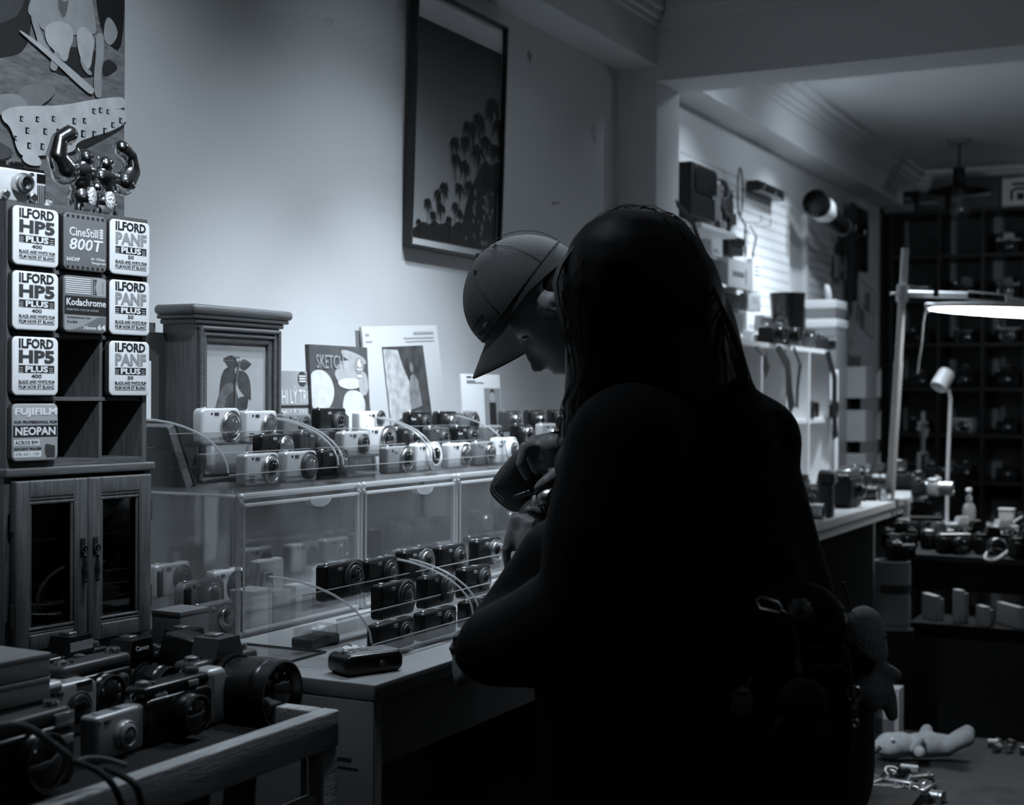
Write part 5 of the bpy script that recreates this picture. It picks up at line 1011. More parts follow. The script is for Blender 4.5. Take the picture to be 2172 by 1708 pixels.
# ------------------------------------------------------------------ wooden bench in front, full of used cameras
BT = .868
bn = thing('wooden_bench', 'rough pine bench frame with a black top crowded with used cameras', 'bench', (.55, 1.19, 0))
bx0, bx1 = 0.0, 1.245
MB().rbox(((bx0 + bx1) / 2, .014, .868), (bx1 - bx0, .028, .054), .003, .003).build('front_rail', M_WOODL, bn)
MB().bx(bx0, .03, BT - .02, bx1 - .03, .80, BT).build('bench_top', mat('black_bench_top', .008, .75, spec=.2), bn)
for x in (bx0 + .02, bx1 - .024): MB().rbox((x + .004, .022, .42), (.040, .040, .84), .003, .003).build('leg', M_WOODL, bn)
for x in (bx0 + .02, bx1 - .024): MB().rbox((x + .004, .77, .42), (.040, .040, .84), .003, .003).build('leg', M_WOODL, bn)
MB().rbox((bx1 - .014, .40, .868), (.028, .74, .054), .003, .003).build('side_rail', M_WOODL, bn); MB().rbox((bx0 + .014, .40, .868), (.028, .75, .054), .003, .003).build('side_rail', M_WOODL, bn)
MB().rbox(((bx0 + bx1) / 2, .022, .76), (bx1 - bx0 - .08, .022, .030), .003, .003).build('lower_rail', M_WOODL, bn); MB().bx(bx0 + .05, .05, .30, bx1 - .05, .75, .318).build('lower_shelf', M_DARKWOOD, bn)
def bz(px, py): return on_z(px, py, BT + .0006)
def behind(p, y, dz=0): return V((p.x, p.y + y, p.z + dz))
# plinth that the cabinet stands on
p_ = cab_pt(-.15, .11, 0)
tag(MB().bx(-.165, -.105, 0, .07, .115, BENCH_Z - BT - .0008).build('cabinet_plinth', M_DARKWOOD), 'low black plinth between bench top and the glazed cabinet', 'plinth').location = (p_.x, p_.y, BT + .0004); bpy.data.objects['cabinet_plinth'].rotation_euler = (0, 0, CRZ)
# the silver compact
p_ = bz(262, 1606); compact(behind(p_, .02), 'silver compact film camera with a round bulging lens near the bench rail', body='silver', w=.100, h=.062, d=.030, lens=.55, lr=.33, ring='body', glass='grey', rc=.006, lz=.45, zoom=.010, rz=.05)
# black rangefinder with big lens
p_ = bz(415, 1570); g = slr(behind(p_, .05), 'black rangefinder camera with large lens and chrome knobs beside the silver compact', 0, 1.05, M_BLACK, M_BLACK, (.027, .030), None, False, grip=False); MB().text('minolta', (-.052, .066, -.026, .073), -.0215, .012).build('lettering', M_PAPER, g); MB().rbox((.03, -.021, .073), (.022, .003, .010), .002, .001).build('viewfinder', M_FLASH, g)
# the big reflex with telephoto barrel
p_ = bz(612, 1533); g = slr(behind(p_, .135), 'large black reflex camera with silver grip and wide deep lens at the bench end', .0, 1.15, M_BLACK, M_DARK, (.046, .085), None, True)
MB().rbox((-.060, -.030, .042), (.042, .044, .084), .010, .010, 5, 4).build('silver_grip', M_SILVER, g); MB().bx(-.012, -.108, .075, .012, -.086, .0795).build('barrel_sticker', M_PAPER, g)
# far left black zoom compact
p_ = bz(92, 1690); g = slr(behind(p_, .04), 'large black zoom camera with a wide lens ring behind the loose cords', .03, 1.0, M_BLACK, M_DARK, (.036, .024), None, False, w=.15, h=.10, grip=False); MB().rbox((.052, -.024, .082), (.034, .003, .018), .002, .001).build('flash_window', M_FLASH, g); MB().rbox((.055, -.024, .056), (.026, .003, .012), .002, .001).build('badge_plate', M_SILVER, g)
p_ = bz(165, 1585); g = compact(behind(p_, .10, .0), 'silver grey bridge camera with sloping bright top behind the silver compact', body='silver', w=.13, h=.078, d=.05, lens=.7, lr=.3, ring='dark', rc=.016); MB().rbox((-.03, -.01, .078), (.05, .035, .014), .006, .006).build('top_hump', M_PALE, g); MB().rbox((.038, -.022, .066), (.036, .006, .020), .003, .002).build('flash_window', M_GLASS, g)
# vintage knobbed cameras in the middle row
p_ = bz(235, 1560); g = slr(behind(p_, .19), 'vintage camera with chrome top knobs behind the bridge camera', 0, 1.0, M_MATTE, M_STEEL, (.024, .02), None, False, grip=False)
for k in range(3): MB().lathe([(.008, 0), (.008, .006), (.006, .009)], (-.05 + .022 * k, 0, .078), (0, 0, 1), 16).build('chrome_knob', M_STEEL, g)
lens_(behind(bz(282, 1545), .10, .036), 'short lens with bright chrome ring lying behind the silver compact', .036, .05, (.25, -1, .0), M_BLACK)
p_ = bz(340, 1545); slr(behind(p_, .17), 'black folding style camera with bright top edge in the middle of the bench', .02, 1.1, M_BLACK, M_DARK, (.03, .02), None, False, grip=False, h=.09)
# back rows
for px, py, y, lab, kw in ((195, 1500, .03, 'black reflex camera with pale maker plate closest to the wooden box', dict(word='Canon', top=M_BLACK, lens=(.034, .05))), (400, 1500, .10, 'black reflex camera with white badge below the small cabinet', dict(word='Canon', lens=(.033, .05))), (486, 1490, .15, 'black reflex camera with dim maker letters before the clear case', dict(word='Canon', lens=(.034, .05)))):
    g = slr(behind(bz(px, py), y), lab, .04, 1.05, **kw)
    if px < 250: MB().bx(-.026, -.0235, .086, .026, -.0225, .100).build('name_plate', M_SILVER, g)
p_ = behind(bz(320, 1480), -.01); g = thing('flash_unit', 'black hot shoe flash unit lying over the cameras below the cabinet', 'flash', p_); MB().rbox((0, 0, .03), (.075, .10, .06), .01, .006).build('flash_body', M_BLACK, g); MB().rbox((.0, -.02, .085), (.080, .06, .05), .010, .006, rot=Euler((.2, .1, .2)).to_matrix()).build('flash_head', M_BLACK, g); MB().rbox((0, -.052, .082), (.066, .004, .034), .003, .002, rot=Euler((.2, .1, .2)).to_matrix()).build('flash_window', M_GLASSG, g)
slr(behind(bz(258, 1490), .04), 'flat black camera with a long bright edge under the flash unit', -.12, 1.0, M_BLACK, M_DARK, (.03, .03), None, False)
slr(behind(bz(545, 1475), .20), 'black camera lying on its back at the far end of the bench', .2, .95, M_BLACK, M_BLACK, (.03, .03), None, False)
lens_(behind(bz(345, 1490), .02, .0), 'stubby dark lens standing among the back row cameras', .034, .06); lens_(behind(bz(150, 1540), .06), 'ribbed dark lens standing beside the wooden box', .036, .05)
# wooden box stack
p_ = at(107, 1482, 1.985); bw, bd_ = .17, .17
for k in range(2):
    g = thing('wooden_box', ('lower', 'upper')[k] + ' of two plain wooden boxes stacked on the bench by the cabinet', 'box', (p_.x - bw / 2, p_.y + bd_ / 2, p_.z + k * .0325), -.05)
    MB().rbox((0, 0, .0156), (bw, bd_, .0312), .002, .002).build('box_body', M_BOXW, g); MB().rbox((0, 0, .0282), (bw + .001, bd_ + .001, .0080), .002, .002).build('lid', M_BOXW, g)
hz_ = p_.z - BT - .0012
g = tag(MB().rbox((0, 0, hz_ / 2), (.16, .16, hz_), .002, .002).build('dark_case', M_BLACK), 'flat dark case under the two stacked wooden boxes', 'case'); g.location = (p_.x - bw / 2, p_.y + bd_ / 2, BT + .0006); g.rotation_euler = (0, 0, -.05)
# neck straps and cords hanging over the rail
def cord(name, label, pts, r, d0, m_, cat='strap', flat=None):
    P_ = [at(x, y, d_) for x, y, d_ in pts]; o_ = P_[0].copy(); out = []
    for i in range(len(P_) - 1):
        p0, p1, p2, p3 = P_[max(i - 1, 0)], P_[i], P_[i + 1], P_[min(i + 2, len(P_) - 1)]
        for t in range(8):
            t /= 8; out.append(.5 * ((2 * p1) + (p2 - p0) * t + (2 * p0 - 5 * p1 + 4 * p2 - p3) * t * t + (3 * p1 - p0 - 3 * p2 + p3) * t ** 3) - o_)
    out.append(P_[-1] - o_); b = MB(); (b.band(out, flat, .0016, (0, .3, 1)) if flat else b.tube(out, r, 8)); o = b.build(name, m_); o.location = o_; tag(o, label, cat); return o
M_CORD = mat('grey_cord', .07, .55)
cord('neck_strap', 'thick grey cord arching over the far left black zoom camera', [(-20, 1545, 1.60), (30, 1538, 1.62), (70, 1550, 1.64), (110, 1578, 1.66), (140, 1600, 1.67), (160, 1618, 1.68)], .0045, 1.65, M_CORD)
cord('neck_strap', 'short cord end poking out beside the silver compact', [(160, 1618, 1.68), (185, 1610, 1.70), (225, 1612, 1.71), (268, 1625, 1.71)], .0035, 1.65, M_CORD)
cord('neck_strap', 'dark cord loop drooping in front of the pine rail', [(155, 1616, 1.66), (200, 1632, 1.63), (235, 1660, 1.62), (258, 1708, 1.62), (262, 1760, 1.62)], .004, 1.65, M_MATTE)
cord('neck_strap', 'second dark cord falling over the pine rail', [(225, 1632, 1.66), (262, 1648, 1.64), (288, 1668, 1.63), (300, 1708, 1.63), (304, 1760, 1.63)], .004, 1.65, M_MATTE)
# below the table
g = slr(V((on_y(1090, 1640, 1.45).x, 1.45, .3205)), 'grey compact camera with big chrome ring on the dark shelf under the table', 0, 1.0, M_DARK, M_DARK, (.03, .02), None, False, grip=False, ring=M_STEEL)
g.location.z = .3205
# ------------------------------------------------------------------ white workbench along the far wall
WZ, WY = .93, 1.29
wb = thing('workbench', 'long white workbench beyond the pillar covered with cameras and tools', 'workbench', (4.12, WY, 0)); L = 2.66
b = MB(); b.bx(0, 0, WZ - .026, L, .55, WZ); b.bx(.89, .55, WZ - .026, L, .70, WZ); b.build('bench_top', M_BENCH, wb)
MB().bx(.01, .018, WZ - .066, L - .01, .034, WZ - .026).build('front_rail', M_BENCH, wb)
for x in (1.66, L - .04): MB().bx(x, .02, 0, x + .025, .54, WZ - .066).build('side_panel', M_TABLE, wb)
MB().bx(.01, .02, 0, .035, .54, WZ - .066).build('side_panel', M_TABLE, wb); MB().bx(.04, .50, .1, L - .05, .53, WZ - .07).build('back_panel', M_DARK, wb)
def wz(px, py): return on_z(px, py, WZ + .0006)
M_POLE = mat('lamp_enamel', .42, .4)
for px, py, lab, kw in ((1728, 1106, 'black camera with silver rimmed lens at the near end of the white bench', dict(lens=(.03, .06), ring=M_STEEL)), (1818, 1076, 'large black view camera with chrome top fittings on the bench edge', dict(k=1.5, top=M_STEEL, hump=False, lens=(.02, .02), grip=False, h=.105, w=.12)),
                        (1748, 1060, 'black reflex camera behind the upright flash', dict(lens=(.03, .04))), (1735, 1030, 'dark reflex camera at the foot of the white cubbies', dict(lens=(.03, .04), top=M_DARK)), (1800, 1040, 'black camera with pale viewfinder behind the view camera', dict(hump=False, grip=False)), (1840, 1030, 'black and chrome camera below the trays', dict(top=M_STEEL)),
                        (1860, 1018, 'low black camera between cubbies and lamp pole', dict(hump=False)), (1938, 1050, 'silver rangefinder camera at the far bench corner', dict(body=M_SILVER, top=M_PALE, hump=False, grip=False, ring=M_STEEL)), (1916, 1050, 'black camera with chrome lens beyond the lamp pole', dict(ring=M_STEEL)), (1700, 1010, 'dark camera half hidden by the padded jacket', dict()), (1775, 1015, 'dark flat camera lying below the white wire rack', dict(hump=False)), (1765, 1075, 'squat black camera behind the upright flash', dict(hump=False, k=.9)), (1790, 1058, 'black camera with bright dial behind the view camera', dict(top=M_STEEL)), (1822, 1050, 'dark camera with chrome collar behind the view camera', dict(ring=M_STEEL)), (1850, 1046, 'black camera with chrome top next to the silver lenses', dict(top=M_STEEL, k=.9)), (1875, 1040, 'dark camera close behind the lamp pole', dict(hump=False)), (1712, 1085, 'black camera under the white leaflet', dict()), (1755, 1020, 'black camera at the bottom of the long hanging strap', dict()), (1815, 1030, 'low dark camera near the stacking trays', dict(hump=False)), (1890, 1028, 'black camera right beside the lamp pole', dict(top=M_DARK))):
    slr(wz(px, py) + V((0, .05, 0)), lab, .0, **{'k': 1.0, **kw})
p_ = wz(1770, 1098); g = thing('flash_unit', 'tall upright black flash unit at the bench edge', 'flash', p_ + V((0, .03, 0))); MB().rbox((0, 0, .06), (.045, .05, .12), .006, .006).build('flash_body', M_DARK, g); MB().rbox((0, -.004, .14), (.062, .058, .04), .006, .006).build('flash_head', M_BLACK, g); MB().rbox((0, -.034, .14), (.05, .003, .028), .003, .001).build('flash_window', M_STEEL, g)
lens_(wz(1866, 1062) + V((0, .03, 0)), 'short chrome lens standing near the lamp pole', .03, .05, body=M_STEEL); lens_(wz(1883, 1060) + V((0, .06, 0)), 'ribbed silver lens next to the lamp pole foot', .032, .06, body=M_STEEL, band=M_BLACK)
g = thing('card_leaflet', 'folded white leaflet on the cameras at the near bench end', 'leaflet', wz(1716, 1075) + V((0, .06, .0))); MB().prism([(-.04, 0), (.04, 0), (.02, .05), (-.01, .062)], -.02, -.018).build('front_leaf', M_PAPER, g); MB().prism([(-.04, 0), (.04, 0), (.02, .05), (-.01, .062)], .018, .02).build('back_leaf', M_PAPER, g)

# cubby shelf on the bench
cs = thing('white_cubby_shelf', 'white two row cubby shelf standing on the far workbench', 'shelf', (5.2, 1.70, WZ + .0006)); CW = 1.40; ch = .645; t = .018
MB().bx(0, 0, 0, CW, .27, t).build('bottom_board', M_WHITE, cs); MB().bx(0, 0, ch - t, CW, .27, ch).build('top_board', M_WHITE, cs); MB().bx(t, .01, .315, CW - t, .265, .315 + t).build('middle_board', M_WHITE, cs)
MB().bx(0, 0, t, t, .27, ch - t).build('side', M_WHITE, cs); MB().bx(CW - t, 0, t, CW, .27, ch - t).build('side', M_WHITE, cs)
for k in range(1, 4): MB().bx(k * .35 - t / 2, .0, t, k * .35 + t / 2, .262, ch - t).build('divider', M_WHITE, cs)
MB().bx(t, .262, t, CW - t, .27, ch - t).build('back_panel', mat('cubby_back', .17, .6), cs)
cb_z = WZ + .315 + t + .001
for px, lab, kw in ((1740, 'black camera with silver hood on the upper shelf of the cubby at the far end', dict(top=M_STEEL, lens=(.036, .07))), (1700, 'black camera in the middle upper cubby under a hanging strap', dict(top=M_DARK, lens=(.034, .05)))):
    slr(V((xy(px, 1.76), 1.79, cb_z)), lab, 0, 1.15, **kw)
g = thing('camera_box', 'glossy dark camera box standing in the middle upper cubby', 'box', (xy(1690, 1.78), 1.86, cb_z)); MB().rbox((0, 0, .08), (.10, .05, .16), .003, .003).build('carton', M_DARK, g); MB().bx(-.04, -.027, .02, .04, -.0255, .06).build('label_panel', M_SILVER, g)
ZT = WZ + ch + .0016
g = thing('black_bucket', 'round tapering black canister with a pale handle strip on the cubby top', 'canister', (xy(1669, 1.80), 1.80, ZT)); MB().lathe([(.060, 0), (.064, .01), (.078, .235), (.080, .24), (.074, .24), (.070, .22)], n=32).build('canister_body', M_BLACK, g); MB().rbox((.04, -.064, .12), (.024, .008, .10), .003, .002).build('handle', M_STEEL, g); MB().lathe([(.006, 0), (.006, .003)], (.015, -.072, .175), (0, -1, 0), 12).build('rivet', M_CHROME, g)
for px, dz, lab, k in ((1655, 0, 'black reflex camera in front of the tapering canister', 1.1), (1625, 0, 'black camera at the near end of the cubby top', 1.0)): slr(V((xy(px, 1.735), 1.735, ZT)), lab, .1, k, lens=(.034, .05), top=M_DARK if k > 1 else M_STEEL)
lens_(V((xy(1712, 1.75), 1.75, ZT)), 'short lens with bright metal rim on the cubby top', .034, .085, body=M_DARK, band=M_CHROME); slr(V((xy(1738, 1.74), 1.74, ZT)), 'small dark camera lying at the far end of the cubby top', .3, .9, hump=False)
def card(name, label, cat, x0, y0, x1, y1, Y, m_, th=.02, extra=None):
    a, c_ = on_y(x0, y0, Y), on_y(x1, y1, Y); g = thing(name, label, cat, ((a.x + c_.x) / 2, Y, c_.z)); w, h = c_.x - a.x, a.z - c_.z
    MB().rbox((0, 0, h / 2), (w, th, h), .002, .0015).build('card_face', m_, g)
    if extra: extra(g, w, h, -th / 2)
    return g
M_CARDG = mat('grey_card_face', .28, .6); M_CARDW = mat('white_card_face', .62, .6)
def lines(n, z0, z1, x0=-.35, x1=.35, m_=None):
    def f(g, w, h, y):
        b = MB()
        for k in range(n): z = z0 + (z1 - z0) * k / max(1, n - 1); b.bx(x0 * w, y - .0006, z * h, (x1 - .1 * (k % 2)) * w, y - .0001, z * h + h * .035)
        b.build('printed_line', m_ or M_INK, g)
    return f
def twofold(g, w, h, y):
    for q, z in ((MB(), .5), (MB(), .40)):
        for k in range(5): q.bx((-.32 + .1 * k) * w, y - .0006, z * h, (-.25 + .1 * k) * w, y - .0001, (z + .09) * h)
        q.build('printed_mark', M_INK, g)
    MB().bx(.22 * w, y - .0006, .2 * h, .26 * w, y - .0001, .72 * h).build('printed_line', M_INKD, g)
card('white_pouch', 'pale pouch with dark block lettering hanging low on the lit pegboard', 'pouch', 1538, 547, 1588, 618, 1.93, M_CARDG, .03, twofold)
card('gift_box', 'tall narrow pale box with a printed symbol beside the lettered pouch', 'box', 1590, 548, 1606, 622, 1.95, M_CARDW, .03, lines(3, .5, .75, -.3, .4)); card('gift_box', 'pale grey box with a small dark figure below the lettered pouch', 'box', 1578, 622, 1604, 662, 1.93, M_CARDG, .04, lines(2, .5, .7, -.2, .3)); card('gift_box', 'white box with dim script near the bottom of the stack', 'box', 1572, 661, 1605, 706, 1.91, M_CARDW, .05, lines(2, .15, .28, -.35, .2))
card('gift_box', 'black box below the lettered pouch', 'box', 1525, 618, 1578, 662, 1.935, M_BLACK, .03); card('gift_box', 'dark wide box under the black box', 'box', 1540, 664, 1571, 704, 1.915, M_DARK, .03); card('gift_box', 'grey box with white script before the canister', 'box', 1608, 668, 1641, 705, 1.87, M_CARDG, .05, lines(2, .12, .26, -.2, .45, M_PAPER))
g = card('film_pack', 'pale crinkled bag of film standing at the near end of the cubby top', 'bag', 1585, 708, 1602, 738, 1.78, M_CARDW, .04)
# pegboards
def peg(name, label, x0, x1, z0, z1):
    nm_ = 'mounted_pegboard'
    m = mat(name + '_mat', .72, .6); nt = m.node_tree; N = nt.nodes; lk_ = nt.links.new; tc = N.new('ShaderNodeTexCoord'); sp = N.new('ShaderNodeSeparateXYZ'); lk_(tc.outputs['Object'], sp.inputs[0]); sq = []
    for ax in ('X', 'Z'):
        d_ = N.new('ShaderNodeMath'); d_.operation = 'DIVIDE'; d_.inputs[1].default_value = .038 if ax == 'X' else .045; lk_(sp.outputs[ax], d_.inputs[0]); fr_ = N.new('ShaderNodeMath'); fr_.operation = 'FRACT'; lk_(d_.outputs[0], fr_.inputs[0])
        s_ = N.new('ShaderNodeMath'); s_.operation = 'SUBTRACT'; s_.inputs[1].default_value = .5; lk_(fr_.outputs[0], s_.inputs[0]); m2 = N.new('ShaderNodeMath'); m2.operation = 'POWER'; m2.inputs[1].default_value = 2; ab = N.new('ShaderNodeMath'); ab.operation = 'ABSOLUTE'; lk_(s_.outputs[0], ab.inputs[0]); lk_(ab.outputs[0], m2.inputs[0]); sq.append(m2)
    ad = N.new('ShaderNodeMath'); ad.operation = 'ADD'; lk_(sq[0].outputs[0], ad.inputs[0]); lk_(sq[1].outputs[0], ad.inputs[1]); lt_ = N.new('ShaderNodeMath'); lt_.operation = 'LESS_THAN'; lt_.inputs[1].default_value = .028; lk_(ad.outputs[0], lt_.inputs[0])
    mx = N.new('ShaderNodeMix'); mx.data_type = 'RGBA'; mx.inputs[6].default_value = (.72, .72, .72, 1); mx.inputs[7].default_value = (.08, .08, .08, 1); lk_(lt_.outputs[0], mx.inputs[0]); lk_(mx.outputs[2], N['Principled BSDF'].inputs['Base Color'])
    o = thing(nm_, label, 'pegboard', (x0, 1.986, z0)); MB().bx(0, -.006, 0, x1 - x0, .006, z1 - z0).build('board', m, o); return o
peg('mounted_pegboard', 'white pegboard in the lamp light hung with straps and cases', 5.06, 6.90, 1.62, 2.325); peg('mounted_pegboard_dim', 'dim white pegboard farther along the wall under the telephoto lens', 7.22, 7.95, 1.55, 2.20)
tag(MB().bx(-.02, -.016, 0, .02, .012, 1.3).build('white_batten', M_WHITE), 'thin white batten at the edge of the dim pegboard', 'batten').location = (7.19, 1.986, .98)
def hook(px, py, label, L=.07, Y=1.98):
    p_ = on_y(px, py, Y); o = MB().tube([(0, 0, 0), (0, -L * .8, -.004), (0, -L, .0), (0, -L, .028)], .0028, 6).build('peg_hook', M_STEEL); o.location = p_; tag(o, label, 'hook', 'bent metal peg hooks'); return o
for px, py in ((1590, 400), (1615, 412), (1636, 420), (1512, 420), (1530, 405), (1582, 472), (1602, 480)): hook(px, py, 'bent metal hook in the lit pegboard')
for px, py in ((1720, 470), (1740, 477), (1760, 486), (1780, 490), (1800, 500)): hook(px, py, 'bent metal hook in the dim part of the far pegboard', .09)
b_ = card('leather_case', 'black leather camera case on the small white ledge at the pegboard end', 'case', 1446, 343, 1497, 472, 1.93, M_MATTE, .08, lambda g, w, h, y: (MB().rbox((.06 * w, y - .003, h * .72), (w * .9, .008, h * .5), .02, .003).build('front_flap', M_BLACK, g), MB().lathe([(.008, 0), (.006, .004)], (.1, y - .006, h * .46), (0, -1, 0), 12).build('snap_button', M_CHROME, g)))
a = on_y(1440, 474, 1.90); c_ = on_y(1516, 490, 1.90); tag(MB().rbox((0, .03, 0), (c_.x - a.x, .18, .02), .002, .002).build('wall_ledge', M_WHITE), 'small white wall ledge under the black leather case', 'ledge').location = ((a.x + c_.x) / 2, 1.87, a.z - .011)
card('hanging_pouch', 'flat grey packet hanging on the pegboard beside the leather case', 'packet', 1499, 374, 1524, 470, 1.94, mat('packet_grey', .22, .6), .02, lambda g, w, h, y: MB().bx(-.4 * w, y - .001, .9 * h, .4 * w, y - .0001, .96 * h).build('header_strip', M_CARDW, g))
card('hook_case', 'shallow black wall box behind two bent hooks', 'box', 1597, 382, 1652, 428, 1.945, M_BLACK, .05, lambda g, w, h, y: MB().bx(-.45 * w, y - .001, .05 * h, .4 * w, y - .0001, .14 * h).build('pale_strip', M_CARDG, g))
def strapset(px, py, px1, py1, w_, label, Y=1.93, buckle=True):
    a, c_ = on_y(px, py, Y), on_y(px1, py1, Y); g = thing('hanging_strap', label, 'strap', a); d_ = c_ - a; MB().band([(0, .03, 0), d_ * .3 + V((.012, 0, 0)), d_ * .7 + V((-.008, 0, 0)), d_], w_, .004, (1, 0, 0)).build('webbing', M_MATTE, g)
    if buckle: MB().rbox(d_ * .62 + V((0, -.006, 0)), (w_ * 1.2, .008, .05), .004, .002).build('buckle', M_STEEL, g)
strapset(1545, 380, 1540, 470, .10, 'bunched black camera strap hanging from the top row of hooks'); strapset(1538, 440, 1552, 478, .12, 'black strap bundle with a metal buckle'); strapset(1578, 448, 1582, 545, .016, 'long thin black strap with a round tip', 1.93, False); strapset(1605, 478, 1596, 560, .012, 'narrow grey lanyard hanging on the lit pegboard', 1.94, False)
p_ = on_y(1562, 380, 1.92); o = MB().torus((0, 0, 0), (0, 1, 0), .06, .004, 24, 6).build('hanging_cable', M_DARK); o.scale = (.55, 1, 1.7); o.location = on_y(1570, 408, 1.92); tag(o, 'long oval loop of dark cable hanging on the lit pegboard', 'cable')
card('binocular_pouch', 'black padded lens pouch hanging above the lettered pouch', 'pouch', 1537, 497, 1568, 545, 1.95, M_MATTE, .04, lambda g, w, h, y: (MB().rbox((0, y - .004, h * .7), (w * .8, .01, h * .4), .01, .004).build('flap', M_BLACK, g), MB().band([(-w * .2, 0, h), (-w * .05, 0, h + .1), (0, 0, h + .12)], .012, .003, (1, 0, 0)).build('hang_loop', M_CARDG, g)))
card('film_bag', 'shiny pale film bag hanging beside the padded jacket', 'bag', 1488, 494, 1520, 548, 1.94, mat('shiny_bag', .6, .25, bump=.4, bscale=30), .05, lines(2, .2, .3, -.1, .3)); card('dark_packet', 'dark packet with bright bottom edge below the shiny film bag', 'packet', 1503, 548, 1541, 612, 1.94, M_DARK, .03, lambda g, w, h, y: MB().bx(-.5 * w, y - .001, 0, .5 * w, y, .10 * h).build('bottom_edge', M_PAPER, g))
strapset(1452, 430, 1500, 560, .04, 'broad black strap slanting down from the leather case', 1.75, False)
# telephoto lens on hooks
p_ = on_y(1728, 428, 1.84); g = thing('telephoto_lens', 'huge telephoto lens with dark hood lying on hooks high on the far wall', 'lens', p_); ax = V((.97, -.06, -.17)).normalized()
T6 = .62
MB().lathe([(.100 * T6, 0), (.104 * T6, .02 * T6), (.100 * T6, .10 * T6), (.095 * T6, .11 * T6)], (0, 0, 0), ax, 36, False).build('lens_hood', M_BLACK, g); MB().lathe([(.098 * T6, .0), (.098 * T6, .14 * T6), (.07 * T6, .24 * T6)], ax * .09 * T6, ax, 36).build('white_barrel', M_WHITE, g); MB().lathe([(.068 * T6, 0), (.075 * T6, .05 * T6), (.066 * T6, .06 * T6), (.066 * T6, .46 * T6), (.05 * T6, .47 * T6)], ax * .32 * T6, ax, 30).build('rear_barrel', M_BLACK, g); MB().lathe([(.088 * T6, 0), (.05 * T6, .004), (.0004, .006)], ax * .07 * T6, -ax, 30).build('front_glass', mat('dark_front_glass', .01, .25), g); MB().torus(ax * .72 * T6, ax, .066 * T6, .004, 28, 6).build('mount_ring', M_STEEL, g)
# hanging odds and ends on the dim wall
for px0, py0, px1, py1, m_, lab in ((1773, 540, 1792, 595, M_CARDG, 'pale oblong tag with two holes hanging on the dim wall'), (1805, 430, 1816, 640, M_DARK, 'long dark strap bundle hanging in the corner'), (1780, 500, 1786, 545, M_BLACK, 'short black wrist strap above the oblong tag'), (1822, 440, 1838, 580, M_BLACK, 'wide black belt hanging near the far shelf')):
    card('hanging_tag' if m_ is M_CARDG else 'hanging_strap', lab, 'tag' if m_ is M_CARDG else 'strap', px0, py0, px1, py1, 1.95, m_, .02, (lambda g, w, h, y: [MB().lathe([(w * .14, 0), (w * .14, .001)], (0, y, z * h), (0, -1, 0), 12).build('punched_hole', M_INK, g) for z in (.15, .85)]) if m_ is M_CARDG else None)
# white boxes stacked behind the cubby
SB = thing('side_cabinet', 'dark low cabinet continuing beyond the white bench', 'cabinet', (6.795, 1.36, 0)); MB().bx(.012, 0, 0, 1.6, .62, .90).build('carcass', M_DARKWOOD, SB); MB().bx(0, -.012, .90, 1.61, .62, .925).build('top_board', M_DARKWOOD, SB)
SZ = .926
def stand(name, label, cat, px, Y, z, w, d_, h, m_, lid=None):
    g = thing(name, label, cat, (xy(px, Y), Y, z)); MB().rbox((0, 0, h / 2), (w, d_, h), .002, .002).build('box_body', m_, g)
    if lid: MB().rbox((0, 0, h - .02), (w * 1.02, d_ * 1.02, .041), .002, .002).build('lid', lid, g)
    return g
a = on_y(1742, 683, 1.88); stand('lidded_box', 'grey carton with a white lid on the far cabinet shelf', 'box', 1741, 1.84, SZ, .22, .2, a.z - SZ, M_GREY, M_CARDW); a = on_y(1742, 648, 1.88); stand('lidded_box', 'white shallow lid box topping the grey carton', 'box', 1741, 1.84, on_y(1742, 683, 1.88).z + .002, .21, .19, .09, M_GREY, M_CARDW)
p_ = on_y(1752, 628, 1.85); g = thing('tape_roll', 'roll of white tape leaning on the white lid box', 'tape', (p_.x, 1.84, on_y(1742, 683, 1.88).z + .0935)); MB().torus((0, 0, .044), (.35, -1, .2), .034, .013, 26, 10).build('tape_ring', M_CARDW, g); MB().torus((0, 0, .044), (.35, -1, .2), .022, .003, 22, 6).build('core', M_CARDG, g)
g = thing('wire_rack', 'narrow white wire frame rack hung with small cards beside the cubbies', 'rack', (6.66, 1.72, WZ + .0006)); b = MB()
for x in (0, .13): b.tube([(x, 0, 0), (x, 0, .56)], .011, 8)
b.build('upright', M_WHITE, g); b = MB()
for z in (.02, .28, .54): b.tube([(0, 0, z), (.13, 0, z)], .008, 8)
b.build('rung', M_WHITE, g); MB().bx(.015, .004, .30, .115, .010, .52).build('hung_card', M_CARDW, g); MB().bx(.02, -.012, .03, .06, .006, .26).build('hung_card', M_CARDG, g)
card('black_case_bag', 'tall black zipped bag hanging at the end of the cubby shelf', 'bag', 1765, 668, 1788, 760, 1.80, M_BLACK, .05, lambda g, w, h, y: MB().tube([(-w * .3, y, h), (0, y - .01, h * 1.04), (w * .3, y, h)], .004, 6).build('handle', M_STEEL, g))
strapset(1664, 732, 1680, 870, .08, 'broad black strap dangling over the middle cubby', 1.672, False); strapset(1698, 735, 1690, 865, .03, 'thin black strap dangling over the middle cubby', 1.672, False); strapset(1618, 735, 1628, 790, .06, 'black strap hanging at the near cubby edge', 1.672, False); strapset(1768, 745, 1772, 930, .08, 'long black camera strap beside the wire rack', 1.672, False)
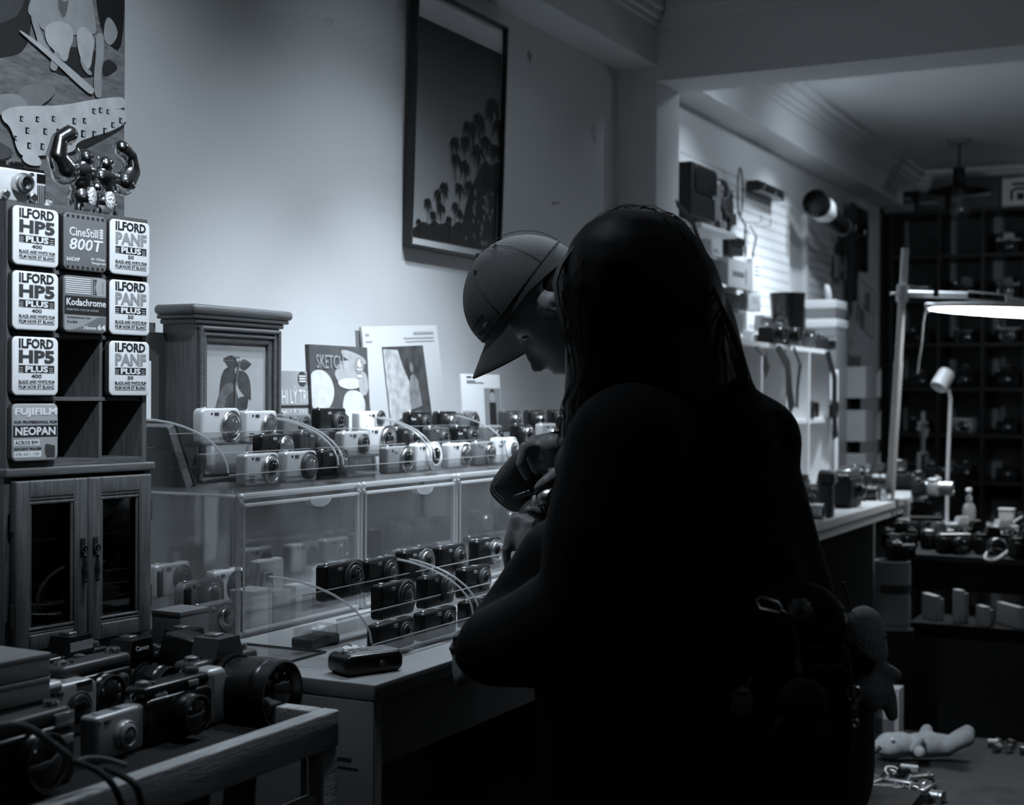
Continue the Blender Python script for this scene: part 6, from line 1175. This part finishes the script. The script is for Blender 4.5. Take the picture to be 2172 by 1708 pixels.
# stacking trays
for k in range(3):
    z = SZ + .001 + k * .215; X_ = xy(1840, 1.70); g = thing('stacking_tray', ('bottom', 'middle', 'top')[k] + ' pale stacking tray of the three beside the lamp pole', 'tray', (X_, 1.82, z), group=None); w = .34
    b = MB(); b.bx(-w / 2, -.15, 0, w / 2, .15, .008); b.bx(-w / 2, .142, .008, w / 2, .15, .15); b.build('tray_base', M_CARDG, g); MB().bx(-w / 2, -.15, .008, w * .18, -.144, .155).build('front_panel', M_CARDG, g); MB().bx(-w / 2, -.144, .008, -w / 2 + .006, .142, .155).build('side_panel', M_CARDG, g)
    s_ = MB(); s_.prism([(-.15, .008), (.142, .008), (.142, .155), (.02, .155), (-.05, .05), (-.09, .05), (-.15, .155)], 0, .006, lambda a_, b_, c_: (w / 2 - .006 + b_, a_, c_)); s_.build('notched_side', M_CARDG, g)
    for x in (-.12, .10): MB().bx(x, -.06, .008, x + .008, .06, .214).build('corner_post', M_DARK, g)
    slr(V((X_ + .03, 1.83, z + .0095)), 'black camera lying in the ' + ('bottom', 'middle', 'top')[k] + ' stacking tray', .5, .95, hump=False)
# things on the dark cabinet beyond the bench
for px, Y, lab, kw in ((1880, 1.42, 'black camera bag shape lying behind the lamp pole', dict(k=1.5, hump=False)), (1835, 1.42, 'silver topped camera below the stacking trays', dict(top=M_STEEL)), (1910, 1.45, 'black camera pile behind the pole', dict(k=1.3)), (1975, 1.45, 'black camera at the end of the dark cabinet', dict(k=1.3, hump=False))): slr(V((xy(px, Y), Y, SZ + .0006)), lab, .2, **{'k': 1.0, **kw})
g = thing('pipe_stand', 'small pale pipe work stand shaped like a standing figure', 'stand', (xy(1960, 1.50), 1.50, SZ + .0006)); b = MB(); hx = .10
b.tube([(-hx, 0, 0), (-hx, 0, .12), (-hx * .9, 0, .14), (hx * .9, 0, .14), (hx, 0, .12), (hx, 0, 0)], .012, 8); b.build('foot_pipe', M_CARDG, g); MB().tube([(0, 0, .14), (0, 0, .36)], .011, 8).build('upright_pipe', M_CARDG, g); b = MB(); b.tube([(-.05, 0, .23), (-.10, 0, .27), (-.09, 0, .30), (.09, 0, .30), (.11, 0, .27), (.06, 0, .22)], .011, 8); b.build('cross_pipe', M_CARDG, g)
# collapsed wire basket hanging in the dim corner
g = thing('hanging_basket', 'white wire basket with stuffed cards hung askew in the corner', 'basket', on_y(1838, 655, 1.86)); b = MB(); R_ = Euler((0, .16, 0)).to_matrix()
for x0_, z0_, x1_, z1_ in ((-.16, .13, .18, .13), (-.16, -.13, .18, -.13), (-.16, 0, .18, 0)): b.tube([R_ @ V((x0_, 0, z0_)), R_ @ V((x1_, 0, z1_))], .004, 6)
for x in (-.16, -.06, .06, .18): b.tube([R_ @ V((x, 0, -.13)), R_ @ V((x, 0, .13))], .004, 6)
b.build('wire_grid', M_CARDG, g)
for x, z, w_, h_ in ((.0, -.06, .1, .1), (.11, .06, .1, .1), (-.1, -.05, .08, .1)): MB().box(R_ @ V((x, .02, z)), (w_, .01, h_), R_).build('stuffed_card', M_GREY, g)
# ------------------------------------------------------------------ LED bar lamp on a pole clamped to the bench
pb = on_z(1897, 1062, WZ); g = thing('pole_lamp', 'bright long bar lamp on a white pole clamped to the bench edge', 'lamp', (pb.x, WY + .03, WZ + .0006)); dirx = V((.06, 0, 0)); P_ = g.location.copy()
lean = V((.03, -.02, 1.055)) + RT0 * .03; MB().tube([(0, 0, 0), lean * .55], .0185, 16).build('pole_lower', M_POLE, g); MB().tube([lean * .55, lean], .016, 16).build('pole_upper', M_POLE, g)
b = MB(); b.rbox((0, -.03, .004), (.06, .10, .008), .004, .003); b.rbox((.07, -.054, -.04), (.035, .02, .10), .004, .003); b.rbox((.04, -.045, -.085), (.05, .05, .012), .004, .003); b.build('clamp', M_POLE, g)
z_arm = .865; cpt = lean * (z_arm / 1.055); MB().tube([cpt - lean.normalized() * .035, cpt + lean.normalized() * .035], .026, 16).build('collar', M_POLE, g); MB().cyl(cpt, cpt - RT0 * .05, .006, n=10).build('tightening_knob', M_CHROME, g)
ad = (RT0 * .97 - FW0 * .35).normalized(); a1 = cpt + ad * .26 + V((0, 0, -.012)); a2 = cpt + ad * .42 + V((0, 0, -.03)); MB().tube([cpt, a1], .015, 12).build('arm', M_POLE, g)
b = MB(); 
for o_ in (.016, -.016): b.tube([a1 + V((0, 0, o_ - .0)), a2 + V((0, 0, o_))], .0035, 6)
b.tube([a2 + V((0, 0, .02)), a2 + V((0, 0, -.02))], .014, 10); b.build('parallel_link', M_POLE, g); MB().band([cpt + ad * .125, cpt + ad * .145], .034, .034).build('rubber_band', M_BLACK, g)
h0 = at(1965, 655, 6.0) - P_; hd = (at(2330, 670, 5.75) - at(1965, 655, 6.0)).normalized(); hl = .88; hm = h0 + hd * hl * .5; side = hd.cross(V((0, 0, 1))).normalized(); upv = side.cross(hd).normalized(); RB = Matrix(((hd.x, side.x, upv.x), (hd.y, side.y, upv.y), (hd.z, side.z, upv.z))); tl = Euler((-.185 if side.dot(FWD) > 0 else .185, 0, 0)).to_matrix()
def oval(z, k): return [tuple(hm + RB @ tl @ V((k * hl / 2 * cos(2 * pi * i / 48), (k * .5 + .5) * .08 * k * sin(2 * pi * i / 48), z))) for i in range(48)]
hb = MB(); hb.add(oval(0, 1) + oval(.016, 1) + oval(.022, .94), [[i + 48 * j, (i + 1) % 48 + 48 * j, (i + 1) % 48 + 48 * (j + 1), i + 48 * (j + 1)] for j in (0, 1) for i in range(48)] + [list(range(96, 144))]); hb.build('lamp_head', M_POLE, g)
db = MB(); db.add(oval(-.003, .97) + oval(.001, .97), [[i, (i + 1) % 48, (i + 1) % 48 + 48, i + 48] for i in range(48)] + [list(range(47, -1, -1))]); db.build('diffuser', mat('lit_diffuser', .9, .4, emit=20.0), g)
MB().tube([a2, hm + V((0, 0, .03))], .012, 10).build('joint', M_POLE, g); MB().rbox(h0 + hd * .02 + V((0, 0, .014)), (.05, .04, .022), .008, .006, rot=RB).build('end_cap', M_WHITE, g); MB().sphere(h0 + hd * .01 + V((0, 0, -.008)), .009).build('knurled_screw', M_CHROME, g)
MB().tube([h0 + V((0, 0, .01)), h0 + V((-.01, .01, -.06)), h0 + V((-.010, .015, -.14)), h0 + V((-.02, .025, -.22)), h0 + V((-.022, .03, -.27))], .003, 6).build('power_cord', M_CARDG, g)
# ------------------------------------------------------------------ black table full of cameras in front of the bench end
DZ = .75; q0, q1 = on_z(1925, 1172, DZ), on_z(2172, 1187, DZ); dx = min(q0.x, q1.x)
dk = thing('black_table', 'black wooden table crowded with cameras beside the white bench', 'table', (dx, 1.26, 0)); MB().rbox((.62, -.62, DZ - .013), (1.24, 1.24, .026), .003, .003).build('table_top', mat('worn_black_top', .035, .45), dk); MB().bx(.03, -1.2, DZ - .14, .05, -.04, DZ - .026).build('apron', M_DARKWOOD, dk)
for x in (.05, 1.17): 
    for y in (-.07, -1.18): MB().rbox((x + .02, y, (DZ - .026) / 2), (.05, .05, DZ - .028), .004, .003).build('leg', M_DARKWOOD, dk)
MB().tube([(.06, -.10, .18), (.06, -.66, DZ - .16)], .016, 8).build('cross_brace', M_DARKWOOD, dk)
def dz(px, py): return on_z(px, py, DZ + .0006)
for px, py, lab, kw in ((1948, 1168, 'black camera at the near corner of the black table', dict(lens=(.03, .03))), (1985, 1168, 'black camera with bright rewind knob at the black table edge', dict(top=M_STEEL)), (2025, 1170, 'black reflex camera with glinting prism on the black table', dict(k=1.1)), (2062, 1174, 'dark camera in front of the spray bottle', dict(top=M_STEEL, hump=False)),
                        (2100, 1176, 'black camera with chrome lens ring left of the pale cable', dict(ring=M_STEEL)), (2140, 1180, 'black camera inside the loop of pale cable', dict(top=M_STEEL)), (2168, 1182, 'black camera at the frame edge of the black table', dict()), (1975, 1148, 'large black camera with a pale curved strap on the black table', dict(k=1.3, hump=False)), (2040, 1150, 'black camera with white prism cap on the black table', dict(top=M_PALE)), (2125, 1155, 'silver grey camera behind the pale cable', dict(body=M_SILVER, top=M_PALE)), (2085, 1150, 'round silver camera beside the spray bottle', dict(body=M_SILVER, top=M_STEEL, hump=False)), (2160, 1140, 'dark camera farther back on the black table', dict())):
    slr(dz(px, py) + V((.05, 0, 0)), lab, -1.1 + (px % 7) * .05, **{'k': 1.0, **kw})
p_ = dz(2055, 1142); g = thing('spray_bottle', 'pale pump spray bottle standing on the black table', 'bottle', p_); MB().lathe([(.026, 0), (.028, .004), (.028, .125), (.022, .145), (.011, .155), (.011, .165)], n=24).build('bottle_body', M_CARDG, g); MB().lathe([(.013, 0), (.013, .02), (.006, .024), (.006, .04)], (0, 0, .163), n=16).build('collar', M_PALE, g); MB().rbox((-.012, 0, .21), (.05, .02, .018), .006, .005).build('pump_head', M_WHITE, g)
g = thing('glue_stick', 'white upright tube standing on the black table', 'tube', dz(1992, 1128)); MB().lathe([(.013, 0), (.013, .07), (.009, .075), (.009, .10)], n=16).build('tube_body', M_WHITE, g); MB().lathe([(.010, 0), (.010, .03)], (0, 0, .096), n=16).build('cap', M_PALE, g)
g = thing('grey_panel', 'grey flat panel propped upright at the back of the black table', 'panel', dz(1955, 1140) + V((.1, 0, 0)), rot=Euler((0, -.12, 0))); MB().rbox((0, 0, .075), (.012, .15, .15), .002, .002).build('panel_sheet', mat('slate_panel', .07, .6), g)
g = thing('small_carton', 'small crumpled silver carton between tube and bottle', 'box', dz(2030, 1135)); MB().rbox((0, 0, .025), (.06, .07, .05), .003, .003).build('box_body', M_SILVER, g); MB().rbox((0, 0, .053), (.05, .05, .006), .003, .002).build('lid', M_PALE, g)
g = thing('white_adapter', 'white box adapter on top of the cameras in the cable loop', 'adapter', dz(2132, 1150) + V((.04, 0, .086))); MB().rbox((0, 0, .024), (.05, .06, .048), .006, .005).build('adapter_body', M_WHITE, g); MB().rbox((0, 0, .05), (.056, .066, .010), .004, .003).build('lid', M_PALE, g)
pts = [dz(2170, 1138) + V((0, 0, .09)), dz(2140, 1150) + V((0, 0, .07)), dz(2110, 1165) + V((0, 0, .03)), dz(2092, 1178) + V((0, 0, .008)), dz(2092, 1188) + V((-.02, 0, .006)), dz(2112, 1189) + V((-.02, 0, .004)), dz(2140, 1178) + V((0, 0, .02)), dz(2172, 1165) + V((0, 0, .05))]
o_ = pts[0].copy(); ob = []
for i in range(len(pts) - 1):
    for t_ in range(6):
        t_ /= 6; a_0, a_1, a_2, a_3 = pts[max(i - 1, 0)], pts[i], pts[i + 1], pts[min(i + 2, len(pts) - 1)]; ob.append(.5 * ((2 * a_1) + (a_2 - a_0) * t_ + (2 * a_0 - 5 * a_1 + 4 * a_2 - a_3) * t_ * t_ + (3 * a_1 - a_0 - 3 * a_2 + a_3) * t_ ** 3) - o_)
o = MB().tube(ob, .0055, 8).build('pale_cable', M_CARDW); o.location = o_; tag(o, 'thick pale cable looping over the edge of the black table', 'cable')
# gooseneck lamp
p_ = dz(2008, 1118); g = thing('gooseneck_lamp', 'small white gooseneck spot lamp with a cylindrical head, switched off', 'lamp', p_); d_ = (p_ - CAM).dot(FWD)
MB().lathe([(.05, 0), (.05, .01), (.01, .018)], n=24).build('base', M_WHITE, g); MB().tube([V((0, 0, .01)), at(2010, 1000, d_) - p_, at(2014, 900, d_) - p_, at(2016, 845, d_) - p_, at(2012, 826, d_) - p_], .0085, 10).build('stem', M_WHITE, g)
ha = (at(1989, 824, d_ - .03) - at(2010, 790, d_)).normalized(); h0_ = at(2010, 790, d_) - p_; MB().lathe([(.012, -.004), (.036, 0), (.040, .012), (.040, .092), (.036, .092), (.033, .07)], h0_, ha, 28).build('lamp_head', M_WHITE, g); MB().sphere(h0_ + ha * .06, .024).build('bulb', M_FLASH, g)
# labelled bin under the bench
a = on_z(1893, 1320, .55); bd = at(1893, 1250, 5.15); g = thing('labelled_bin', 'tall narrow bin pasted with printed sheets next to the bench leg', 'bin', (bd.x, bd.y, 0)); MB().lathe([(.060, .54), (.062, .78), (.055, .78), (.05, .56)], n=28).build('bin_body', M_CARDG, g); MB().lathe([(.075, 0), (.075, .54)], n=28).build('bin_base', M_DARKWOOD, g); MB().torus((0, 0, .78), (0, 0, 1), .06, .003, 28, 6).build('rim', M_CARDW, g)
for z0, z1, m_ in ((.56, .655, M_CARDG), (.67, .70, M_DARK), (.70, .765, M_TGR)):
    b = MB(); vs = [(.0635 * cos(rad(a_)), .0635 * sin(rad(a_)), z) for z in (z0, z1) for a_ in range(150, 301, 10)]; n_ = len(vs) // 2; b.add(vs, [[i, i + 1, i + 1 + n_, i + n_] for i in range(n_ - 1)]); b.build('pasted_sheet', m_, g)
for k in range(3): slr(V((bd.x + .02 - .05 * k, bd.y + .02 * k, .781)) if k == 0 else V((bd.x - .14 - .1 * k, bd.y + .16 + .1 * k, .60)), ('black camera perched on the rim of the labelled bin', 'dark camera on the stool behind the labelled bin', 'dark camera against the bench panel behind the labelled bin')[k], .4, .9, top=M_STEEL)
g = thing('dark_stool', 'dark stool holding cameras between bench panel and labelled bin', 'stool', (bd.x - .28, bd.y + .30, 0)); MB().rbox((0, 0, .585), (.36, .34, .025), .01, .006).build('seat', M_DARKWOOD, g)
for sx in (-.14, .14):
    for sy in (-.13, .13): MB().cyl((sx, sy, 0), (sx * .9, sy * .9, .573), .016, n=10).build('leg', M_DARKWOOD, g)
# ------------------------------------------------------------------ tall black cubby shelf on the back wall
SX = 8.84; ys = [on_x(px, 800, SX).y for px in (1893, 1990, 2083, 2174, 2262, 2350)]; zs = [on_x(2080, py, SX).z for py in (1125, 1025, 925, 826, 731, 637, 541, 445)]
bs = thing('black_bookcase', 'tall black cubby bookcase of cameras against the back wall', 'bookcase', (SX, ys[0], 0)); M_SHF = mat('black_shelf', .014, .45); wd = ys[0] - ys[-1]
MB().bx(0, -wd - .02, 0, .345, -wd, zs[-1]).build('side', M_SHF, bs); MB().bx(0, 0, 0, .345, .02, zs[-1]).build('side', M_SHF, bs)

for y in ys[1:-1]: MB().bx(0, y - ys[0] - .010, 0, .335, y - ys[0] + .010, zs[-1]).build('divider', M_SHF, bs)
for z in [.08] + zs: MB().bx(.004, -wd, z - .011, .335, 0, z + .011).build('shelf_board', M_SHF, bs)
MB().bx(.336, -wd, .0, .344, 0, zs[-1]).build('back_panel', mat('bookcase_back', .30, .7), bs)
cells = {}
rr = random.Random(21); rown = ('lowest', 'second lowest', 'third', 'fourth', 'fifth', 'sixth', 'topmost'); coln = ('first', 'second', 'third', 'fourth', 'fifth')
for r_ in range(7):
    for c_ in range(3):
        y = (ys[c_] + ys[c_ + 1]) / 2; z = zs[r_] + .0118; place = f'in the {rown[r_]} visible row, {coln[c_]} column of the black bookcase'
        if r_ == 6 and c_ < 2: continue
        cw = ys[c_] - ys[c_ + 1]
        if rr.random() < .75 or (r_, c_) in ((4, 2), (3, 2)):
            pz = rr.uniform(.13, .2); k_ = tag(MB().bx(-.002, -cw * .30, 0, .002, cw * .22, pz).build('backing_card', M_CARDG if rr.random() < .6 else M_GREY), 'pale backing card standing ' + place, 'card'); k_.location = (SX + .30, y, z)
        t_ = rr.random()
        kw = dict(top=M_STEEL if rr.random() < .35 else M_BLACK, hump=rr.random() < .7, lens=(.03, rr.uniform(.02, .06)), k=rr.uniform(.95, 1.25), grip=False)
        if (r_, c_) == (5, 2) or (r_, c_) == (4, 2): kw.update(top=M_STEEL, ring=M_STEEL, k=1.2)
        if (r_, c_) == (2, 1): kw.update(body=M_SILVER, top=M_PALE, ring=M_STEEL, hump=False, k=1.15)
        slr(V((SX + .12, y - cw * .05, z)), ('silver camera ' if (r_, c_) == (2, 1) else 'chrome topped camera ' if kw['top'] is M_STEEL else 'black camera ') + place, -1.571 + rr.uniform(-.3, .3), **kw)
TZB = zs[-1] + .0118
for px, w_, h_, m_, lab in ((1915, .20, .055, M_GREY, 'grey flat box at the end of the bookcase top'), (1975, .18, .11, M_DARK, 'dark box beside the hanging lamp on the bookcase top'), (2075, .26, .19, M_DARK, 'large dark carton on the bookcase top')):
    yy = on_x(px, 420, SX + .1).y; g = thing('storage_carton', lab, 'box', (SX + .16, yy, TZB)); MB().rbox((0, 0, h_ / 2), (.24, w_, h_), .003, .003).build('box_body', m_, g); MB().bx(-.122, -w_ * .3, h_ * .4, -.1205, w_ * .3, h_ * .5).build('label_strip', M_CARDG, g)
yy = on_x(1915, 400, SX + .1).y; g = thing('storage_carton', 'black box lying on the grey flat box', 'box', (SX + .16, yy, TZB + .0556)); MB().rbox((0, 0, .035), (.24, .21, .07), .003, .003).build('box_body', M_BLACK, g); MB().bx(-.122, -.06, .02, -.1205, .02, .03).build('label_strip', M_CARDG, g)
yy = on_x(2168, 400, SX + .1).y; g = thing('camera_carton', 'white camera box with a rounded camera outline on the bookcase top', 'box', (SX + .14, yy, TZB)); MB().rbox((0, 0, .085), (.2, .21, .17), .003, .003).build('box_body', M_CARDW, g)
b = MB(); b.tube([(-.1015, y_, z_) for y_, z_ in [(-.06 + .0, .04), (-.06, .09), (-.045, .105), (.03, .105), (.05, .09), (.05, .04)]], .008, 6); b.bx(-.102, -.05, .125, -.1005, .05, .14); b.bx(-.102, -.02, .04, -.1005, .02, .08); b.build('printed_outline', M_INK, g)
# pendant lamp in the far room
p_ = on_z(2035, 296, ZC); g = thing('pendant_lamp', 'dark industrial pendant lamp with flat shade and clear bulb, unlit', 'lamp', (p_.x, p_.y, ZC - .0005)); d_ = (p_ - CAM).dot(FWD); zz = lambda py: (844 - py) / FPX * d_ + CAM.z - ZC
MB().lathe([(.065, 0), (.06, -.02), (.02, -.03)], n=24).build('canopy', M_CARDG, g); MB().cyl((0, 0, -.02), (0, 0, zz(356)), .006, n=8).build('cord', M_BLACK, g); MB().lathe([(.03, zz(355)), (.033, zz(358)), (.033, zz(392)), (.03, zz(395))], n=20).build('socket', M_MATTE, g)
MB().lathe([(.034, zz(392)), (.165, zz(404)), (.168, zz(406)), (.16, zz(405)), (.034, zz(397))], n=36).build('shade', M_MATTE, g); MB().lathe([(.018, zz(398)), (.03, zz(412)), (.042, zz(436)), (.038, zz(455)), (.02, zz(466)), (.0005, zz(468))], n=24).build('bulb', M_BULB, g)
b = MB()
for k in range(5): a_ = 2 * pi * k / 5; b.tube([(.034 * cos(a_), .034 * sin(a_), zz(396)), (.055 * cos(a_), .055 * sin(a_), zz(430)), (.05 * cos(a_), .05 * sin(a_), zz(455)), (.004 * cos(a_), .004 * sin(a_), zz(472))], .0022, 5)
b.torus((0, 0, zz(432)), (0, 0, 1), .055, .0022, 24, 5); b.build('wire_cage', M_DARK, g)
# ------------------------------------------------------------------ low heap near the camera's right: crate, plush dog, film scraps
LZ_ = .24; lt = thing('low_crate', 'low dark crate heaped with small camera parts at the frame corner', 'crate', (on_z(1960, 1640, LZ_).x, on_z(1960, 1640, LZ_).y, 0)); MB().rbox((.1, -.1, LZ_ / 2), (.9, 1.0, LZ_), .01, .01).build('crate_body', mat('crate_dark', .03, .6), lt); MB().rbox((-.28, -.30, LZ_ + .004), (.4, .5, .008), .01, .003).build('felt_mat', mat('grey_felt_mat', .06, .9, noise=.3, nscale=15), lt)
LZ2 = LZ_ + .0006
def lz(px, py, z=None): return on_z(px, py, LZ2 if z is None else z)
M_DOG = mat('pale_plush', .5, .95, noise=.12, nscale=60, bump=.4, bscale=300)
p_ = lz(1960, 1612); g = thing('plush_dog', 'pale plush animal lying on its back over the heap of camera parts', 'plush toy', p_); d = (p_ - CAM).dot(FWD); k_ = d / FPX; B_ = MB()
def r_(px, py, dd=0): return at(px, py, d + dd) - p_
B_.sphere(r_(1890, 1582), 34 * k_, (1.15, 1, .82), n=18, m=12); B_.sphere(r_(1912, 1580), 30 * k_, (1, 1, .9), n=18, m=12); caps(B_, [(r_(1945, 1582), 27 * k_), (r_(1975, 1580), 27 * k_), (r_(2005, 1582), 24 * k_)]); caps(B_, [(r_(2010, 1585, -.02), 17 * k_), (r_(2035, 1572, -.03), 17 * k_), (r_(2050, 1566, -.03), 18 * k_)]); caps(B_, [(r_(2010, 1578, .03), 15 * k_), (r_(2036, 1560, .04), 14 * k_), (r_(2052, 1555, .04), 17 * k_)])
caps(B_, [(r_(1950, 1592, -.06), 11 * k_), (r_(1951, 1597, -.09), 13 * k_)]); caps(B_, [(r_(1955, 1565, .03), 11 * k_), (r_(1966, 1549, .04), 13 * k_)]); caps(B_, [(r_(1868, 1586, -.01), 16 * k_), (r_(1858, 1580, -.01), 10 * k_)])
blob(B_, 'plush_body', M_DOG, .0065, 3, g); B_ = MB(); B_.sphere(r_(1893, 1570, -.045), .008, n=10, m=6); B_.build('bead_eye', M_PAPER, g); MB().sphere(r_(1945, 1580, -.055), .030, (1.1, .35, .55), Euler((0, -.6, -.6)).to_matrix()).build('ear', M_DOG, g)
rr = random.Random(9)
for k, (px, py, lab) in enumerate(((1850, 1680, 'chrome lens mount in the heap nearest the plastic bag'), (1875, 1700, 'small chrome camera body in the heap corner'), (1905, 1690, 'dark camera body with bright frame in the heap'), (1852, 1692, 'black camera with wire bail in the heap'), (1930, 1665, 'square white film sample in the heap'), (1940, 1700, 'tangle of shiny film canisters in the heap'), (1918, 1678, 'black domed camera below the plush animal'), (1965, 1704, 'bright small camera part at the heap edge'), (1888, 1662, 'chrome lens barrel behind the wire bailed camera'), (1895, 1706, 'small silver compact lying lowest in the heap'), (1950, 1680, 'dark camera with chrome top at the crate middle'))):
    q = lz(px, py)
    if k == 4: stand_ = thing('film_sample', lab, 'film', q); MB().rbox((0, 0, .03), (.012, .05, .06), .003, .002, rot=Euler((0, -.3, 0)).to_matrix()).build('sample_card', M_CARDW, stand_); MB().bx(-.012, -.015, .02, -.008, .012, .04).build('printed_mark', M_INK, stand_)
    elif k in (0, 5, 8): lens_(q, lab, .03, .04, (rr.uniform(-.3, .3), -.4, 1), M_STEEL, 'camera_lens')
    else: slr(q, lab, rr.uniform(-2, 0), .62, top=M_STEEL if k != 6 else M_BLACK, hump=k == 6, ring=M_STEEL)
for k in range(7):
    q = lz(2085 + k * 14, 1598 + (k * 37 % 24), LZ_ - .0); o = MB().lathe([(.012, 0), (.012, .03), (.004, .032), (.004, .038)], (0, 0, 0), (0, 0, 1), 12).build('film_canister', M_STEEL); o.location = q + V((.1, 0, .013)); o.rotation_euler = (1.571, 0, rr.uniform(0, 3)); tag(o, 'shiny film canister scattered beside the plush animal', 'film canister', 'film canisters beside the plush animal')
g = thing('plastic_bag', 'crumpled translucent plastic bag with a dark strap by the backpack', 'bag', on_z(1790, 1708, .22)); p_ = g.location; d = (p_ - CAM).dot(FWD) - .5; p_ = at(1780, 1640, d); g.location = p_; B_ = MB(); B_.sphere((0, 0, 0), .085, (1.15, .9, .72), n=26, m=16); rr = random.Random(4); B_.v = [(x * (1 + .12 * sin(37 * z + 20 * x)), y * (1 + .12 * cos(41 * z + 15 * y)), z * (1 + .15 * sin(50 * x + 33 * y))) for x, y, z in B_.v]; B_.build('bag_film', clear_mat('plastic_film', .85, .2, haze=.14, rough=.15), g, 70); MB().tube([at(1800, 1640, d) - p_, at(1840, 1605, d) - p_, at(1868, 1585, d) - p_], .006, 8).build('strap', M_DARK, g); B_ = MB(); B_.rbox((0, .02, -.02), (.10, .06, .06), .02, .02); B_.build('dark_content', M_BLACK, g)
tag(MB().rbox((0, 0, 0), (.34, .34, 1), .01, .01).build('side_stool', M_DARKWOOD), 'dark pedestal under the crumpled plastic bag', 'stool'); o = bpy.data.objects['side_stool']; zt_ = p_.z - .062; o.location = (p_.x, p_.y, zt_ / 2); o.scale = (1, 1, zt_)
g = thing('white_box', 'small white carton standing behind the plush animal', 'box', lz(1864, 1590) + V((.12, 0, 0))); MB().rbox((0, 0, .09), (.07, .09, .18), .002, .002).build('box_body', M_CARDW, g); MB().bx(-.0375, -.03, .03, -.0355, .03, .08).build('label_panel', M_GREY, g)
g = thing('chrome_tube', 'upright shiny metal tube legs behind the hanging plush toy', 'stand', lz(1842, 1600) + V((.02, .05, 0))); b = MB()
for x in (0, .045): b.cyl((x, -x * .5, .0), (x, -x * .5, .36), .017, n=14)
b.build('tube_leg', M_STEEL, g); MB().rbox((.02, -.01, .365), (.1, .08, .012), .004, .003).build('top_plate', M_DARK, g)
# paper and a dark stool under the black table
zc_ = .53
for k, (px, py, w_, h_, m_, lab) in enumerate(((1975, 1312, .10, .09, M_CARDW, 'pale card standing in the dark below the black table'), (2033, 1320, .045, .12, M_CARDW, 'narrow white leaflet leaning behind a table leg'), (2085, 1326, .06, .07, M_CARDW, 'pale paper bag end under the black table'), (2142, 1326, .15, .075, M_CARDW, 'wide white paper pile on the cupboard under the black table'))):
    q = on_z(px, py, zc_ + .001); g = thing('paper_stack', lab, 'paper', q, -.9); MB().bx(-.012, -w_ / 2, 0, .012, w_ / 2, h_).build('front_sheet', m_, g); MB().bx(.014, -w_ * .42, 0, .03, w_ * .46, h_ - .012).build('back_sheet', M_CARDG, g)
g = thing('dark_stool', 'dark stool with splayed legs in front of the cupboard under the black table', 'stool', on_z(2120, 1520, .0) * 0 + V((5.05, .35, 0))); MB().rbox((0, 0, .40), (.30, .30, .025), .02, .008).build('seat', M_DARKWOOD, g)
for sx in (-1, 1):
    for sy in (-1, 1): MB().cyl((sx * .16, sy * .16, 0), (sx * .11, sy * .11, .388), .015, n=10).build('leg', M_DARKWOOD, g)
zsh = zc_
sd = thing('low_cabinet', 'dark low cupboard before the black table with pale papers on it', 'cabinet', (5.45, .9, 0)); 
MB().bx(0, -.75, 0, .32, .20, zsh).build('carcass', M_DARKWOOD, sd); MB().bx(-.003, -.40, .05, -.0005, .18, zsh - .05).build('door', M_DARK, sd)
# ------------------------------------------------------------------ nudge crowded cameras apart so that none stands inside another
bpy.context.view_layer.update()
def aabb(o):
    lo, hi = V((9e9,) * 3), V((-9e9,) * 3); st_ = [o]
    while st_:
        q = st_.pop(); st_ += list(q.children)
        if q.type == 'MESH':
            for c_ in q.bound_box:
                w_ = q.matrix_world @ V(c_)
                for i in range(3): lo[i] = min(lo[i], w_[i]); hi[i] = max(hi[i], w_[i])
    return [lo, hi]
LIM = {WZ: .06, DZ: .10, SZ: .08, ZT: .06}
def settle(level, names, fixed, n=60, pin=-9):
    mv = [o for o in bpy.data.objects if o.parent is None and o.get('category') in names and abs(o.location.z - level) < .012]
    B = [aabb(o) for o in mv]; F = [aabb(bpy.data.objects[f_]) for f_ in fixed if f_ in bpy.data.objects]; sh_ = [V((0, 0, 0)) for _ in mv]; PIN = [o.location.y < pin for o in mv]
    def pen(a, b): return [min(a[1][i], b[1][i]) - max(a[0][i], b[0][i]) for i in range(3)]
    for _ in range(n):
        for i in range(len(mv)):
            for j in list(range(i + 1, len(mv))) + [-k - 1 for k in range(len(F))]:
                b_ = B[j] if j >= 0 else F[-j - 1]; p_ = pen(B[i], b_)
                if min(p_) <= .0005: continue
                ax_ = 0 if p_[0] < p_[1] else 1; dr = 1 if (B[i][0][ax_] + B[i][1][ax_]) >= (b_[0][ax_] + b_[1][ax_]) else -1; k_ = p_[ax_] + .0008
                d1 = V((0, 0, 0)); pi_, pj_ = PIN[i], j >= 0 and PIN[j]; d1[ax_] = dr * k_
                if pi_ and (pj_ or j < 0): continue
                wi_ = 0 if pi_ else (.5 if j >= 0 and not pj_ else 1); d2 = d1 * (1 - wi_) if j >= 0 else d1 * 0; d1 = d1 * wi_
                for q in B[i]: q += d1
                sh_[i] += d1
                if j >= 0:
                    for q in B[j]: q -= d2
                    sh_[j] -= d2
    for o, s_ in zip(mv, sh_):
        if s_.length > LIM.get(level, .05): s_ = s_ * (LIM.get(level, .05) / s_.length)
        o.location += s_
settle(WZ, ('camera', 'lens', 'flash', 'leaflet'), ('white_cubby_shelf',))
settle(DZ, ('camera', 'bottle', 'tube', 'box'), ())
settle(SZ, ('camera', 'stand'), ('stacking_tray',))
settle(ZT, ('camera', 'lens', 'canister'), ())
settle(BT, ('camera', 'lens', 'flash'), ('cabinet_plinth', 'dark_case', 'display_table'), 60, 1.43)
